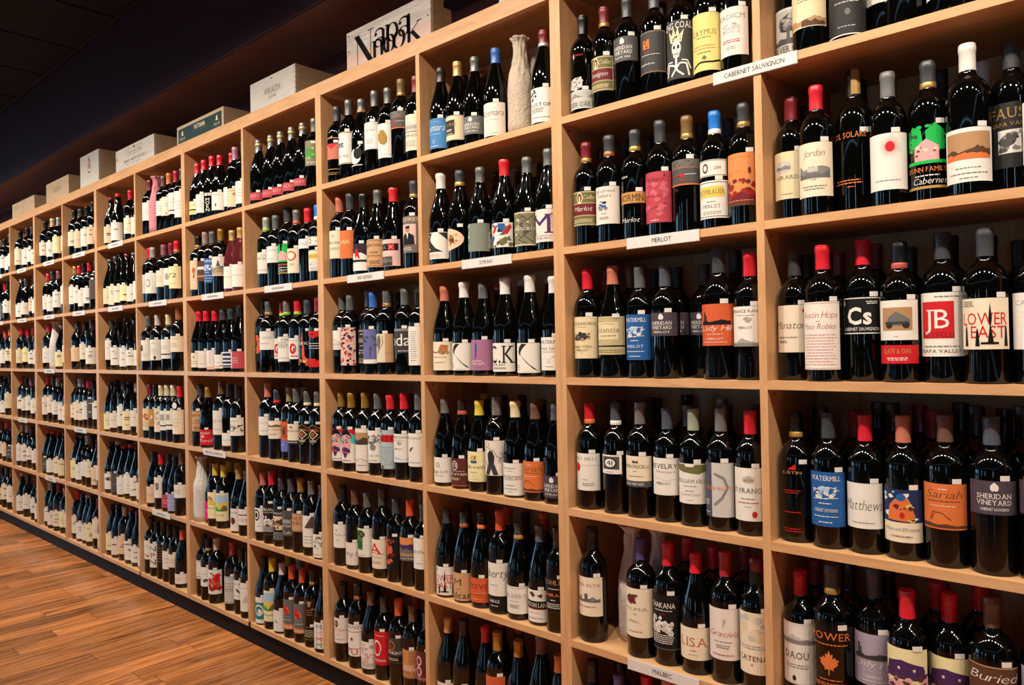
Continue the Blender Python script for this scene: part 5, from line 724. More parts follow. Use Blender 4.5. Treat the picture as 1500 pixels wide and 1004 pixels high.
('R', 1, 'b', 'b', 0.0451, 0.0433, 0.989, 'd', 0.0889, 0.1516, 'ts2', 74, None, 'salmon label with red triangle between gold lines', [('p', 'rd', [(-0.6, 0.95), (0.5, 0.95), (0, 0.6)]), ('r', -1, 1, 0.96, 1, 'k2')], ('lines', 0.1801, 0.0282), 0, 0.989),
('R', 1, 'b', 'b', 0.1228, 0.0427, 1.012, 'd2', 0.0553, 0.1737, 'w2', 74, None, 'white label with tan border and blue box', [('f', 0.01, 'tn', 0.03), ('r', -0.7, 0.1, 0.52, 0.66, 'nv'), ('t', 'OLEA', 0.54, 0.09, 0.5, 'w', -0.3, ''), ('e', -0.45, 0.8, 0.08, 0.05, 'mr'), ('n', 0.2, 0.3, 2, 0.5, 'g6', 0)], None, 0, 1.012),
('R', 1, 'b', 'g', 0.2018, 0.0429, 0.96, ('d2', 'tn'), 0.0342, 0.1189, '', 74, None, 'black bottle printed with white crescent', [('e', -0.1, 0.45, 0.5, 0.35, 'w'), ('e', 0.12, 0.6, 0.36, 0.28, 'k'), ('l', 'w', 0.04, [(-0.6, 0.04), (0.5, 0.06)]), ('l', 'w', 0.03, [(0.1, 0.8), (0.4, 0.95), (0.2, 1.0)])], None, 0, 0.96),
('R', 1, 'b', 'b', 0.2809, 0.0436, 0.999, 'd2', 0.0814, 0.1791, 'w', 74, None, 'off-white eight-sided label with signature', [('f', 0.05, 'g7', 0.01), ('t', 'Zephyr', 0.66, 0.12, 0.5, 'g5', 0, 'I'), ('n', 0.2, 0.4, 3, 0.4, 'g6', 0)], None, 0, 0.999),
('R', 1, 'b', 'b', 0.3574, 0.0435, 0.972, 'd2', 0.0374, 0.1628, 'w2', 74, None, 'white label with brown hat shape', [('p', 'ol2', [(-0.55, 0.68), (-0.3, 0.82), (0.1, 0.8), (0.35, 0.62), (0.35, 0.45), (0.1, 0.36), (-0.3, 0.42), (-0.5, 0.55)]), ('e', -0.5, 0.62, 0.12, 0.12, 'ol2'), ('t', 'L', 0.18, 0.08, 0.2, 'g4', -0.3, 'I'), ('n', 0.08, 0.1, 1, 0.7, 'g6', 0)], None, 0, 0.972),
('R', 1, 'b', 'b', 0.4343, 0.042, 1.01, ('br2', 'gd'), 0.1228, 0.1819, 'g4', 74, None, 'grey brown label with small red seal', [('r', -1, 1, 0, 0.05, 'or'), ('r', -1, 1, 0.66, 0.68, 'or'), ('r', -1, 1, 0.68, 1, 'g5'), ('z', 9, -0.8, 0.8, 0.72, 0.96, 24, ['mr', 'g4'], 0.05), ('e', 0.0, 0.38, 0.1, 0.09, 'rd'), ('l', 'rd', 0.03, [(-0.9, 0.38), (-0.1, 0.38)]), ('l', 'w', 0.02, [(0.12, 0.4), (0.75, 0.42)]), ('n', 0.14, 0.2, 1, 0.4, 'rd', 0)], None, 0, 1.01),
('R', 1, 'b', 'b', 0.5115, 0.0429, 0.98, 'm', 0.0336, 0.1594, 'c2', 74, None, 'cream label with hill sketch', [('h', 0.55, 0.9, 'g8', 4, -1, 1), ('h', 0.6, 0.8, 'g7', 7, -1, 1), ('l', 'g4', 0.02, [(-1, 0.52), (1, 0.52)]), ('t', 'CAMPAIGN', 0.38, 0.08, 0.8, 'g5', 0, 'S'), ('n', 0.1, 0.28, 4, 0.5, 'g6', 0)], None, 0, 0.98),
('R', 2, 'b', 'b', 0.0421, 0.0509, 1.05, 'ts2', 0.0713, 0.1727, 'c4', 74, None, 'pale cream label with small capitals', [('e', -0.1, 0.8, 0.1, 0.06, 'g7'), ('t', 'OBONA', 0.52, 0.09, 0.8, 'g4', 0, 'S'), ('n', 0.3, 0.4, 2, 0.5, 'g6', 0)], None, 0, 1.05),
('R', 2, 'b', 'b', 0.123, 0.0425, 1.048, 'd', 0.0636, 0.1631, 'or', 74, None, 'plain orange label with pale capitals', [('t', 'WAN', 0.52, 0.16, 0.55, 'c', -0.1, ''), ('n', 0.2, 0.34, 3, 0.3, 'or2', -0.1)], None, 0, 1.048),
('R', 2, 'b', 'g', 0.2049, 0.0432, 0.997, 'kx', 0.0143, 0.1134, 'pu2', 74, None, 'dark purple label with red figure on white car', [('r', -1, 1, 0, 0.34, 'w'), ('p', 'w2', [(-0.8, 0.42), (-0.5, 0.66), (0.3, 0.66), (0.9, 0.5), (0.9, 0.4)]), ('e', -0.1, 0.72, 0.12, 0.1, 'rd'), ('p', 'rd', [(-0.3, 0.68), (0.1, 0.66), (0.2, 0.45), (0.05, 0.45), (-0.05, 0.55), (-0.2, 0.42)]), ('r', -1, 1, 0.32, 0.36, 'g2')], None, 0, 0.997),
('R', 2, 'b', 'g', 0.288, 0.0437, 1.01, 'd2', 0.0197, 0.1188, 'tn2', 74, None, 'tan paper label with black lettering', [('f', 0.05, 'bn', 0.014), ('t', 'Singleton', 0.74, 0.13, 0.85, 'k', -0.1, 'S'), ('t', '2015', 0.5, 0.06, 0.3, 'k', 0.2, ''), ('t', 'Grenache', 0.38, 0.08, 0.6, 'k', 0.1, 'I'), ('n', 0.1, 0.24, 3, 0.45, 'bn', 0.25)], None, 0, 1.01),
('R', 2, 'b', 'g', 0.379, 0.043, 0.983, 'rx', 0.0165, 0.1118, 'pk2', 74, None, 'pink label with dark box and grey landscape', [('r', -0.6, 0.85, 0.58, 0.84, 'k2'), ('r', 0.1, 0.55, 0.6, 0.82, 'rd'), ('t', 'K', 0.64, 0.14, 0.2, 'g6', -0.2, ''), ('t', 'X', 0.64, 0.14, 0.2, 'pk', 0.3, ''), ('r', -1, 0.4, 0.02, 0.36, 'g4'), ('h', 0.02, 0.42, 'g5', 5, -1, 0.4), ('h', 0.02, 0.24, 'g3', 7, -1, 0.4)], None, 0, 0.983),
('R', 2, 'b', 'b', 0.4916, 0.043, 1.009, ('d', 'gd'), 0.0516, 0.1754, 'g5b', 74, None, 'grey brown label with photo of man in suit', [('t', 'BARTOWSKY', 0.86, 0.1, 0.85, 'c', 0, 'S'), ('r', -0.65, 0.65, 0.22, 0.78, 'pk2'), ('e', 0, 0.64, 0.2, 0.1, 'tn'), ('p', 'k2', [(-0.22, 0.72), (0.2, 0.74), (0.18, 0.66), (-0.2, 0.66)]), ('p', 'k2', [(-0.55, 0.22), (-0.5, 0.46), (-0.15, 0.54), (0.15, 0.54), (0.5, 0.46), (0.55, 0.22)]), ('p', 'w', [(-0.08, 0.54), (0.08, 0.54), (0, 0.36)]), ('n', 0.06, 0.16, 2, 0.6, 'w', -0.2)], None, 0, 1.009),
('R', 2, 'b', 'g', 0.1979, 0.1389, 1.003, 'k', 0, 0, 'c', 74, None, '', [], None, 1, 1.003),
('R', 2, 'b', 'g', 0.2671, 0.1811, 0.952, 'k', 0, 0, 'c', 74, None, '', [], None, 1, 0.952),
('R', 3, 'b', 'b', 0.0402, 0.0576, 1.0, 'd2', 0.0915, 0.1647, 'w2', 74, None, 'short white label with grey script', [('l', 'g5', 0.02, [(-0.9, 0.58), (-0.3, 0.5), (0.6, 0.3)]), ('t', 'Kassandra', 0.22, 0.2, 0.85, 'g5', 0.1, 'I'), ('n', 0.08, 0.12, 1, 0.6, 'g6', 0)], None, 0, 1.0),
('R', 3, 'b', 'b', 0.1151, 0.04, 0.982, 'd2', 0.0328, 0.1765, 'pk2', 74, None, 'label covered in red and black speckles', [('z', 17, -0.95, 0.95, 0.02, 0.98, 90, ['mr', 'rd', 'k2', 'or', 'c', 'pu'], 0.05)], None, 0, 0.982),
('R', 3, 'b', 'b', 0.1852, 0.0739, 1.026, 'tp', 0.0368, 0.1607, 'g2', 74, None, 'charcoal label with cream eight-sided border', [('f', 0.04, 'c', 0.02), ('n', 0.84, 0.88, 1, 0.2, 'w', 0), ('t', 'AUGUST', 0.62, 0.12, 0.75, 'c', 0, 'S'), ('n', 0.5, 0.54, 1, 0.3, 'c', 0), ('n', 0.36, 0.42, 1, 0.6, 'w', 0), ('t', 'RED WINE', 0.28, 0.06, 0.7, 'c', 0, ''), ('n', 0.08, 0.16, 2, 0.7, 'g7', 0)], None, 0, 1.026),
('R', 3, 'b', 'b', 0.2561, 0.0405, 0.995, 'b', 0.0389, 0.1634, 'vi', 74, None, 'violet label with tree above white foot', [('r', -1, 1, 0, 0.12, 'w'), ('z', 6, -0.6, 0.9, 0.4, 0.8, 26, ['g4', 'nv', 'vi'], 0.07), ('r', 0.2, 0.26, 0.2, 0.5, 'g3')], None, 0, 0.995),
('R', 3, 'b', 'b', 0.3333, 0.0421, 0.996, ('d2', 'gd'), 0.043, 0.1444, 'c4', 74, None, 'cream label with grey bird and tan side', [('r', 0.35, 1, 0, 1, 'tn2'), ('p', 'g5', [(-0.4, 0.9), (-0.1, 0.98), (0, 0.75), (-0.2, 0.4), (-0.35, 0.2), (-0.3, 0.5), (-0.6, 0.6)]), ('l', 'cp', 0.03, [(0.1, 0.95), (0.2, 0.7), (-0.2, 0.42)]), ('t', 'Nova Creek', 0.3, 0.05, 0.4, 'bn', 0.7, 'I')], None, 0, 0.996),
('R', 3, 'b', 'b', 0.432, 0.044, 0.996, 'd2', 0.0752, 0.1599, 'g3', 74, None, 'dark grey label with large white lowercase letters', [('t', 'oda', 0.3, 0.5, 0.95, 'w', -0.1, ''), ('n', 0.06, 0.12, 1, 0.5, 'w', 0.3), ('r', -1, 1, 0.9, 1, 'g6')], None, 0, 0.996),
('R', 3, 'b', 'b', 0.5082, 0.042, 0.97, 'k', 0.0339, 0.1699, 'w2', 74, None, 'white label with vertical grey script', [('n', 0.1, 0.9, 14, 0.3, 'g5', 0)], None, 0, 0.97),
('R', 3, 'b', 'b', 0.2125, 0.1482, 1.014, 'b', 0, 0, 'c', 74, None, '', [], None, 1, 1.014),
('R', 3, 'b', 'b', 0.29, 0.1389, 0.997, 'k', 0, 0, 'c', 74, None, '', [], None, 1, 0.997),
('R', 4, 'b', 'b', 0.0391, 0.0466, 0.971, 'gc2', 0.0341, 0.1583, 'w2', 74, None, 'pop art portrait label against left upright', [('r', -1, 1, 0.78, 1, 'rd'), ('p', 'cy', [(0.1, 0.95), (0.9, 0.8), (0.9, 0.55), (0.5, 0.6)]), ('p', 'pk', [(-0.7, 0.7), (-0.6, 0.9), (0.3, 0.95), (0.5, 0.6), (0.4, 0.3), (-0.1, 0.18), (-0.55, 0.3)]), ('p', 'k', [(-0.75, 0.72), (-0.6, 0.97), (0.2, 1.0), (0.55, 0.8), (0.1, 0.86), (-0.4, 0.8)]), ('e', -0.35, 0.62, 0.12, 0.025, 'k'), ('e', 0.12, 0.62, 0.12, 0.025, 'k'), ('p', 'pu', [(-0.5, 0.42), (-0.1, 0.48), (0.35, 0.42), (0.4, 0.3), (-0.1, 0.33), (-0.55, 0.32)]), ('p', 'pu', [(-0.3, 0.3), (0.2, 0.3), (0.05, 0.16), (-0.15, 0.16)]), ('p', 'w', [(-0.9, 0.2), (-0.4, 0.25), (-0.1, 0.12), (-0.4, 0.0), (-0.9, 0.0)]), ('n', 0.05, 0.1, 1, 0.6, 'mr', 0), ('z', 5, -0.6, 0.5, 0.3, 0.8, 16, ['ye', 'pu', 'cy', 'rd'], 0.05)], None, 0, 0.971),
('R', 4, 'b', 'b', 0.1141, 0.0396, 0.97, 'gc2', 0.0333, 0.1615, 'w2', 74, None, 'pop art portrait label beside sepia photo label', [('r', -1, 1, 0.78, 1, 'rd'), ('p', 'cy', [(0.1, 0.95), (0.9, 0.8), (0.9, 0.55), (0.5, 0.6)]), ('p', 'pk', [(-0.7, 0.7), (-0.6, 0.9), (0.3, 0.95), (0.5, 0.6), (0.4, 0.3), (-0.1, 0.18), (-0.55, 0.3)]), ('p', 'k', [(-0.75, 0.72), (-0.6, 0.97), (0.2, 1.0), (0.55, 0.8), (0.1, 0.86), (-0.4, 0.8)]), ('e', -0.35, 0.62, 0.12, 0.025, 'k'), ('e', 0.12, 0.62, 0.12, 0.025, 'k'), ('p', 'pu', [(-0.5, 0.42), (-0.1, 0.48), (0.35, 0.42), (0.4, 0.3), (-0.1, 0.33), (-0.55, 0.32)]), ('p', 'pu', [(-0.3, 0.3), (0.2, 0.3), (0.05, 0.16), (-0.15, 0.16)]), ('p', 'w', [(-0.9, 0.2), (-0.4, 0.25), (-0.1, 0.12), (-0.4, 0.0), (-0.9, 0.0)]), ('n', 0.05, 0.1, 1, 0.6, 'mr', 0), ('z', 5, -0.6, 0.5, 0.3, 0.8, 16, ['ye', 'pu', 'cy', 'rd'], 0.05)], None, 0, 0.97),
('R', 4, 'b', 'b', 0.1936, 0.0434, 0.98, 'gc2', 0.0091, 0.1686, 'w3', 74, None, 'tall cream label with sepia photo at top', [('r', -0.85, 0.85, 0.62, 0.9, 'tn'), ('h', 0.62, 0.84, 'bn', 3, -0.85, 0.85), ('h', 0.62, 0.74, 'g3', 5, -0.85, 0.85), ('e', 0.05, 0.34, 0.25, 0.12, 'w'), ('l', 'bn', 0.008, [(-0.5, 0.22), (0, 0.3), (0.3, 0.26), (0.6, 0.24)]), ('n', 0.12, 0.16, 1, 0.6, 'g6', 0)], None, 0, 0.98),
('R', 4, 'b', 'b', 0.2695, 0.0437, 0.976, 'd2', 0.0468, 0.1656, 'w2', 74, None, 'white label with etched tree in pot', [('e', 0.0, 0.72, 0.55, 0.14, 'g8'), ('z', 9, -0.6, 0.6, 0.58, 0.86, 34, ['g6', 'w', 'g5'], 0.06), ('e', 0, 0.48, 0.28, 0.1, 'g6'), ('r', -0.04, 0.04, 0.5, 0.62, 'g5'), ('t', '1 2 0', 0.2, 0.05, 0.5, 'g6', 0, ''), ('n', 0.06, 0.1, 1, 0.5, 'g6', 0)], None, 0, 0.976),
('R', 4, 'b', 'b', 0.3447, 0.0424, 0.962, 'rx', 0.0324, 0.1748, 'pb', 74, None, 'pale blue label with torn red band', [('p', 'rd', [(-0.9, 0.7), (-0.85, 0.88), (0.95, 0.88), (0.9, 0.68)]), ('t', 'REST', 0.72, 0.11, 0.7, 'k2', 0.05, ''), ('e', -0.55, 0.9, 0.3, 0.09, 'bn'), ('e', -0.5, 0.9, 0.2, 0.05, 'pb'), ('n', 0.1, 0.6, 8, 0.8, 'g7', 0), ('e', -0.3, 0.05, 0.18, 0.04, 'bn')], None, 0, 0.962),
('R', 4, 'b', 'b', 0.4208, 0.0426, 0.999, 'r', 0.0613, 0.1597, 'w2', 74, None, 'white label with blue field at the bottom', [('t', 'DEFIANCE RANCH', 0.84, 0.08, 0.95, 'g3', 0, ''), ('n', 0.76, 0.79, 1, 0.5, 'g6', 0), ('z', 2, -0.1, 0.3, 0.62, 0.7, 8, ['g7'], 0.05), ('t', 'MERLOT', 0.44, 0.06, 0.35, 'g4', 0, 'S'), ('h', 0.0, 0.24, 'lb', 4, -1, 1), ('h', 0.0, 0.14, 'w', 8, -1, 1)], None, 0, 0.999),
('R', 4, 'b', 'b', 0.4989, 0.043, 1.0, 'd2', 0.0532, 0.1663, 'w2', 74, None, 'white label with black leaf mark', [('t', 'BRADLEY', 0.82, 0.07, 0.8, 'g5', 0, 'S'), ('p', 'g3', [(-0.5, 0.5), (-0.2, 0.54), (-0.3, 0.42)]), ('p', 'g3', [(-0.35, 0.55), (-0.05, 0.6), (-0.2, 0.48)]), ('n', 0.1, 0.14, 1, 0.6, 'g6', 0)], None, 0, 1.0),
('R', 4, 'b', 'b', 0.0383, 0.14, 0.951, 'k', 0, 0, 'c', 74, None, '', [], None, 1, 0.951),
('R', 4, 'b', 'b', 0.338, 0.14, 0.96, 'm', 0, 0, 'c', 74, None, '', [], None, 1, 0.96),
('R', 5, 'b', 'b', 0.045, 0.043, 1.004, 'k', 0.0685, 0.1562, 'w2', 74, None, 'white label with tiny grey capitals', [('e', -0.1, 0.74, 0.07, 0.05, 'g6'), ('t', 'CADENCE', 0.52, 0.07, 0.7, 'g6', 0, 'S'), ('t', 'Bel', 0.3, 0.06, 0.2, 'g6', 0, 'I')], None, 0, 1.004),
('R', 5, 'b', 'b', 0.1219, 0.043, 0.969, 'br', 0.0169, 0.1039, 'w3', 74, None, 'cream label with black italic words', [('t', 'Bring It', 0.42, 0.2, 0.8, 'k2', 0, 'I')], None, 0, 0.969),
('R', 5, 'b', 'b', 0.1977, 0.043, 0.969, 'd2', 0.0616, 0.1689, 'w2', 74, None, 'white label with green square and ring', [('r', -0.8, 0.15, 0.25, 0.94, 'gn2'), ('z', 3, -0.75, 0.1, 0.3, 0.9, 16, ['dg', 'gn2', 'ol'], 0.08), ('e', -0.2, 0.44, 0.3, 0.14, 'dg'), ('e', 0.05, 0.8, 0.3, 0.11, 'k2'), ('e', 0.05, 0.8, 0.2, 0.07, 'ol'), ('n', 0.05, 0.08, 1, 0.4, 'g6', 0)], None, 0, 0.969),
('R', 5, 'b', 'b', 0.2877, 0.0431, 1.046, 'd', 0.0328, 0.1319, 'c2', 74, None, 'cream label with large red capital letter', [('t', 'A', 0.5, 0.36, 0.6, 'rd', -0.05, 'S'), ('l', 'rd', 0.02, [(-0.65, 0.5), (-0.2, 0.54), (0.7, 0.5)]), ('t', 'AVENNIA', 0.36, 0.05, 0.5, 'g6', 0, 'S'), ('n', 0.16, 0.26, 2, 0.5, 'g6', 0)], None, 0, 1.046),
('R', 5, 'b', 'b', 0.3657, 0.0429, 0.965, 'd', 0.0435, 0.1658, 'k2', 74, None, 'black label with orange horse print', [('p', 'or2', [(-0.5, 0.5), (-0.3, 0.7), (0.1, 0.74), (0.2, 0.6), (0.1, 0.4), (-0.1, 0.52), (-0.3, 0.4)]), ('p', 'or2', [(-0.7, 0.95), (-0.4, 0.98), (-0.2, 0.85), (-0.5, 0.84)]), ('z', 5, -0.7, 0.2, 0.2, 0.9, 18, ['or2', 'or2', 'mr'], 0.07), ('p', 'or2', [(-0.4, 0.3), (-0.1, 0.34), (0, 0.2), (-0.4, 0.16)])], None, 0, 0.965),
('R', 5, 'b', 'b', 0.441, 0.0444, 0.974, 'or3', 0.0899, 0.1719, 'pu3', 74, None, 'sunset landscape label in purple and orange', [('r', -1, 1, 0.7, 1, 'pc'), ('h', 0.5, 0.8, 'pu', 3, -1, 1), ('h', 0.3, 0.6, 'g5', 5, -1, 1), ('h', 0.2, 0.42, 'tn', 8, -1, 1), ('r', -1, 1, 0, 0.2, 'g4'), ('t', 'Sunset Ridge', 0.08, 0.08, 0.6, 'w', 0.1, '')], None, 0, 0.974),
('R', 5, 'b', 'b', 0.5156, 0.0416, 0.95, 'd', 0.0776, 0.1868, 'w2', 74, None, 'white label with black cursive word', [('t', 'gather', 0.5, 0.14, 0.8, 'k2', 0, 'I'), ('n', 0.16, 0.2, 1, 0.4, 'g6', 0)], None, 0, 0.948),
('R', 6, 'b', 'b', 0.0393, 0.043, 0.975, 'k', 0.0727, 0.1697, 'w3', 74, None, 'white label with dark oval portrait', [('e', -0.25, 0.76, 0.22, 0.14, 'k2'), ('e', -0.25, 0.76, 0.12, 0.08, 'tn'), ('t', 'TITAN', 0.48, 0.09, 0.7, 'tn', 0, 'S'), ('n', 0.32, 0.36, 1, 0.2, 'g6', 0), ('n', 0.12, 0.18, 1, 0.5, 'g6', 0)], None, 0, 0.975),
('R', 6, 'b', 'b', 0.1311, 0.0432, 1.025, ('k', 'cp2'), 0.0447, 0.1586, 'w2', 74, None, 'white shaped label with red outline and red mark', [('l', 'rd', 0.02, [(-0.9, 0.75), (0.7, 0.78), (0.75, 0.25), (-0.9, 0.22), (-0.9, 0.75)]), ('e', -0.1, 0.54, 0.12, 0.06, 'rd'), ('t', 'PANZI', 0.88, 0.09, 0.7, 'k2', 0, ''), ('t', 'YU', 0.05, 0.18, 0.6, 'rd', -0.2, '')], None, 0, 1.025),
('R', 6, 'b', 'g', 0.2111, 0.0437, 0.971, 'br', 0.0219, 0.1219, 'w2', 74, None, 'white label with grey pencil sketch', [('z', 4, -0.9, 0.9, 0.25, 0.95, 40, ['g8', 'g7', 'pk'], 0.07), ('l', 'mr', 0.02, [(-0.3, 0.9), (-0.2, 0.6)]), ('r', -0.9, 0.9, 0.05, 0.22, 'lg'), ('n', 0.08, 0.2, 3, 0.8, 'g7', 0)], None, 0, 0.971),
('R', 6, 'b', 'b', 0.2887, 0.0421, 0.963, 'd', 0.0569, 0.1802, 'rd', 74, None, 'red label with white ring', [('e', -0.2, 0.5, 0.4, 0.24, 'w'), ('e', -0.2, 0.5, 0.32, 0.19, 'rd'), ('p', 'g4', [(0.1, 0.4), (0.3, 0.5), (0.1, 0.3)]), ('n', 0.1, 0.18, 2, 0.7, 'w', 0), ('n', 0.86, 0.9, 1, 0.5, 'w', 0)], None, 0, 0.963),
('R', 6, 'b', 'b', 0.3697, 0.0435, 0.988, 'or3', 0.0836, 0.1719, 'g3b', 74, None, 'dark grey label with copper disc', [('e', -0.1, 0.7, 0.34, 0.2, 'cp'), ('e', -0.1, 0.7, 0.26, 0.15, 'bn'), ('t', 'MIDNIGHT', 0.36, 0.12, 0.8, 'w', 0, ''), ('r', -0.9, 0.9, 0.04, 0.28, 'k2'), ('f', 0.02, 'g5', 0.01), ('n', 0.1, 0.22, 2, 0.6, 'c', 0)], None, 0, 0.988),
('R', 6, 'b', 'b', 0.4458, 0.0437, 0.972, 'br', 0.0533, 0.1517, 'cp3', 74, None, 'copper label with white and brown lettering', [('n', 0.55, 0.95, 6, 0.3, 'bn', -0.6), ('n', 0.5, 0.95, 7, 0.3, 'bn', 0.4), ('t', 'RED', 0.36, 0.09, 0.4, 'w', 0.1, ''), ('t', 'WINE', 0.26, 0.09, 0.6, 'w', 0.2, ''), ('t', 'ARTICLE', 0.11, 0.12, 0.9, 'bn', 0, 'S'), ('n', 0.03, 0.07, 1, 0.8, 'bn', 0)], None, 0, 0.972),
('R', 6, 'b', 'b', 0.5204, 0.0418, 0.95, 'd', 0.0623, 0.1694, 'mr2', 74, None, 'maroon label with two large pink rings', [('e', -0.3, 0.68, 0.28, 0.17, 'pk'), ('e', -0.3, 0.68, 0.16, 0.1, 'mr2'), ('e', -0.3, 0.34, 0.28, 0.17, 'pk'), ('e', -0.3, 0.34, 0.16, 0.1, 'mr2'), ('t', 'VINO', 0.06, 0.1, 0.6, 'pk', 0, '')], None, 0, 0.866),
('R', 6, 'b', 'b', 0.1213, 0.14, 0.95, 'k', 0, 0, 'c', 74, None, '', [], None, 1, 0.885),
('R', 6, 'b', 'b', 0.3491, 0.14, 0.95, 'or3', 0, 0, 'c', 74, None, '', [], None, 1, 0.907),
('R', 6, 'b', 'b', 0.254, 0.14, 0.95, 'k', 0, 0, 'c', 74, None, '', [], None, 1, 0.9),
('W', 1, 'b', 'g', 0.0555, 0.043, 0.95, ('d2', 'gt'), 0.0183, 0.0534, 'ro', 74, None, 'low rose band label nearest to left upright', [('t', 'OVALEY', 0.4, 0.35, 0.7, 'pk', -0.1, 'S'), ('l', 'tn', 0.06, [(0.4, 0.5), (1, 0.9)])], None, 0, 0.928),
('W', 1, 'b', 'g', 0.1578, 0.0431, 0.95, ('d2', 'gt'), 0.0149, 0.0493, 'ro', 74, None, 'low rose band label second from left upright', [('t', 'OVALEY', 0.4, 0.35, 0.7, 'pk', -0.1, 'S'), ('l', 'tn', 0.06, [(0.4, 0.5), (1, 0.9)])], None, 0, 0.918),
('W', 1, 'b', 'g', 0.2365, 0.0429, 0.95, ('d2', 'gt'), 0.0146, 0.0484, 'ro', 74, None, 'low rose band label third from left upright', [('t', 'OVALEY', 0.4, 0.35, 0.7, 'pk', -0.1, 'S'), ('l', 'tn', 0.06, [(0.4, 0.5), (1, 0.9)])], None, 0, 0.933),
('W', 1, 'b', 'g', 0.3223, 0.043, 0.95, ('d2', 'gt'), 0.0176, 0.0532, 'ro', 74, None, 'low rose band label fourth from left upright', [('t', 'OVALEY', 0.4, 0.35, 0.7, 'pk', -0.1, 'S'), ('l', 'tn', 0.06, [(0.4, 0.5), (1, 0.9)])], None, 0, 0.93),
('W', 1, 'b', 'g', 0.4062, 0.043, 0.951, ('d2', 'gt'), 0.0249, 0.0574, 'ro', 74, None, 'low rose band label fifth from left upright', [('t', 'OVALEY', 0.4, 0.35, 0.7, 'pk', -0.1, 'S'), ('l', 'tn', 0.06, [(0.4, 0.5), (1, 0.9)])], None, 0, 0.951),
('W', 1, 'b', 'b', 0.4883, 0.043, 0.95, 'd2', 0.0961, 0.2013, 'kh2', 74, None, 'olive label with green picture', [('r', -0.7, 0.5, 0.3, 0.7, 'gn2'), ('z', 3, -0.7, 0.5, 0.3, 0.7, 12, ['g5', 'kh', 'gn'], 0.08), ('n', 0.8, 0.9, 1, 0.6, 'tn', 0), ('t', 'Oren', 0.08, 0.12, 0.6, 'w', 0, 'I')], None, 0, 0.933),
('W', 2, 'b', 'b', 0.0424, 0.0815, 1.057, 'd2', 0.0837, 0.1793, 'g4', 74, None, 'olive grey label with small green picture', [('r', -0.6, 0.1, 0.74, 0.9, 'tn'), ('r', -0.7, 0.4, 0.3, 0.66, 'lg'), ('z', 3, -0.6, 0.3, 0.32, 0.62, 10, ['gn2', 'g6'], 0.08), ('t', 'Oren', 0.1, 0.12, 0.6, 'w', 0, 'I')], None, 0, 1.057),
('W', 2, 'b', 'b', 0.1117, 0.0412, 1.012, ('s', 'lm'), 0.0582, 0.1487, 'w3', 74, None, 'white label with grey number and capitals', [('t', '2016', 0.8, 0.1, 0.4, 'g6', 0.3, ''), ('t', 'WINGS', 0.64, 0.13, 0.9, 'g5', 0, ''), ('n', 0.14, 0.2, 1, 0.8, 'g6', 0)], None, 0, 1.012),
('W', 2, 'b', 'b', 0.1901, 0.041, 1.008, 'd2', 0.098, 0.1668, 'w', 74, None, 'off-white label with pale capitals', [('t', 'SAXON', 0.7, 0.12, 0.6, 'g6', 0, 'S'), ('n', 0.2, 0.3, 1, 0.5, 'g6', 0)], None, 0, 1.008),
('W', 2, 'b', 'b', 0.271, 0.0493, 1.089, 'd', 0.0406, 0.1555, '', 74, None, 'black bottle printed with green tree and pink house', [('r', -1, 1, 0.02, 0.06, 'gd'), ('p', 'gn', [(-0.9, 0.62), (-0.95, 0.85), (-0.6, 1.0), (-0.2, 0.92), (-0.12, 0.7), (-0.3, 0.58)]), ('p', 'gn', [(0.0, 0.64), (-0.02, 0.9), (0.35, 1.02), (0.75, 0.9), (0.8, 0.68), (0.5, 0.58)]), ('z', 6, -0.9, 0.8, 0.6, 1.0, 26, ['gn', 'dg', 'gn'], 0.05), ('r', -0.6, -0.52, 0.5, 0.66, 'bn'), ('r', 0.35, 0.43, 0.5, 0.66, 'bn'), ('p', 'pk', [(-0.5, 0.44), (-0.5, 0.66), (0, 0.78), (0.5, 0.66), (0.5, 0.44)]), ('z', 8, -0.4, 0.4, 0.48, 0.66, 10, ['bn', 'c'], 0.03), ('r', -0.9, 0.85, 0.4, 0.45, 'gn'), ('t', 'DUNN FAMILY', 0.28, 0.07, 0.85, 'or', 0, 'S'), ('n', 0.2, 0.24, 1, 0.5, 'w', 0), ('t', 'Cabernet', 0.09, 0.1, 0.7, 'w', 0.1, 'I')], None, 0, 1.089),
('W', 2, 'b', 'b', 0.352, 0.0411, 1.011, ('tp', 'ts'), 0.0414, 0.1407, 'c2', 74, None, 'cream label with red ring', [('e', -0.1, 0.7, 0.5, 0.2, 'rd'), ('e', -0.1, 0.7, 0.38, 0.15, 'c2'), ('n', 0.3, 0.4, 2, 0.3, 'g6', 0)], None, 0, 1.011),
('W', 2, 'b', 'b', 0.43, 0.0446, 1.0, 'r', 0.1346, 0.1728, 'w', 74, None, 'shallow off-white band label', [('n', 0.3, 0.7, 2, 0.5, 'g6', 0)], None, 0, 1.0),
('W', 2, 'b', 'b', 0.5077, 0.0409, 1.005, ('bc', 'w'), 0.0377, 0.1192, 'w2', 74, None, 'white label with yellow oval below blue capsule', [('f', 0.05, 'g4', 0.018), ('p', 'ye', [(-0.75, 0.62), (-0.68, 0.85), (0.68, 0.85), (0.75, 0.62), (0.68, 0.56), (-0.68, 0.56)]), ('t', 'ROMBAUER', 0.64, 0.13, 0.75, 'ol', 0, 'S'), ('n', 0.42, 0.46, 1, 0.3, 'g6', 0), ('t', 'MERLOT', 0.28, 0.09, 0.5, 'g6', 0, 'S'), ('n', 0.1, 0.2, 2, 0.5, 'g7', 0)], ('neck', 0.1728, 0.1364), 0, 1.005),
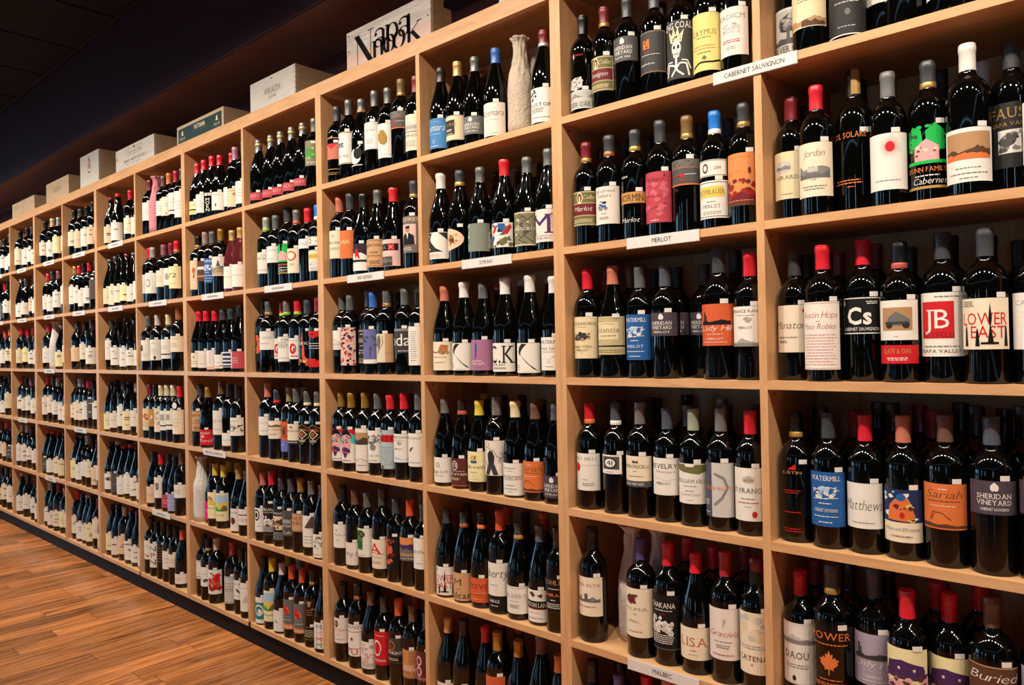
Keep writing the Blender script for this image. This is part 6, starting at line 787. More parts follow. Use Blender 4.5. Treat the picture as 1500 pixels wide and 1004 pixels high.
('W', 3, 'b', 'b', 0.0431, 0.0651, 1.075, 'k', 0.0423, 0.1624, 'k2', 74, None, 'black label with orange figure', [('z', 5, -0.6, 0.5, 0.3, 0.9, 20, ['or2', 'or2', 'cp'], 0.08), ('p', 'or2', [(-0.4, 0.4), (-0.1, 0.7), (0.2, 0.6), (0.1, 0.3)])], None, 0, 1.075),
('W', 3, 'b', 'b', 0.1205, 0.0413, 1.015, ('d2', 'gd'), 0.0959, 0.1735, 'w', 74, None, 'off-white label with faint grey lettering', [('t', '1925', 0.6, 0.1, 0.4, 'g6', 0.3, ''), ('n', 0.3, 0.4, 1, 0.6, 'g6', 0)], None, 0, 1.015),
('W', 3, 'b', 'b', 0.1944, 0.0658, 0.989, ('r', 'lm'), 0.0588, 0.1451, 'w2', 74, None, 'red disc label beside faint lettered label', [('t', 'GLADIATOR', 0.86, 0.05, 0.8, 'g3', 0, ''), ('e', -0.1, 0.5, 0.36, 0.26, 'rd'), ('e', -0.02, 0.5, 0.16, 0.13, 'w'), ('e', 0.03, 0.46, 0.08, 0.1, 'g4'), ('r', -0.35, 0.4, 0.12, 0.17, 'rd'), ('n', 0.3, 0.34, 1, 0.2, 'g5', 0.7)], None, 0, 0.989),
('W', 3, 'b', 'b', 0.267, 0.0404, 0.993, ('tp', 'lm'), 0.047, 0.1504, 'w', 74, None, 'wide off-white label with grey capitals', [('t', '2016', 0.84, 0.1, 0.4, 'g5', 0.3, ''), ('t', 'VALLEYS', 0.7, 0.1, 0.6, 'g4', -0.1, 'S'), ('t', 'COUNTY', 0.56, 0.12, 0.9, 'g4', 0, 'S'), ('n', 0.12, 0.16, 1, 0.8, 'g6', 0)], None, 0, 0.993),
('W', 3, 'b', 'b', 0.3436, 0.0446, 0.987, ('r', 'lm'), 0.0575, 0.1436, 'w2', 74, None, 'red disc label beside printed orange dancer', [('t', 'GLADIATOR', 0.86, 0.05, 0.8, 'g3', 0, ''), ('e', -0.1, 0.5, 0.36, 0.26, 'rd'), ('e', -0.02, 0.5, 0.16, 0.13, 'w'), ('e', 0.03, 0.46, 0.08, 0.1, 'g4'), ('r', -0.35, 0.4, 0.12, 0.17, 'rd'), ('n', 0.3, 0.34, 1, 0.2, 'g5', 0.7)], None, 0, 0.987),
('W', 3, 'b', 'b', 0.4199, 0.0423, 0.979, 'd', 0.0263, 0.1721, '', 74, None, 'black bottle printed with orange dancer', [('p', 'or2', [(-0.1, 0.5), (0.15, 0.62), (0.2, 0.3), (0.5, 0.2), (0.5, 0.08), (0.1, 0.1), (-0.1, 0.3)]), ('p', 'or2', [(-0.15, 0.8), (-0.05, 0.98), (0.0, 0.78), (0.1, 0.6), (-0.05, 0.56)]), ('t', 'Dance', 0.62, 0.12, 0.8, 'w', 0, 'I'), ('z', 5, -0.6, 0.6, 0.04, 0.2, 12, ['c', 'or2'], 0.05)], None, 0, 0.979),
('W', 3, 'b', 'b', 0.4964, 0.0415, 0.993, 'm', 0.024, 0.1674, '', 74, None, 'black bottle printed with red patches and white words', [('z', 6, -0.8, 0.6, 0.84, 0.98, 12, ['rd'], 0.1), ('n', 0.5, 0.7, 3, 0.8, 'w', 0), ('z', 7, -0.8, 0.6, 0.02, 0.2, 14, ['rd'], 0.1)], None, 0, 0.993),
('W', 4, 'b', 'b', 0.0392, 0.091, 0.974, 'k', 0.0278, 0.1527, 'c2', 74, None, 'tall cream label with faint lines', [('n', 0.4, 0.8, 4, 0.6, 'g7', 0)], None, 0, 0.974),
('W', 4, 'b', 'b', 0.1018, 0.0429, 1.058, 'ts2', 0.0909, 0.1663, 'w', 74, None, 'off-white label below salmon capsule', [('t', 'OVO', 0.6, 0.12, 0.5, 'g7', 0, ''), ('n', 0.2, 0.3, 1, 0.5, 'g6', 0)], None, 0, 1.058),
('W', 4, 'b', 'b', 0.1803, 0.0395, 0.969, ('d', 'rd'), 0.0893, 0.1674, 'c2', 74, None, 'cream label with olive landscape sketch', [('h', 0.64, 0.84, 'ol', 3, -0.7, 0.8), ('t', 'CONTADINO', 0.46, 0.09, 0.9, 'ol', 0, 'S'), ('n', 0.2, 0.3, 2, 0.5, 'g6', 0)], None, 0, 0.969),
('W', 4, 'b', 'b', 0.2551, 0.0553, 0.998, 'ol3', 0.0363, 0.1619, 'or2', 74, None, 'label of orange wood grain above violet blue', [('r', -1, 1, 0, 0.38, 'vi2'), ('e', -0.1, 0.66, 0.2, 0.12, 'g3'), ('l', 'bn', 0.02, [(-0.9, 0.9), (0, 0.8), (0.9, 0.95)]), ('l', 'bn', 0.02, [(-0.9, 0.6), (-0.2, 0.82), (0.5, 0.7), (0.9, 0.5)]), ('l', 'bn', 0.02, [(-0.8, 0.5), (0, 0.5), (0.8, 0.6)]), ('n', 0.2, 0.26, 1, 0.3, 'w', -0.3)], None, 0, 0.998),
('W', 4, 'b', 'b', 0.3312, 0.0407, 1.001, 'd2', 0.0752, 0.1565, 'c2', 74, None, 'cream label with red crest over dark foot', [('p', 'rd2', [(-0.2, 0.8), (0, 0.92), (0.2, 0.8)]), ('t', 'PEDRONCELLI', 0.6, 0.1, 0.9, 'k2', 0, 'S'), ('n', 0.4, 0.44, 1, 0.1, 'g6', 0), ('r', -1, 1, 0, 0.18, 'g3'), ('n', 0.06, 0.12, 1, 0.7, 'w', 0)], None, 0, 1.001),
('W', 4, 'b', 'b', 0.4074, 0.0428, 0.963, ('d2', 'c'), 0.0812, 0.1666, '', 74, None, 'black and tan diamond label beside red crest', [('p', 'k2', [(-0.95, 0.7), (0, 1), (0.95, 0.7), (0.95, 0.6), (0, 0), (-0.95, 0.6)]), ('t', 'HARRELL', 0.66, 0.12, 0.6, 'or', 0, ''), ('p', 'c', [(-0.5, 0.5), (0, 0.74), (0.5, 0.5), (0, 0.26)]), ('p', 'k', [(-0.4, 0.5), (0, 0.69), (0.4, 0.5), (0, 0.31)]), ('p', 'or', [(-0.2, 0.5), (0, 0.6), (0.2, 0.5), (0, 0.4)]), ('p', 'k', [(-0.1, 0.5), (0, 0.55), (0.1, 0.5), (0, 0.45)]), ('t', 'LABEL', 0.14, 0.1, 0.36, 'w', 0, ''), ('l', 'gd', 0.02, [(-0.95, 0.72), (0, 0.98), (0.95, 0.72), (0.95, 0.6), (0, 0.02), (-0.95, 0.6), (-0.95, 0.72)])], None, 0, 0.963),
('W', 4, 'b', 'b', 0.4823, 0.0426, 0.965, ('d2', 'c'), 0.0844, 0.1687, '', 74, None, 'black and tan diamond label against upright', [('p', 'k2', [(-0.95, 0.7), (0, 1), (0.95, 0.7), (0.95, 0.6), (0, 0), (-0.95, 0.6)]), ('t', 'HARRELL', 0.66, 0.12, 0.6, 'or', 0, ''), ('p', 'c', [(-0.5, 0.5), (0, 0.74), (0.5, 0.5), (0, 0.26)]), ('p', 'k', [(-0.4, 0.5), (0, 0.69), (0.4, 0.5), (0, 0.31)]), ('p', 'or', [(-0.2, 0.5), (0, 0.6), (0.2, 0.5), (0, 0.4)]), ('p', 'k', [(-0.1, 0.5), (0, 0.55), (0.1, 0.5), (0, 0.45)]), ('t', 'LABEL', 0.14, 0.1, 0.36, 'w', 0, ''), ('l', 'gd', 0.02, [(-0.95, 0.72), (0, 0.98), (0.95, 0.72), (0.95, 0.6), (0, 0.02), (-0.95, 0.6), (-0.95, 0.72)])], None, 0, 0.965),
('W', 4, 'b', 'b', 0.0606, 0.1665, 1.049, 'ts2', 0, 0, 'c', 74, None, '', [], None, 1, 1.049),
('W', 4, 'b', 'b', 0.1454, 0.1623, 1.068, 'br', 0, 0, 'c', 74, None, '', [], None, 1, 1.068),
('W', 4, 'b', 'b', 0.2212, 0.1377, 0.988, 's', 0, 0, 'c', 74, None, '', [], None, 1, 0.988),
('W', 5, 'b', 'b', 0.0478, 0.044, 0.969, 'ts2', 0.0409, 0.1462, 'w2', 74, None, 'cream label with black swirl and red star', [('e', -0.3, 0.7, 0.4, 0.25, 'k2'), ('e', -0.3, 0.7, 0.3, 0.18, 'w2'), ('e', -0.3, 0.7, 0.18, 0.11, 'k2'), ('s', 0.5, 0.86, 0.16, 0.1, 'rd', 8), ('n', 0.2, 0.3, 1, 0.4, 'g6', 0)], None, 0, 0.969),
('W', 5, 'b', 'b', 0.1245, 0.0422, 1.009, 'r', 0.0374, 0.1693, 'k2', 74, None, 'black label with white scale pattern', [('t', 'CHAKANA', 0.76, 0.1, 0.75, 'w', -0.05, ''), ('n', 0.7, 0.73, 1, 0.6, 'w', 0), ('n', 0.64, 0.66, 1, 0.2, 'rd', 0), ('z', 12, -0.75, 0.55, 0.3, 0.58, 44, ['w', 'w', 'g8'], 0.06), ('n', 0.1, 0.28, 5, 0.8, 'w', -0.1), ('r', -1, 1, 0, 0.02, 'g4')], None, 0, 1.009),
('W', 5, 'b', 'b', 0.2006, 0.0431, 0.954, 'd', 0.0224, 0.1645, 'g2', 74, None, 'black label with cream street picture', [('r', -1, 1, 0.36, 0.78, 'c'), ('h', 0.5, 0.76, 'bn', 3, -1, 1), ('z', 4, -0.8, 0.8, 0.4, 0.7, 20, ['g3', 'mr', 'tn'], 0.06), ('t', 'Lincoln', 0.84, 0.09, 0.8, 'w', 0, ''), ('n', 0.06, 0.3, 4, 0.8, 'w', 0)], None, 0, 0.954),
('W', 5, 'b', 'b', 0.2749, 0.043, 0.959, 'sl', 0.0582, 0.1666, 'g4', 74, None, 'slate label with bold white lettering', [('t', 'HARBOR', 0.5, 0.16, 0.9, 'w', 0, ''), ('t', 'RED BLEND', 0.36, 0.08, 0.8, 'w', 0, ''), ('t', 'Cellar', 0.08, 0.12, 0.6, 'w', 0, 'I')], None, 0, 0.959),
('W', 5, 'b', 'b', 0.3505, 0.0429, 0.989, 'gc2', 0.0864, 0.1605, 'tn2', 74, None, 'tan label with dark border and red capitals', [('f', 0.04, 'bn', 0.02), ('t', 'POETS', 0.64, 0.16, 0.8, 'bn', 0, 'S'), ('t', 'TABLE', 0.38, 0.18, 0.8, 'mr', 0, 'S')], None, 0, 0.989),
('W', 5, 'b', 'b', 0.4271, 0.0438, 0.985, 'tp', 0.0361, 0.1627, 'w2', 74, None, 'white label with brown triangle', [('p', 'bn2', [(-0.35, 0.6), (0.35, 0.97), (0.95, 0.97), (0.1, 0.6)]), ('p', 'bn2', [(0.1, 0.6), (0.55, 0.97), (0.9, 0.97), (0.9, 0.6)]), ('p', 'pk', [(-0.9, 0.97), (-0.5, 0.97), (-0.9, 0.62)]), ('n', 0.1, 0.4, 3, 0.5, 'g6', 0)], None, 0, 0.985),
('W', 5, 'b', 'g', 0.5047, 0.042, 0.95, 'd', 0.008, 0.1034, 'w2', 74, None, 'white label with black scratched sketch', [('l', 'g3', 0.02, [(-0.5, 0.4), (0, 0.95)]), ('l', 'g3', 0.02, [(0.4, 0.4), (-0.2, 0.9)]), ('l', 'g3', 0.02, [(-0.6, 0.7), (0.5, 0.6)]), ('z', 3, -0.6, 0.5, 0.4, 0.9, 14, ['g5', 'g3'], 0.05), ('n', 0.1, 0.16, 1, 0.6, 'g6', 0)], None, 0, 0.858),
('W', 5, 'b', 'b', 0.0383, 0.14, 0.95, 'br', 0, 0, 'c', 74, None, '', [], None, 1, 0.944),
('W', 5, 'b', 'b', 0.1867, 0.14, 0.974, 'nv', 0, 0, 'c', 74, None, '', [], None, 1, 0.974),
('W', 5, 'b', 'b', 0.1121, 0.14, 0.95, 'k', 0, 0, 'c', 74, None, '', [], None, 1, 0.936),
('W', 6, 'b', 'g', 0.0408, 0.0457, 0.95, 'k', 0.008, 0.1251, 'w2', 74, None, 'white label with teal round pattern', [('r', -0.8, 0.8, 0.15, 0.8, 'te'), ('e', 0, 0.5, 0.5, 0.22, 'w'), ('e', 0, 0.5, 0.38, 0.16, 'te'), ('e', 0.1, 0.45, 0.2, 0.1, 'w')], None, 0, 0.933),
('W', 6, 'b', 'b', 0.118, 0.0411, 0.98, 'y', 0.0344, 0.1671, 'c3', 74, None, 'cream label with green vineyard rows', [('f', 0.03, 'w', 0.02), ('p', 'lb', [(-0.85, 0.55), (-0.85, 0.93), (0.85, 0.93), (0.85, 0.55)]), ('p', 'ye', [(-0.85, 0.35), (-0.85, 0.6), (0.85, 0.68), (0.85, 0.35)]), ('p', 'gn', [(-0.85, 0.35), (-0.3, 0.52), (0.2, 0.35)]), ('p', 'ol', [(0, 0.35), (0.5, 0.58), (0.85, 0.5), (0.85, 0.35)]), ('t', 'Novela', 0.18, 0.08, 0.5, 'g4', 0, 'I')], None, 0, 0.98),
('W', 6, 'b', 'g', 0.1956, 0.0431, 0.955, 'wt', 0.0105, 0.1018, 'w2', 74, None, 'plain white label', [('t', 'B.', 0.4, 0.14, 0.3, 'g5', -0.1, 'S')], None, 0, 0.955),
('W', 6, 'b', 'b', 0.2727, 0.0421, 0.967, 'or3', 0.0386, 0.1641, 'g5', 74, None, 'orange bear label beside plain white label', [('r', -1, 1, 0, 0.17, 'or'), ('t', 'BEARHILL', 0.03, 0.1, 0.7, 'w', 0, ''), ('z', 21, -0.4, 0.3, 0.55, 0.8, 16, ['or', 'or', 'rd'], 0.09), ('t', '..', 0.3, 0.04, 0.2, 'w', 0, ''), ('n', 0.3, 0.34, 1, 0.5, 'w', 0), ('n', 0.42, 0.45, 1, 0.4, 'g7', 0)], None, 0, 0.967),
('W', 6, 'b', 'b', 0.3497, 0.0431, 0.968, 'or3', 0.0387, 0.1621, 'g5', 74, None, 'orange bear label beside gold framed box', [('r', -1, 1, 0, 0.17, 'or'), ('t', 'BEARHILL', 0.03, 0.1, 0.7, 'w', 0, ''), ('z', 21, -0.4, 0.3, 0.55, 0.8, 16, ['or', 'or', 'rd'], 0.09), ('t', '..', 0.3, 0.04, 0.2, 'w', 0, ''), ('n', 0.3, 0.34, 1, 0.5, 'w', 0), ('n', 0.42, 0.45, 1, 0.4, 'g7', 0)], None, 0, 0.968),
('W', 6, 'b', 'b', 0.426, 0.0447, 1.0, ('k3', 'gd'), 0.0295, 0.0819, 'k2', 74, None, 'black bottle with small gold framed box', [('f', 0.03, 'tn', 0.03), ('n', 0.2, 0.8, 5, 0.7, 'c', 0)], 'figbr', 0, 1.0),
('W', 6, 'b', 'g', 0.5041, 0.0413, 0.95, 'k', 0.0169, 0.1247, 'w2', 74, None, 'white label with rainbow letters', [('t', 'M', 0.74, 0.18, 0.6, 'vi', 0, ''), ('t', 'M', 0.5, 0.18, 0.6, 'pk', 0, ''), ('t', 'M', 0.27, 0.18, 0.6, 'rd', 0, ''), ('t', 'M', 0.05, 0.18, 0.6, 'gn2', 0, '')], None, 0, 0.857),
('W', 6, 'b', 'b', 0.0821, 0.14, 0.95, 'y', 0, 0, 'c', 74, None, '', [], None, 1, 0.898),
('W', 6, 'b', 'b', 0.17, 0.14, 0.95, 's', 0, 0, 'c', 74, None, '', [], None, 1, 0.894),
('W', 6, 'b', 'b', 0.2438, 0.14, 0.95, 'or3', 0, 0, 'c', 74, None, '', [], None, 1, 0.89),
('Y', 1, 'b', 'g', 0.0427, 0.0465, 0.962, 'r', 0.036, 0.1027, 'c3', 74, None, 'cream label with yellow stripe', [('r', -1, 1, 0.3, 0.4, 'k2'), ('r', -1, 1, 0.1, 0.25, 'ye'), ('n', 0.6, 0.8, 2, 0.5, 'g6', 0)], None, 0, 0.962),
('Y', 1, 'b', 'g', 0.1227, 0.0421, 0.97, 'r', 0.0324, 0.1246, 'w2', 74, None, 'plain white label', [('n', 0.3, 0.7, 3, 0.5, 'g6', 0)], None, 0, 0.97),
('Y', 1, 'b', 'g', 0.2036, 0.0428, 0.983, 'r', 0.0262, 0.1185, '', 74, None, 'black bottle printed with bold white vertical lettering', [('r', -0.4, 0, 0.84, 0.9, 'w'), ('r', 0.05, 0.4, 0.84, 0.9, 'w'), ('r', -0.4, 0, 0.92, 0.98, 'w'), ('r', 0.05, 0.4, 0.92, 0.98, 'w'), ('t', 'N', 0.02, 0.16, 0.5, 'w', 0, ''), ('t', 'E', 0.2, 0.16, 0.5, 'w', 0, ''), ('t', 'O', 0.38, 0.16, 0.5, 'w', 0, ''), ('t', 'M', 0.56, 0.16, 0.5, 'w', 0, '')], None, 0, 0.983),
('Y', 1, 'b', 'g', 0.2836, 0.0413, 0.95, 'r', 0.0237, 0.1124, 'w2', 74, None, 'white label with dark red drop', [('p', 'mr', [(-0.1, 0.3), (0, 0.4), (0.1, 0.28), (0, 0.16)]), ('n', 0.8, 0.9, 1, 0.5, 'rd', 0)], None, 0, 0.949),
('Y', 1, 'b', 'g', 0.3595, 0.062, 0.95, 'r', 0.0341, 0.1272, 'w2', 74, None, 'narrow white label half hidden', [('n', 0.3, 0.6, 2, 0.5, 'g6', 0)], None, 0, 0.942),
('Y', 1, 'b', 'b', 0.4335, 0.0398, 0.976, 'mv2', 0.0172, 0.1021, 'pc2', 74, None, 'parchment label with slanted top', [('z', 4, -0.6, 0.6, 0.2, 0.8, 12, ['tn', 'c'], 0.1), ('n', 0.85, 0.9, 1, 0.5, 'mr', 0)], None, 0, 0.976),
('Y', 1, 'b', 'b', 0.5109, 0.0415, 1.02, 'd', 0.0203, 0.1184, 'w2', 74, None, 'white label beside right upright', [('n', 0.3, 0.7, 3, 0.6, 'g6', 0)], None, 0, 1.02),
('Y', 2, 'b', 'b', 0.0399, 0.0444, 0.991, ('k', 'gd'), 0.0341, 0.177, 'pc2', 74, None, 'peach label with small red figure', [('e', 0.1, 0.66, 0.2, 0.1, 'cp'), ('p', 'bn', [(0, 0.4), (0.2, 0.62), (0.2, 0.4)])], None, 0, 0.991),
('Y', 2, 'b', 'b', 0.1182, 0.0448, 1.028, 'tpk', 0.0662, 0.161, 'bw', 74, None, 'brown label with white badge', [('r', -0.5, 0.7, 0.58, 0.72, 'w'), ('n', 0.2, 0.3, 2, 0.6, 'c', 0)], None, 0, 1.028),
('Y', 2, 'b', 'b', 0.197, 0.0409, 1.006, 'd2', 0.0541, 0.17, 'bl', 74, None, 'blue label with white mill sketch', [('t', 'WATERMILL', 0.84, 0.09, 0.74, 'w', 0, 'S'), ('z', 7, -0.6, 0.6, 0.5, 0.72, 26, ['w', 'lb'], 0.045), ('l', 'w', 0.012, [(-0.65, 0.62), (-0.2, 0.72), (0.3, 0.72), (0.65, 0.66)]), ('l', 'w', 0.012, [(-0.6, 0.5), (0.6, 0.53)]), ('n', 0.4, 0.46, 1, 0.3, 'w', 0), ('t', 'SYRAH', 0.27, 0.06, 0.55, 'w', 0, 'S'), ('n', 0.17, 0.2, 1, 0.6, 'w', 0), ('n', 0.06, 0.1, 1, 0.4, 'w', 0)], None, 0, 1.006),
('Y', 2, 'b', 'w', 0.2771, 0.0429, 0.967, 'gc2', 0.0847, 0.1771, 'w3', 74, None, 'wide cream label with etched castle', [('h', 0.25, 0.6, 'g6', 3, -1, 1), ('p', 'g4', [(0, 0.5), (0.2, 0.85), (0.4, 0.5)]), ('h', 0.15, 0.4, 'tn', 6, -1, 1), ('r', -1, 1, 0.06, 0.12, 'tn'), ('z', 4, -0.9, 0.9, 0.2, 0.5, 16, ['g5', 'g7'], 0.07)], None, 0, 0.967),
('Y', 2, 'b', 'rb', 0.3841, 0.0439, 0.95, 'gc', 0.017, 0.1223, 'w2', 74, None, 'red glass bottle beside etched castle label', [('t', '. . .', 0.74, 0.08, 0.7, 'g4', 0, ''), ('n', 0.5, 0.55, 1, 0.8, 'g6', 0)], None, 0, 0.945),
('Y', 2, 'b', 'rb', 0.4633, 0.0421, 0.962, 'gc', 0.0188, 0.1237, 'w2', 74, None, 'red glass bottle against right upright', [('t', '. . .', 0.74, 0.08, 0.7, 'g4', 0, ''), ('n', 0.5, 0.55, 1, 0.8, 'g6', 0)], None, 0, 0.962),
('Y', 3, 'b', 'g', 0.0417, 0.044, 0.973, 'r', 0.0206, 0.0918, 'c2', 74, None, 'cream label with tiny emblem at left', [('n', 0.2, 0.5, 2, 0.5, 'g6', 0), ('e', -0.1, 0.7, 0.1, 0.08, 'g6')], None, 0, 0.973),
('Y', 3, 'b', 'g', 0.122, 0.042, 0.968, 'r', 0.0183, 0.1023, 'w3', 74, None, 'cream label with faint pillars', [('r', -0.3, -0.24, 0.3, 0.8, 'g8'), ('r', 0.2, 0.26, 0.3, 0.8, 'g8'), ('n', 0.2, 0.26, 1, 0.5, 'g6', 0)], None, 0, 0.968),
('Y', 3, 'b', 'g', 0.2063, 0.0435, 0.958, 'r', 0.0107, 0.1052, 'w3', 74, None, 'cream label with pink foot', [('r', -1, 1, 0, 0.14, 'pk'), ('r', -0.1, -0.06, 0.3, 0.9, 'g7')], None, 0, 0.958),
('Y', 3, 'b', 'g', 0.2859, 0.043, 0.964, 'd', 0.0164, 0.0825, 'w2', 74, None, 'white label with red line near foot', [('l', 'cp', 0.05, [(-0.7, 0.2), (-0.2, 0.12), (0.4, 0.24)]), ('n', 0.4, 0.5, 1, 0.5, 'g6', 0)], None, 0, 0.964),
('Y', 3, 'b', 'g', 0.3657, 0.0426, 0.963, 'tk', 0.022, 0.0949, 'w2', 74, None, 'white label with blue stripes', [('r', -1, 0.9, 0.74, 0.92, 'nv'), ('r', -1, 0.9, 0.48, 0.62, 'nv'), ('r', -1, 0.9, 0.24, 0.38, 'nv'), ('e', 0.5, 0.86, 0.15, 0.1, 'w'), ('r', -1, 0.9, 0.04, 0.14, 'nv')], None, 0, 0.963),
('Y', 3, 'b', 'g', 0.4472, 0.0435, 1.004, 'k', 0.0165, 0.0927, 'pr', 74, None, 'rose red label', [('r', -1, -0.4, 0, 1, 'w'), ('n', 0.3, 0.7, 3, 0.4, 'w', 0)], None, 0, 1.004),
('Y', 4, 'b', 'b', 0.0404, 0.043, 1.005, 'd', 0.073, 0.1721, 'tn2', 74, None, 'tan paper label with black lettering', [('f', 0.05, 'bn', 0.014), ('t', 'Singleton', 0.74, 0.13, 0.85, 'k', -0.1, 'S'), ('t', '2015', 0.5, 0.06, 0.3, 'k', 0.2, ''), ('t', 'Grenache', 0.38, 0.08, 0.6, 'k', 0.1, 'I'), ('n', 0.1, 0.24, 3, 0.45, 'bn', 0.25)], None, 0, 1.005),
('Y', 4, 'b', 'g', 0.1256, 0.043, 0.956, 'gc2', 0.0138, 0.0905, 'rd', 74, None, 'bright red label with white words', [('n', 0.7, 0.85, 2, 0.7, 'w', 0), ('t', 'Red', 0.2, 0.2, 0.7, 'w', 0, 'I'), ('p', 'pk', [(-0.5, 0.6), (0, 0.66), (0.1, 0.5), (-0.4, 0.45)])], None, 0, 0.956),
('Y', 4, 'b', 'b', 0.2621, 0.0431, 1.063, 'br', 0.0675, 0.1731, 'w3', 74, None, 'white label with faint serif capitals', [('t', 'RAVE', 0.52, 0.1, 0.6, 'g6', 0, 'S'), ('n', 0.2, 0.24, 1, 0.4, 'g6', 0)], None, 0, 1.063),
('Y', 4, 'b', 'b', 0.3457, 0.0432, 1.026, 'k', 0.0236, 0.0824, 'w2', 74, None, 'short white label with orange hem', [('t', 'Stave', 0.4, 0.2, 0.6, 'g6', 0, 'I'), ('r', -1, 1, 0, 0.06, 'or')], None, 0, 1.026),
('Y', 4, 'b', 'b', 0.4242, 0.0428, 0.999, 'k', 0.0771, 0.1588, 'w2', 74, None, 'white label with black vine sketch', [('l', 'k2', 0.04, [(-0.9, 0.3), (-0.3, 0.5), (0.2, 0.4), (0.9, 0.6)]), ('z', 4, -0.9, 0.9, 0.25, 0.6, 24, ['k2', 'g4', 'mr'], 0.06), ('t', 'YSIOS', 0.76, 0.1, 0.5, 'g7', 0, 'S')], None, 0, 0.999),
('Y', 5, 'wrap', 'white', 0.0435, 0.044, 0.317, 'bottle wrapped in white paper'),
('Y', 5, 'b', 'g', 0.1229, 0.062, 0.95, 'k', 0.0194, 0.1106, 'hp', 74, None, 'hot pink label', [('n', 0.4, 0.6, 2, 0.5, 'w', 0)], None, 0, 0.912),
('Y', 5, 'b', 'b', 0.1965, 0.0394, 0.967, 'y', 0.0389, 0.167, 'c3', 74, None, 'cream label with yellow field picture', [('e', -0.2, 0.7, 0.4, 0.14, 'tn'), ('p', 'ye', [(-0.8, 0.6), (-0.2, 0.74), (0.5, 0.6), (0.5, 0.5), (-0.8, 0.5)]), ('t', 'Novela', 0.36, 0.09, 0.6, 'g4', 0, 'I')], None, 0, 0.967),
('Y', 5, 'b', 'b', 0.2714, 0.0427, 0.966, 'y', 0.0359, 0.1703, 'c3', 74, None, 'cream label with green vineyard rows', [('f', 0.03, 'w', 0.02), ('p', 'lb', [(-0.85, 0.55), (-0.85, 0.93), (0.85, 0.93), (0.85, 0.55)]), ('p', 'ye', [(-0.85, 0.35), (-0.85, 0.6), (0.85, 0.68), (0.85, 0.35)]), ('p', 'gn', [(-0.85, 0.35), (-0.3, 0.52), (0.2, 0.35)]), ('p', 'ol', [(0, 0.35), (0.5, 0.58), (0.85, 0.5), (0.85, 0.35)]), ('t', 'Novela', 0.18, 0.08, 0.5, 'g4', 0, 'I')], None, 0, 0.966),
('Y', 5, 'b', 'g', 0.4109, 0.0451, 0.958, 'gc', 0.0101, 0.1161, 'w3', 74, None, 'white label with brown oval medallion', [('e', -0.1, 0.45, 0.3, 0.16, 'bn'), ('e', -0.1, 0.45, 0.2, 0.1, 'mr'), ('t', 'PINNEY', 0.78, 0.07, 0.7, 'g5', 0, 'S')], None, 0, 0.958),
('Y', 5, 'b', 'g', 0.4899, 0.0413, 0.95, 'd', 0.0515, 0.1259, 'w3', 74, None, 'white label with dark band beside upright', [('r', -1, 1, 0.6, 0.66, 'k2'), ('n', 0.2, 0.4, 2, 0.5, 'g6', 0)], None, 0, 0.857),
('Y', 5, 'b', 'b', 0.1359, 0.14, 0.95, 'y', 0, 0, 'c', 74, None, '', [], None, 1, 0.94),
('Y', 5, 'b', 'b', 0.212, 0.14, 0.95, 'y', 0, 0, 'c', 74, None, '', [], None, 1, 0.939),
('Y', 6, 'b', 'b', 0.0393, 0.0521, 0.978, 'k', 0.0879, 0.1777, 'w2', 74, None, 'white label with red rule and black mark', [('r', -1, 1, 0.08, 0.12, 'rd2'), ('r', -1, 1, 0.92, 0.95, 'rd2'), ('l', 'k2', 0.04, [(-0.6, 0.5), (-0.4, 0.8)]), ('n', 0.25, 0.35, 1, 0.6, 'g6', 0)], None, 0, 0.978),
('Y', 6, 'b', 'b', 0.1131, 0.0389, 0.953, ('k', 'gdt'), 0.0697, 0.1658, 'w2', 74, None, 'white label with small ink drawing', [('l', 'g4', 0.03, [(-0.5, 0.4), (0.2, 0.3)]), ('z', 3, 0, 0.5, 0.24, 0.36, 8, ['k2'], 0.06), ('n', 0.6, 0.7, 1, 0.5, 'g6', 0)], None, 0, 0.953),
('Y', 6, 'b', 'w', 0.1904, 0.0425, 0.95, 'wt', 0.0478, 0.1673, 'w2', 74, None, 'white label with large red flower', [('p', 'rd', [(-0.6, 0.55), (-0.2, 0.68), (0.1, 0.62), (0.3, 0.8), (0.75, 0.88), (0.8, 0.5), (0.85, 0.2), (0.2, 0.16), (0.1, 0.4), (-0.3, 0.46)]), ('z', 4, -0.3, 0.8, 0.2, 0.85, 20, ['rd', 'rd2', 'or2'], 0.1), ('p', 'gn2', [(0.0, 0.16), (0.06, 0.16), (0.14, 0.9), (0.08, 0.9)]), ('n', 0.86, 0.9, 1, 0.4, 'g6', -0.5)], None, 0, 0.915),
('Y', 6, 'b', 'b', 0.3455, 0.0436, 1.019, 'r2', 0.0337, 0.1541, 'g8', 74, None, 'pale grey label with border lines', [('n', 0.5, 0.8, 3, 0.7, 'g5', 0), ('t', 'AUGUST', 0.44, 0.12, 0.8, 'g5', 0, 'S'), ('f', 0.04, 'g6', 0.015)], None, 0, 1.019),
('Y', 6, 'b', 'b', 0.4225, 0.0473, 0.966, 'k', 0.0691, 0.1586, 'w2', 74, None, 'white label with grey leaf and capitals', [('t', 'EQUITE', 0.76, 0.1, 0.85, 'g4', 0, ''), ('p', 'g3', [(-0.3, 0.6), (0.1, 0.5), (0.3, 0.3), (-0.1, 0.42)]), ('n', 0.15, 0.2, 1, 0.6, 'g6', 0)], None, 0, 0.966),
('Y', 6, 'b', 'b', 0.4964, 0.0388, 0.95, 'k', 0.0326, 0.1655, 'w2', 74, None, 'white label with faint triangle beside upright', [('p', 'g8', [(-0.4, 0.3), (0.2, 0.6), (0.4, 0.3)]), ('n', 0.8, 0.85, 1, 0.6, 'g6', 0)], None, 0, 0.645),
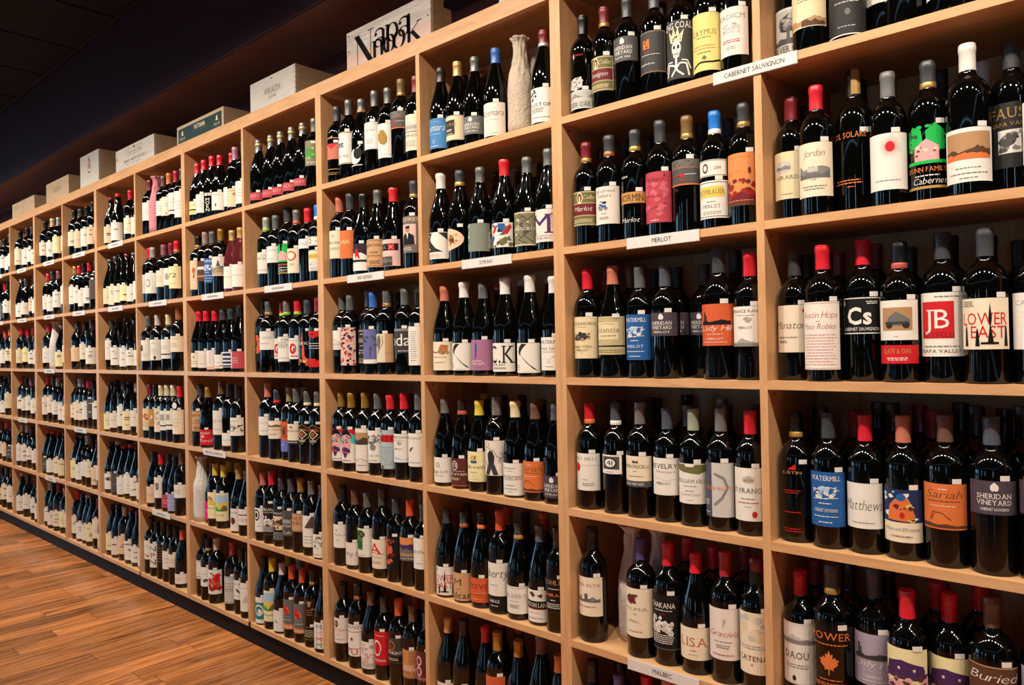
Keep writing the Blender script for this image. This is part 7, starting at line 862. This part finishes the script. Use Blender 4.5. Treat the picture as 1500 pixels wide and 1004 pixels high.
('V', 1, 'b', 'b', 0.0399, 0.0983, 0.993, 'm', 0.0842, 0.1834, 'w2', 74, None, 'white label against left upright', [('n', 0.3, 0.7, 3, 0.5, 'g6', 0)], None, 0, 0.993),
('V', 1, 'b', 'b', 0.0907, 0.0404, 0.991, 'm', 0.0757, 0.1732, 'w2', 74, None, 'white label beside pink wrapped bottle', [('n', 0.3, 0.7, 3, 0.5, 'g6', 0)], None, 0, 0.991),
('V', 1, 'wrap', 'pink', 0.1712, 0.044, 0.307, 'bottle wrapped in pink paper'),
('V', 1, 'b', 'b', 0.2512, 0.0461, 0.978, 'br', 0.0828, 0.1616, 'w2', 74, None, 'short white label below brown capsule', [('n', 0.3, 0.7, 3, 0.5, 'g6', 0)], None, 0, 0.978),
('V', 1, 'b', 'b', 0.3273, 0.0428, 0.984, 'or', 0.0716, 0.1703, 'c2', 74, None, 'cream label with orange mark', [('p', 'or', [(0.1, 0.1), (0.3, 0.2), (0.4, 0.08)]), ('n', 0.5, 0.7, 2, 0.5, 'g6', 0)], None, 0, 0.984),
('V', 1, 'b', 'b', 0.405, 0.0446, 0.979, 'r2', 0.0702, 0.1809, 'w2', 74, None, 'white label with maroon rule', [('r', -1, 1, 0.14, 0.2, 'mr'), ('l', 'g7', 0.02, [(0.2, 0.3), (0.4, 0.9)]), ('n', 0.5, 0.8, 2, 0.5, 'g6', 0)], None, 0, 0.979),
('V', 1, 'b', 'b', 0.4807, 0.0414, 0.973, 'd', 0.043, 0.1782, 'w2', 74, None, 'white label against right upright', [('n', 0.3, 0.7, 3, 0.5, 'g6', 0)], None, 0, 0.973),
('V', 1, 'b', 'b', 0.1671, 0.14, 1.016, 'br', 0, 0, 'c', 74, None, '', [], None, 1, 1.016),
('V', 2, 'b', 'b', 0.0403, 0.055, 1.004, 'r', 0.0528, 0.1544, 'lg', 74, None, 'pale grey label', [('n', 0.3, 0.7, 3, 0.5, 'g6', 0)], None, 0, 1.004),
('V', 2, 'b', 'b', 0.1162, 0.0402, 0.988, 's', 0.0482, 0.1588, 'w2', 74, None, 'white label with ring mark', [('e', -0.1, 0.5, 0.3, 0.2, 'g6'), ('e', -0.1, 0.5, 0.22, 0.14, 'w2')], None, 0, 0.988),
('V', 2, 'b', 'b', 0.186, 0.0717, 0.984, 'r', 0.0895, 0.1619, 'w2', 74, None, 'short white label with dark rule', [('r', -1, 1, 0.1, 0.16, 'g4'), ('n', 0.5, 0.7, 2, 0.5, 'g6', 0)], None, 0, 0.984),
('V', 2, 'b', 'b', 0.2556, 0.0401, 0.986, 'pr2', 0.0742, 0.1608, 'c2', 74, None, 'cream label below rose grey capsule', [('n', 0.3, 0.7, 3, 0.5, 'g6', 0)], None, 0, 0.986),
('V', 2, 'b', 'b', 0.3321, 0.0463, 0.991, 'm', 0.0773, 0.1667, 'w2', 74, None, 'white label with round stamp', [('e', 0, 0.5, 0.3, 0.2, 'g7')], None, 0, 0.991),
('V', 2, 'b', 'b', 0.409, 0.0406, 0.997, ('r', 'gd'), 0.0545, 0.167, 'c3', 74, None, 'cream label with black number', [('t', '72', 0.5, 0.2, 0.5, 'k2', 0, ''), ('n', 0.2, 0.3, 1, 0.5, 'g6', 0)], None, 0, 0.997),
('V', 3, 'b', 'b', 0.0396, 0.043, 0.985, 'd2', 0.0535, 0.167, 'w2', 74, None, 'white label with black left edge mark', [('z', 2, -0.6, -0.1, 0.5, 0.7, 8, ['k2'], 0.08), ('n', 0.2, 0.4, 2, 0.5, 'g6', 0)], None, 0, 0.985),
('V', 3, 'b', 'b', 0.1588, 0.043, 0.986, 'wt', 0.0566, 0.167, 'w2', 74, None, 'white label with small foot crest', [('e', 0.2, 0.12, 0.15, 0.1, 'g3'), ('l', 'g5', 0.02, [(-0.3, 0.8), (0, 0.86), (0.3, 0.8)]), ('n', 0.3, 0.6, 3, 0.5, 'g6', 0)], None, 0, 0.986),
('V', 3, 'b', 'b', 0.2941, 0.043, 0.98, 'gc3', 0.0648, 0.1667, 'w2', 74, None, 'white label with black rule near foot', [('r', -1, 1, 0.2, 0.26, 'k2'), ('n', 0.5, 0.7, 2, 0.5, 'g6', 0)], None, 0, 0.98),
('V', 3, 'b', 'b', 0.4154, 0.0433, 1.069, 'cp', 0.091, 0.1653, 'c2', 74, None, 'cream label with tan heading', [('n', 0.8, 0.9, 1, 0.4, 'cp', 0.2), ('n', 0.3, 0.6, 3, 0.4, 'g6', 0)], None, 0, 1.069),
('V', 3, 'b', 'b', 0.1888, 0.14, 1.002, 'd2', 0, 0, 'c', 74, None, '', [], None, 1, 1.002),
('V', 4, 'b', 'b', 0.0432, 0.0435, 0.956, 'm', 0.0447, 0.1686, 'c', 74, None, 'tan label with red sketch', [('z', 2, -0.6, 0.6, 0.5, 0.7, 10, ['cp'], 0.08), ('n', 0.2, 0.4, 2, 0.6, 'g6', 0)], None, 0, 0.956),
('V', 4, 'b', 'b', 0.1176, 0.0438, 0.961, 'k', 0.0708, 0.1665, 'gd2', 74, None, 'golden yellow label with white figure', [('p', 'w', [(-0.2, 0.4), (0, 0.7), (0.2, 0.5)]), ('n', 0.2, 0.25, 1, 0.5, 'bn', 0)], None, 0, 0.961),
('V', 4, 'b', 'b', 0.1919, 0.0433, 0.952, 'gc3', 0.0456, 0.1757, 'c2', 74, None, 'cream label with grey figures', [('z', 2, -0.6, 0.6, 0.3, 0.8, 12, ['g7'], 0.08)], None, 0, 0.952),
('V', 4, 'b', 'b', 0.2662, 0.0426, 0.962, 'wr', 0.0584, 0.1643, 'w2', 74, None, 'grey square label beside grey figures label', [('r', -0.5, 0.2, 0.5, 0.8, 'g7'), ('r', -1, 1, 0.2, 0.26, 'k2')], None, 0, 0.962),
('V', 4, 'b', 'b', 0.341, 0.0422, 0.966, 'wr', 0.067, 0.1669, 'w2', 74, None, 'grey square label beside round-tagged bottle', [('r', -0.5, 0.2, 0.5, 0.8, 'g7'), ('r', -1, 1, 0.2, 0.26, 'k2')], None, 0, 0.966),
('V', 4, 'b', 'b', 0.4154, 0.0427, 0.95, 'r', 0.0476, 0.1771, 'c2', 74, None, 'cream label with round hanging neck tag', [('n', 0.3, 0.7, 3, 0.5, 'g6', 0)], 'tag', 0, 0.947),
('V', 5, 'b', 'g', 0.0882, 0.043, 0.968, 'k', 0.0237, 0.114, 'pc2', 74, None, 'peach label', [('n', 0.4, 0.6, 2, 0.5, 'g6', 0)], None, 0, 0.968),
('V', 5, 'b', 'b', 0.1812, 0.043, 0.955, 'r', 0.0627, 0.1755, 'w2', 74, None, 'white label with grey leaf crest', [('e', -0.1, 0.55, 0.2, 0.2, 'g7'), ('z', 2, -0.3, 0.1, 0.4, 0.7, 10, ['g5'], 0.06)], None, 0, 0.955),
('V', 5, 'b', 'g', 0.2724, 0.0465, 0.975, 'k', 0.0204, 0.0899, 'pr', 74, None, 'rose red label', [('n', 0.3, 0.7, 2, 0.5, 'w', 0)], None, 0, 0.975),
('V', 5, 'b', 'g', 0.3519, 0.0413, 0.95, 'k', 0.0149, 0.1073, 'lv2', 74, None, 'lilac label', [('n', 0.3, 0.7, 2, 0.5, 'w', 0)], None, 0, 0.95),
('V', 5, 'b', 'b', 0.4317, 0.0423, 1.042, 'br', 0.0869, 0.1502, 'w2', 74, None, 'short white label below brown capsule', [('n', 0.3, 0.7, 3, 0.5, 'g6', 0)], None, 0, 1.042),
('V', 6, 'b', 'b', 0.0402, 0.045, 1.0, 'k', 0.0774, 0.1787, 'w2', 74, None, 'white label with red flag', [('p', 'rd', [(-0.6, 0.3), (0.2, 0.2), (0.4, 0.5), (0.2, 0.1)]), ('n', 0.6, 0.8, 2, 0.5, 'g6', 0)], None, 0, 1.0),
('V', 6, 'b', 'b', 0.1159, 0.041, 0.953, 'k', 0.05, 0.1823, 'w2', 74, None, 'white label with bold vertical letters', [('t', 'N', 0.68, 0.22, 0.5, 'bn', 0, ''), ('t', 'P', 0.4, 0.22, 0.5, 'bn', 0, ''), ('t', 'N', 0.12, 0.22, 0.5, 'bn', 0, '')], None, 0, 0.953),
('V', 6, 'b', 'b', 0.1969, 0.0442, 0.967, 'k', 0.0817, 0.1882, '', 74, None, 'black bottle printed with gold lines', [('n', 0.1, 0.9, 6, 0.7, 'gd', 0)], None, 0, 0.967),
('V', 6, 'b', 'b', 0.272, 0.043, 0.969, 'k', 0.0695, 0.1656, 'w2', 74, None, 'white label below black capsule', [('n', 0.3, 0.7, 2, 0.5, 'g6', 0)], None, 0, 0.969),
('V', 6, 'b', 'b', 0.3472, 0.0424, 0.968, 'k', 0.0926, 0.1616, 'c2', 74, None, 'cream label below black capsule', [('n', 0.3, 0.7, 2, 0.5, 'g6', 0)], None, 0, 0.968),
('V', 6, 'b', 'g', 0.4241, 0.0424, 0.95, 'or3', 0.0227, 0.0747, 'w2', 74, None, 'short white label below orange capsule', [('n', 0.3, 0.7, 2, 0.5, 'g6', 0)], None, 0, 0.941),
('Q', 3, 'wrap', 'white', 0.21, 0.062, 0.33, 'bottle wrapped in white paper')]

stuff_extra = []
for i, d in enumerate(DATA):
    if d[2] == 'wrap': wrapped(d, i)
    elif d[16] and d[0] in 'SRWYV' : stuff_extra.append(d)
    else: bottle(d, i)

# ------------------------------------------------------------------ the remaining bottles, too many to pick apart
LOWP = {'b': [(.034, 0), (.0378, .004), (.0378, .19), (.0358, .205), (.0282, .2215), (.0188, .234), (.0146, .249), (.0144, .30), (.0001, .30)],
        'g': [(.036, 0), (.0408, .005), (.0408, .142), (.0386, .163), (.0312, .194), (.0222, .224), (.0161, .251), (.0146, .30), (.0001, .30)]}
LOWP['w'] = LOWP['b']; LOWP['rb'] = LOWP['g']
smb = MB(); smats = [glass_m]; sidx = {}
def smat(m):
    if m.name not in sidx: sidx[m.name] = len(smats); smats.append(m)
    return sidx[m.name]
def stuff_bottle(X, y, Z, sh, cap, lab, z0=.05, z1=.15, sc=1, tagon=True, seg=16):
    sh = 'g' if sh in ('g', 'rb') else 'b'
    smb.lathe(LOWP[sh], seg, 0, X, y, Z, sc=sc)
    H = .30; r0 = .0152
    smb.lathe([(r0+.0008, H-.056), (r0, H-.042), (r0, H-.017), (r0+.001, H-.0158), (r0+.0014, H-.011), (r0+.0013, H-.006), (r0, H-.0045), (r0, H), (.0001, H+.0008)], 12, smat(foil(cap)), X, y, Z, sc=sc)
    R = RAD[sh]
    def pt(rot, half, a0, a1, mi, off):
        pm = patch(R, rot, half, a0, a1, off); b0 = len(smb.v)
        smb.v += [(X+a*sc, y+b*sc, Z+c_*sc) for a, b, c_ in pm.v]; smb.f += [[b0+i for i in f_] for f_ in pm.f]; smb.m += [mi]*len(pm.f)
    if lab:
        pt(rs.uniform(.3, .55), 1.25, z0, z1, smat(paper(lab)), .0004)
        ink = smat(paper(rs.choice(['g6', 'g7', 'g5', 'bn', 'mr', 'g7', 'g8'])))
        for q in range(rs.choice([1, 2, 3])):
            v = z0+(z1-z0)*(.2+.6*rs.random()); hh = rs.uniform(.002, .008); c0 = rs.uniform(.5, 1.0)
            pt(c0, rs.uniform(.15, .45), v, min(v+hh, z1-.003), ink, .0007+.0001*q)
    if tagon: pt(rs.uniform(.55, .85), .24, z1+.001, z1+.0115, smat(tag_m), .0005)
rs = random.Random(11)
for d in stuff_extra: stuff_bottle(bay_x(d[0])+d[4], d[5], shelf_z(d[1])+.0003, d[3], d[7] if isinstance(d[7], str) else d[7][0], None, sc=d[6], tagon=False)
FAR = {  # bay: rows of (shape, capsule colours)
 'U': [('g', 'm r r d'), ('g', 'd d k m d s'), ('g', 'd d d k m'), ('g', 'd k d d s d'), ('g', 'k s r r k d'), ('g', 'k k s m m d')],
 'T': [('b', 'k d k k s'), ('b', 'gc r k r k m'), ('b', 'd k d k'), ('b', 'd s p r k rx b'), ('g', 'd d s k d k'), ('g', 'rx k s k m k')],
 'Q': [('b', 'k gc3 s d'), ('b', 'r d pr2 k'), ('b', 'r _ s d'), ('b', 'rx d s m k'), ('g', 'r r k r d'), ('b', 'wt k m s k')],
 'P': [('b', 'k k d d'), ('b', 's d k k'), ('b', 'r r m k'), ('b', 'm k pr2 k d'), ('b', 's s k k d'), ('b', 's k k d')],
 'O': [('b', 'wt k d k'), ('b', 'm rx k d'), ('b', 'r or or r'), ('b', 'k d k s'), ('b', 'm r k k'), ('b', 'k d br s')]}
for bay in ('N', 'L', 'D', 'E'): FAR[bay] = [('b', 'k r d k m d')]*6
for bay, rows_ in FAR.items():
    for r_i, (sh, caps) in enumerate(rows_):
        caps = caps.split(); n_ = len(caps)
        gap = OPEN/n_
        for i, cp in enumerate(caps):
            if cp == '_': continue
            s2 = sh if rs.random() < .85 else ('g' if sh == 'b' else 'b')
            X = bay_x(bay)+gap*(i+.5)+rs.uniform(-.5, .5)*max(0, gap-.084); y = rs.uniform(.05, .058)
            X = min(max(X, bay_x(bay)+.043), bay_x(bay)+OPEN-.043)
            l0 = rs.uniform(.03, .07) if s2 == 'b' else rs.uniform(.014, .03); l1 = l0+(rs.uniform(.085, .12) if s2 == 'b' else rs.uniform(.085, .11))
            stuff_bottle(X, y, shelf_z(r_i+1)+.0003, s2, cp, rs.choice(['w2', 'w2', 'w3', 'c2', 'c2', 'w', 'c', 'w2', 'w3', 'pc2', 'g4', 'c3']), l0, min(l1, .19 if s2 == 'b' else .14), rs.uniform(.97, 1.05))
            if rs.random() < .5: stuff_bottle(min(X+.01, bay_x(bay)+OPEN-.043), y+.1, shelf_z(r_i+1)+.0003, s2, cp, None, sc=1, tagon=False, seg=12)
so_ = ob('distant_wine_bottles', smb.mesh('distant_wine_bottles', smats, True))
so_['kind'] = 'stuff'; tag(so_, 'rows of wine bottles filling the far shelf bays and the cell backs', 'bottles')

# ------------------------------------------------------------------ shelf signs
def sign(text, x0, x1, row, label, scrib=0):
    zt = shelf_z(row)+(.001 if scrib else 0.0); z0 = zt-.0275; w_ = x1-x0
    r_ = ob('shelf_sign', None, None, ((x0+x1)/2, 0, z0)); tag(r_, label, 'sign', 'shelf-edge variety signs')
    boxo('sign_holder', (-w_/2-.001, w_/2+.001, -.0024, -.0002, -.0012, .0285), holder_m, r_)
    card = boxo('card', (-w_/2, w_/2, -.0034, -.0024, 0, .0272), sign_m, r_)
    hh = .42; fw = min(.9, .055*len(text)+.08) if len(text) < 14 else .72
    if text == 'RED BLENDS': fw = .4
    if text in ('SYRAH',): fw = .25
    if text in ('MERLOT', 'MALBEC'): fw = .27
    mb = MB()
    if scrib:
        rq = random.Random(scrib); x = -w_*.22
        while x < w_*.22: d = rq.uniform(.004, .007); mb.box(x, x+d*.75, -.0040, -.0034, .010, .0175); x += d+.001
    else:
        tr, tw = text_tris(text); sx = fw*w_/tw; sy = .0275*hh/.7
        for t_ in tr: mb.tri(*[(-fw*w_/2+a*sx, -.0037, .0085+b*sy) for a, b in t_])
    ob('lettering', mb.mesh('lettering', [ink_m if not scrib else simple('ink_grey', (.3, .3, .3), .6)]), card)
sign('CABERNET SAUVIGNON', .482, .682, 1, 'white shelf sign reading CABERNET SAUVIGNON across the divider')
sign('MERLOT', .229, .436, 2, 'white shelf sign reading MERLOT')
sign('SYRAH', -.389, -.178, 2, 'white shelf sign reading SYRAH')
sign('RED BLENDS', -1.0, -.785, 2, 'white shelf sign reading RED BLENDS')
sign('MALBEC', .207, .412, 5, 'white shelf sign reading MALBEC')
sign('MISCELLANEOUS', -2.175, -1.960, 4, 'white shelf sign reading MISCELLANEOUS above the white-wrapped bottle')
for i, (x0, row, lb) in enumerate(((-1.593, 2, 'small blurred shelf sign in the bay under the white crate'), (-2.168, 2, 'small blurred shelf sign in the bay under the green-fronted crate'), (-2.772, 2, 'blurred shelf sign below the pink-wrapped bottle, two shelves down'), (-2.769, 5, 'blurred low shelf sign in the bay past the green-fronted crate'),
    (-3.332, 1, 'tiny far shelf sign'), (-3.345, 2, 'tiny far shelf sign'), (-3.926, 1, 'tiny far shelf sign'), (-3.94, 2, 'tiny far shelf sign'), (-3.94, 4, 'tiny far shelf sign'), (-4.5, 1, 'tiny far shelf sign'), (-4.51, 2, 'tiny far shelf sign'), (-4.52, 3, 'tiny far shelf sign'), (-4.525, 5, 'tiny far shelf sign'), (-5.11, 1, 'tiny far shelf sign'), (-5.12, 2, 'tiny far shelf sign'), (-5.13, 4, 'tiny far shelf sign'), (-5.72, 1, 'tiny far shelf sign'), (-5.72, 2, 'tiny far shelf sign'))):
    if lb.startswith('tiny'): lb = 'tiny blurred shelf sign among the far shelf bays'
    sign('', x0, x0+.214, row, lb, scrib=i+1)

# ------------------------------------------------------------------ wooden crates on top of the shelves
def crate(name, x0, x1, y0, dep, hgt, front, els, label, side=None, joints=False):
    side = side or crate_m; w_ = x1-x0; t_ = .011
    r_ = ob(name, None, None, ((x0+x1)/2, y0, LIP+.0004)); tag(r_, label, 'crate', 'wooden wine crates on top of the shelves')
    fp = boxo('front_panel', (-w_/2, w_/2, 0, t_, 0, hgt), front, r_)
    boxo('end_panel', (-w_/2, w_/2, dep-t_, dep, 0, hgt), side, r_)
    for s_ in (-1, 1):
        xa = s_*(w_/2)-(t_ if s_ > 0 else 0); boxo('side_panel', (xa+.0004*s_, xa+t_+.0004*s_, t_, dep-t_, 0, hgt), side, r_)
    boxo('base_board', (-w_/2+t_, w_/2-t_, t_, dep-t_, 0, .008), side, r_)
    boxo('lid', (-w_/2+t_, w_/2-t_, t_, dep-t_, hgt-.012, hgt-.004), front, r_)
    if joints:
        mb = MB()
        for i in range(6): mb.box(w_/2-.010, w_/2+.0008, -.0007, .0106, hgt*(i+.25)/6, hgt*(i+.75)/6)
        ob('finger_joints', mb.mesh('finger_joints', [side]), r_)
    if els: flat_print('stamp', art(els, w_/2, hgt, 5), fp, 0, 0, 0)
    return r_
crate('wine_crate', -1.712, -1.352, .012, .26, .128, crate_w, [('t', 'WRAITH', .42, .2, .36, 'g4', 0, 'S'), ('t', '2014', .24, .12, .17, 'g5', 0, ''), ('r', -.06, .03, .88, .91, 'k2')], 'white wooden crate stamped with grey capitals and the year 2014', joints=True)
yt = crate('wine_crate', -2.44, -1.955, .012, .17, .094, crate_m, [('r', -.94, .92, .1, .84, 'tk'), ('t', 'YATTARNA', .52, .22, .24, 'c', 0, 'B'), ('n', .38, .44, 1, .4, 'g5', 0), ('e', -.75, .6, .03, .11, 'c'), ('p', 'c', [(-.8, .46), (-.75, .72), (-.7, .46)]), ('t', 'Bayda', .24, .14, .12, 'c', -.75, 'I'), ('e', .73, .6, .03, .11, 'c'), ('p', 'c', [(.68, .46), (.73, .72), (.78, .46)]), ('t', 'Bayda', .24, .14, .12, 'c', .73, 'I')], 'low wooden crate with dark green front panel and cream lettering')
crate('wine_crate', -3.238, -2.715, .012, .15, .125, crate_w, [('l', 'tn', .02, [(-.45, .55), (-.45, .85), (.4, .85), (.4, .55), (-.45, .55)]), ('t', 'Domaine Paul', .62, .14, .36, 'bn', 0, 'I'), ('e', .0, .86, .04, .06, 'mr'), ('t', 'MONT VIEUX ROUGE', .28, .13, .55, 'bn', 0, 'S'), ('n', .16, .22, 1, .45, 'bn', -.05), ('n', .3, .36, 1, .15, 'tn', .75), ('e', -.94, .6, .03, .06, 'rd2')], 'long pale crate stamped with brown script and capitals')
boxo('paper_slip', (-.05, .06, .02, .10, .1210, .1222), tag_m, COL.objects['wine_crate.002'])
crate('wine_crate', -3.815, -3.505, .012, .15, .197, crate_w, [('e', 0, .58, .16, .2, 'mr'), ('e', 0, .58, .12, .15, 'w2'), ('e', 0, .6, .07, .1, 'mr'), ('p', 'mr', [(-.08, .78), (0, .9), (.08, .78)]), ('n', .26, .32, 1, .15, 'tn', 0), ('n', .2, .4, 1, .06, 'tn', .7)], 'tall square pale crate with red oval crest')
crate('wine_crate', -4.475, -4.03, .012, .15, .133, crate_m, [('t', 'HAIDEN', .42, .24, .3, 'g3', 0, 'SI')], 'small plain crate with one dark branded word')
crate('wine_crate', -5.27, -4.737, .012, .16, .108, crate_m, [('n', .6, .7, 1, .15, 'bn', -.6), ('e', 0, .55, .03, .14, 'cp'), ('n', .3, .5, 2, .2, 'tn', .55)], 'low plain pine crate with faint brown stamps, last in the row')
crate('wine_crate', -.222, .12, .012, .22, .15, crate_w, None, 'pale crate standing above the syrah bay')
# wooden sign board with large two-line lettering
def letters():
    q = []
    def st(pts, w0, w1=None):
        w1 = w0 if w1 is None else w1; n_ = len(pts)-1; w0 *= 1.25; w1 *= 1.25
        for i, (a, b) in enumerate(zip(pts, pts[1:])):
            wa, wb = w0+(w1-w0)*i/n_, w0+(w1-w0)*(i+1)/n_
            dx, dy = b[0]-a[0], b[1]-a[1]; L = math.hypot(dx, dy) or 1e-6; nx, ny = -dy/L, dx/L
            p = [(a[0]+nx*wa/2, a[1]+ny*wa/2), (a[0]-nx*wa/2, a[1]-ny*wa/2), (b[0]-nx*wb/2, b[1]-ny*wb/2), (b[0]+nx*wb/2, b[1]+ny*wb/2)]
            q.append((p[0], p[1], p[2])); q.append((p[0], p[2], p[3]))
    def arc(cx, cy, rx, ry, a0, a1, w0, w1=None, n_=12): st([(cx+rx*math.cos(math.radians(a0+(a1-a0)*i/n_)), cy+ry*math.sin(math.radians(a0+(a1-a0)*i/n_))) for i in range(n_+1)], w0, w1)
    def ring(cx, cy, rx, ry, thick, thin):
        for i in range(24):
            a, b = i*15, (i+1)*15; t_ = abs(math.cos(math.radians(a+7)))
            arc(cx, cy, rx, ry, a, b, thin+(thick-thin)*t_, n_=1)
    def N(x): st([(x+.10, .0), (x+.10, 1.0)], .018); st([(x+.08, 1.0), (x+.60, .0)], .13); st([(x+.60, .0), (x+.60, 1.04)], .018); st([(x, 0), (x+.2, 0)], .03); st([(x-.02, 1), (x+.18, 1)], .03); st([(x+.5, 1.04), (x+.72, 1.04)], .025)
    def a_(x, y): arc(x+.17, y+.47, .15, .13, 170, 10, .02, .07); e0 = (x+.03, y+.46); arc(x+.05, y+.45, .025, .03, 0, 360, .05); st([(x+.32, y+.5), (x+.32, y+.02)], .08); ring(x+.17, y+.16, .15, .15, .06, .015); st([(x+.3, y+.02), (x+.4, y+.02)], .02)
    def p_(x, y): st([(x+.08, y+.6), (x+.08, y-.3)], .08); ring(x+.24, y+.3, .17, .29, .08, .015); st([(x-.02, y+.6), (x+.08, y+.6)], .025); st([(x-.02, y-.3), (x+.2, y-.3)], .025)
    def n_(x, y): st([(x+.08, y), (x+.08, y+.58)], .08); arc(x+.2, y+.38, .14, .2, 175, 0, .015, .08); st([(x+.34, y+.4), (x+.34, y)], .08); st([(x, y), (x+.18, y)], .025); st([(x-.02, y+.58), (x+.08, y+.58)], .025)
    def o_(x, y): ring(x+.2, y+.29, .18, .28, .085, .016)
    def k_(x, y): st([(x+.08, y), (x+.08, y+.95)], .08); st([(x+.1, y+.28), (x+.42, y+.6)], .02); st([(x+.18, y+.34), (x+.42, y)], .09); st([(x, y), (x+.18, y)], .025); st([(x+.34, y+.6), (x+.5, y+.6)], .025); st([(x+.34, y), (x+.5, y)], .025)
    N(0); a_(.74, .32); p_(1.14, .32); a_(1.6, .32)
    n_(.66, .0); o_(1.06, .0); o_(1.4, .0); k_(1.86, .0)
    return q
bx0, bx1, bh = -1.0, -.532, .142
r_ = ob('sign_board', None, None, ((bx0+bx1)/2, .012, LIP+.0004)); tag(r_, 'whitewashed wooden sign board with large overlapping black letters on shelf top', 'sign')
boards_m = wood('whitewashed_board', (.62, .56, .50), (.44, .36, .31), (1.3, 8, 14), .65, ring=4, per_obj=.05)
pink_m = wood('pink_washed_board', (.60, .44, .37), (.56, .34, .27), (1.3, 8, 14), .65, ring=4)
w_ = bx1-bx0
for i, (a, b) in enumerate(((0, .052), (.0525, .092), (.0925, bh))): boxo('plank', (-w_/2, w_/2, 0, .012, a, b), pink_m if i == 0 else boards_m, r_)
for (a, b, y0, y1, h_) in ((w_/2-.016, w_/2-.001, .0125, .060, bh-.004), (-w_/2+.001, -w_/2+.016, .0125, .060, bh-.004), (w_/2-.016, w_/2-.001, .0605, .095, bh-.03)): boxo('side_batten', (a, b, y0, y1, 0, h_), crate_side, r_)
mb = MB()
for t_ in letters(): mb.tri(*[(-w_/2+.05+a*.158, -.0006, .004+b*.108) for a, b in t_])
ob('lettering', mb.mesh('lettering', [ink_m]), r_)
mb = MB()
for (a, b) in ((-.22, .128), (.222, .128), (-.22, .07), (.222, .07), (.222, .012), (-.22, .012)):
    mb.lathe([(.003, 0), (.003, .001), (.0001, .0012)], 8, x=a, y=0, z=b)
mb.v = [(x, -(z-b0)*1.0 if False else y, z) for x, y, z in mb.v for b0 in (0,)]
ob('nails', MB().box(.218, .223, -.001, 0, .126, .131).box(-.223, -.218, -.001, 0, .126, .131).box(.218, .223, -.001, 0, .068, .073).box(-.223, -.218, -.001, 0, .068, .073).mesh('nails', [hole_m]), r_)

# ------------------------------------------------------------------ track lighting in front of the shelves
rail = boxo('track_rail', (-8.6, 4.0, LAMP_Y-.018, LAMP_Y+.018, LAMP_Z+.20, ZC+.001), metal_m); tag(rail, 'black lighting track under the ceiling, running along the shelves', 'lighting track')
tilt = math.radians(66)
LX = [-8.2+.62*i for i in range(20)]
for i, x in enumerate(LX):
    r_ = ob('track_lamp', None, None, (x, LAMP_Y, LAMP_Z)); tag(r_, 'black track lamp aimed at the shelves', 'lamp', 'lamps on the lighting track')
    mb = MB().lathe([(.030, .01), (.034, .0), (.036, .0), (.036, .09), (.03, .11), (.0001, .11)], 20)
    hd = ob('lamp_head', mb.mesh('lamp_head', [metal_m], False), r_); hd.rotation_euler = (-(math.pi/2-tilt), 0, 0)
    boxo('stem', (-.006, .006, -.006+.04*0, .006, .07, .205), metal_m, r_)
    ld = bpy.data.lights.new('track_lamp_light_%02d_offscreen' % (i+1), 'SPOT'); ld.energy = LAMP_W; ld.color = LAMP_COLOR; ld.spot_size = math.radians(130); ld.spot_blend = 1.0; ld.shadow_soft_size = .032
    lo = bpy.data.objects.new(ld.name, ld); COL.objects.link(lo); lo.parent = r_; lo.location = (0, .004, -.012)
    d = Vector((0, math.cos(tilt), -math.sin(tilt))); lo.rotation_euler = d.to_track_quat('-Z', 'Y').to_euler()
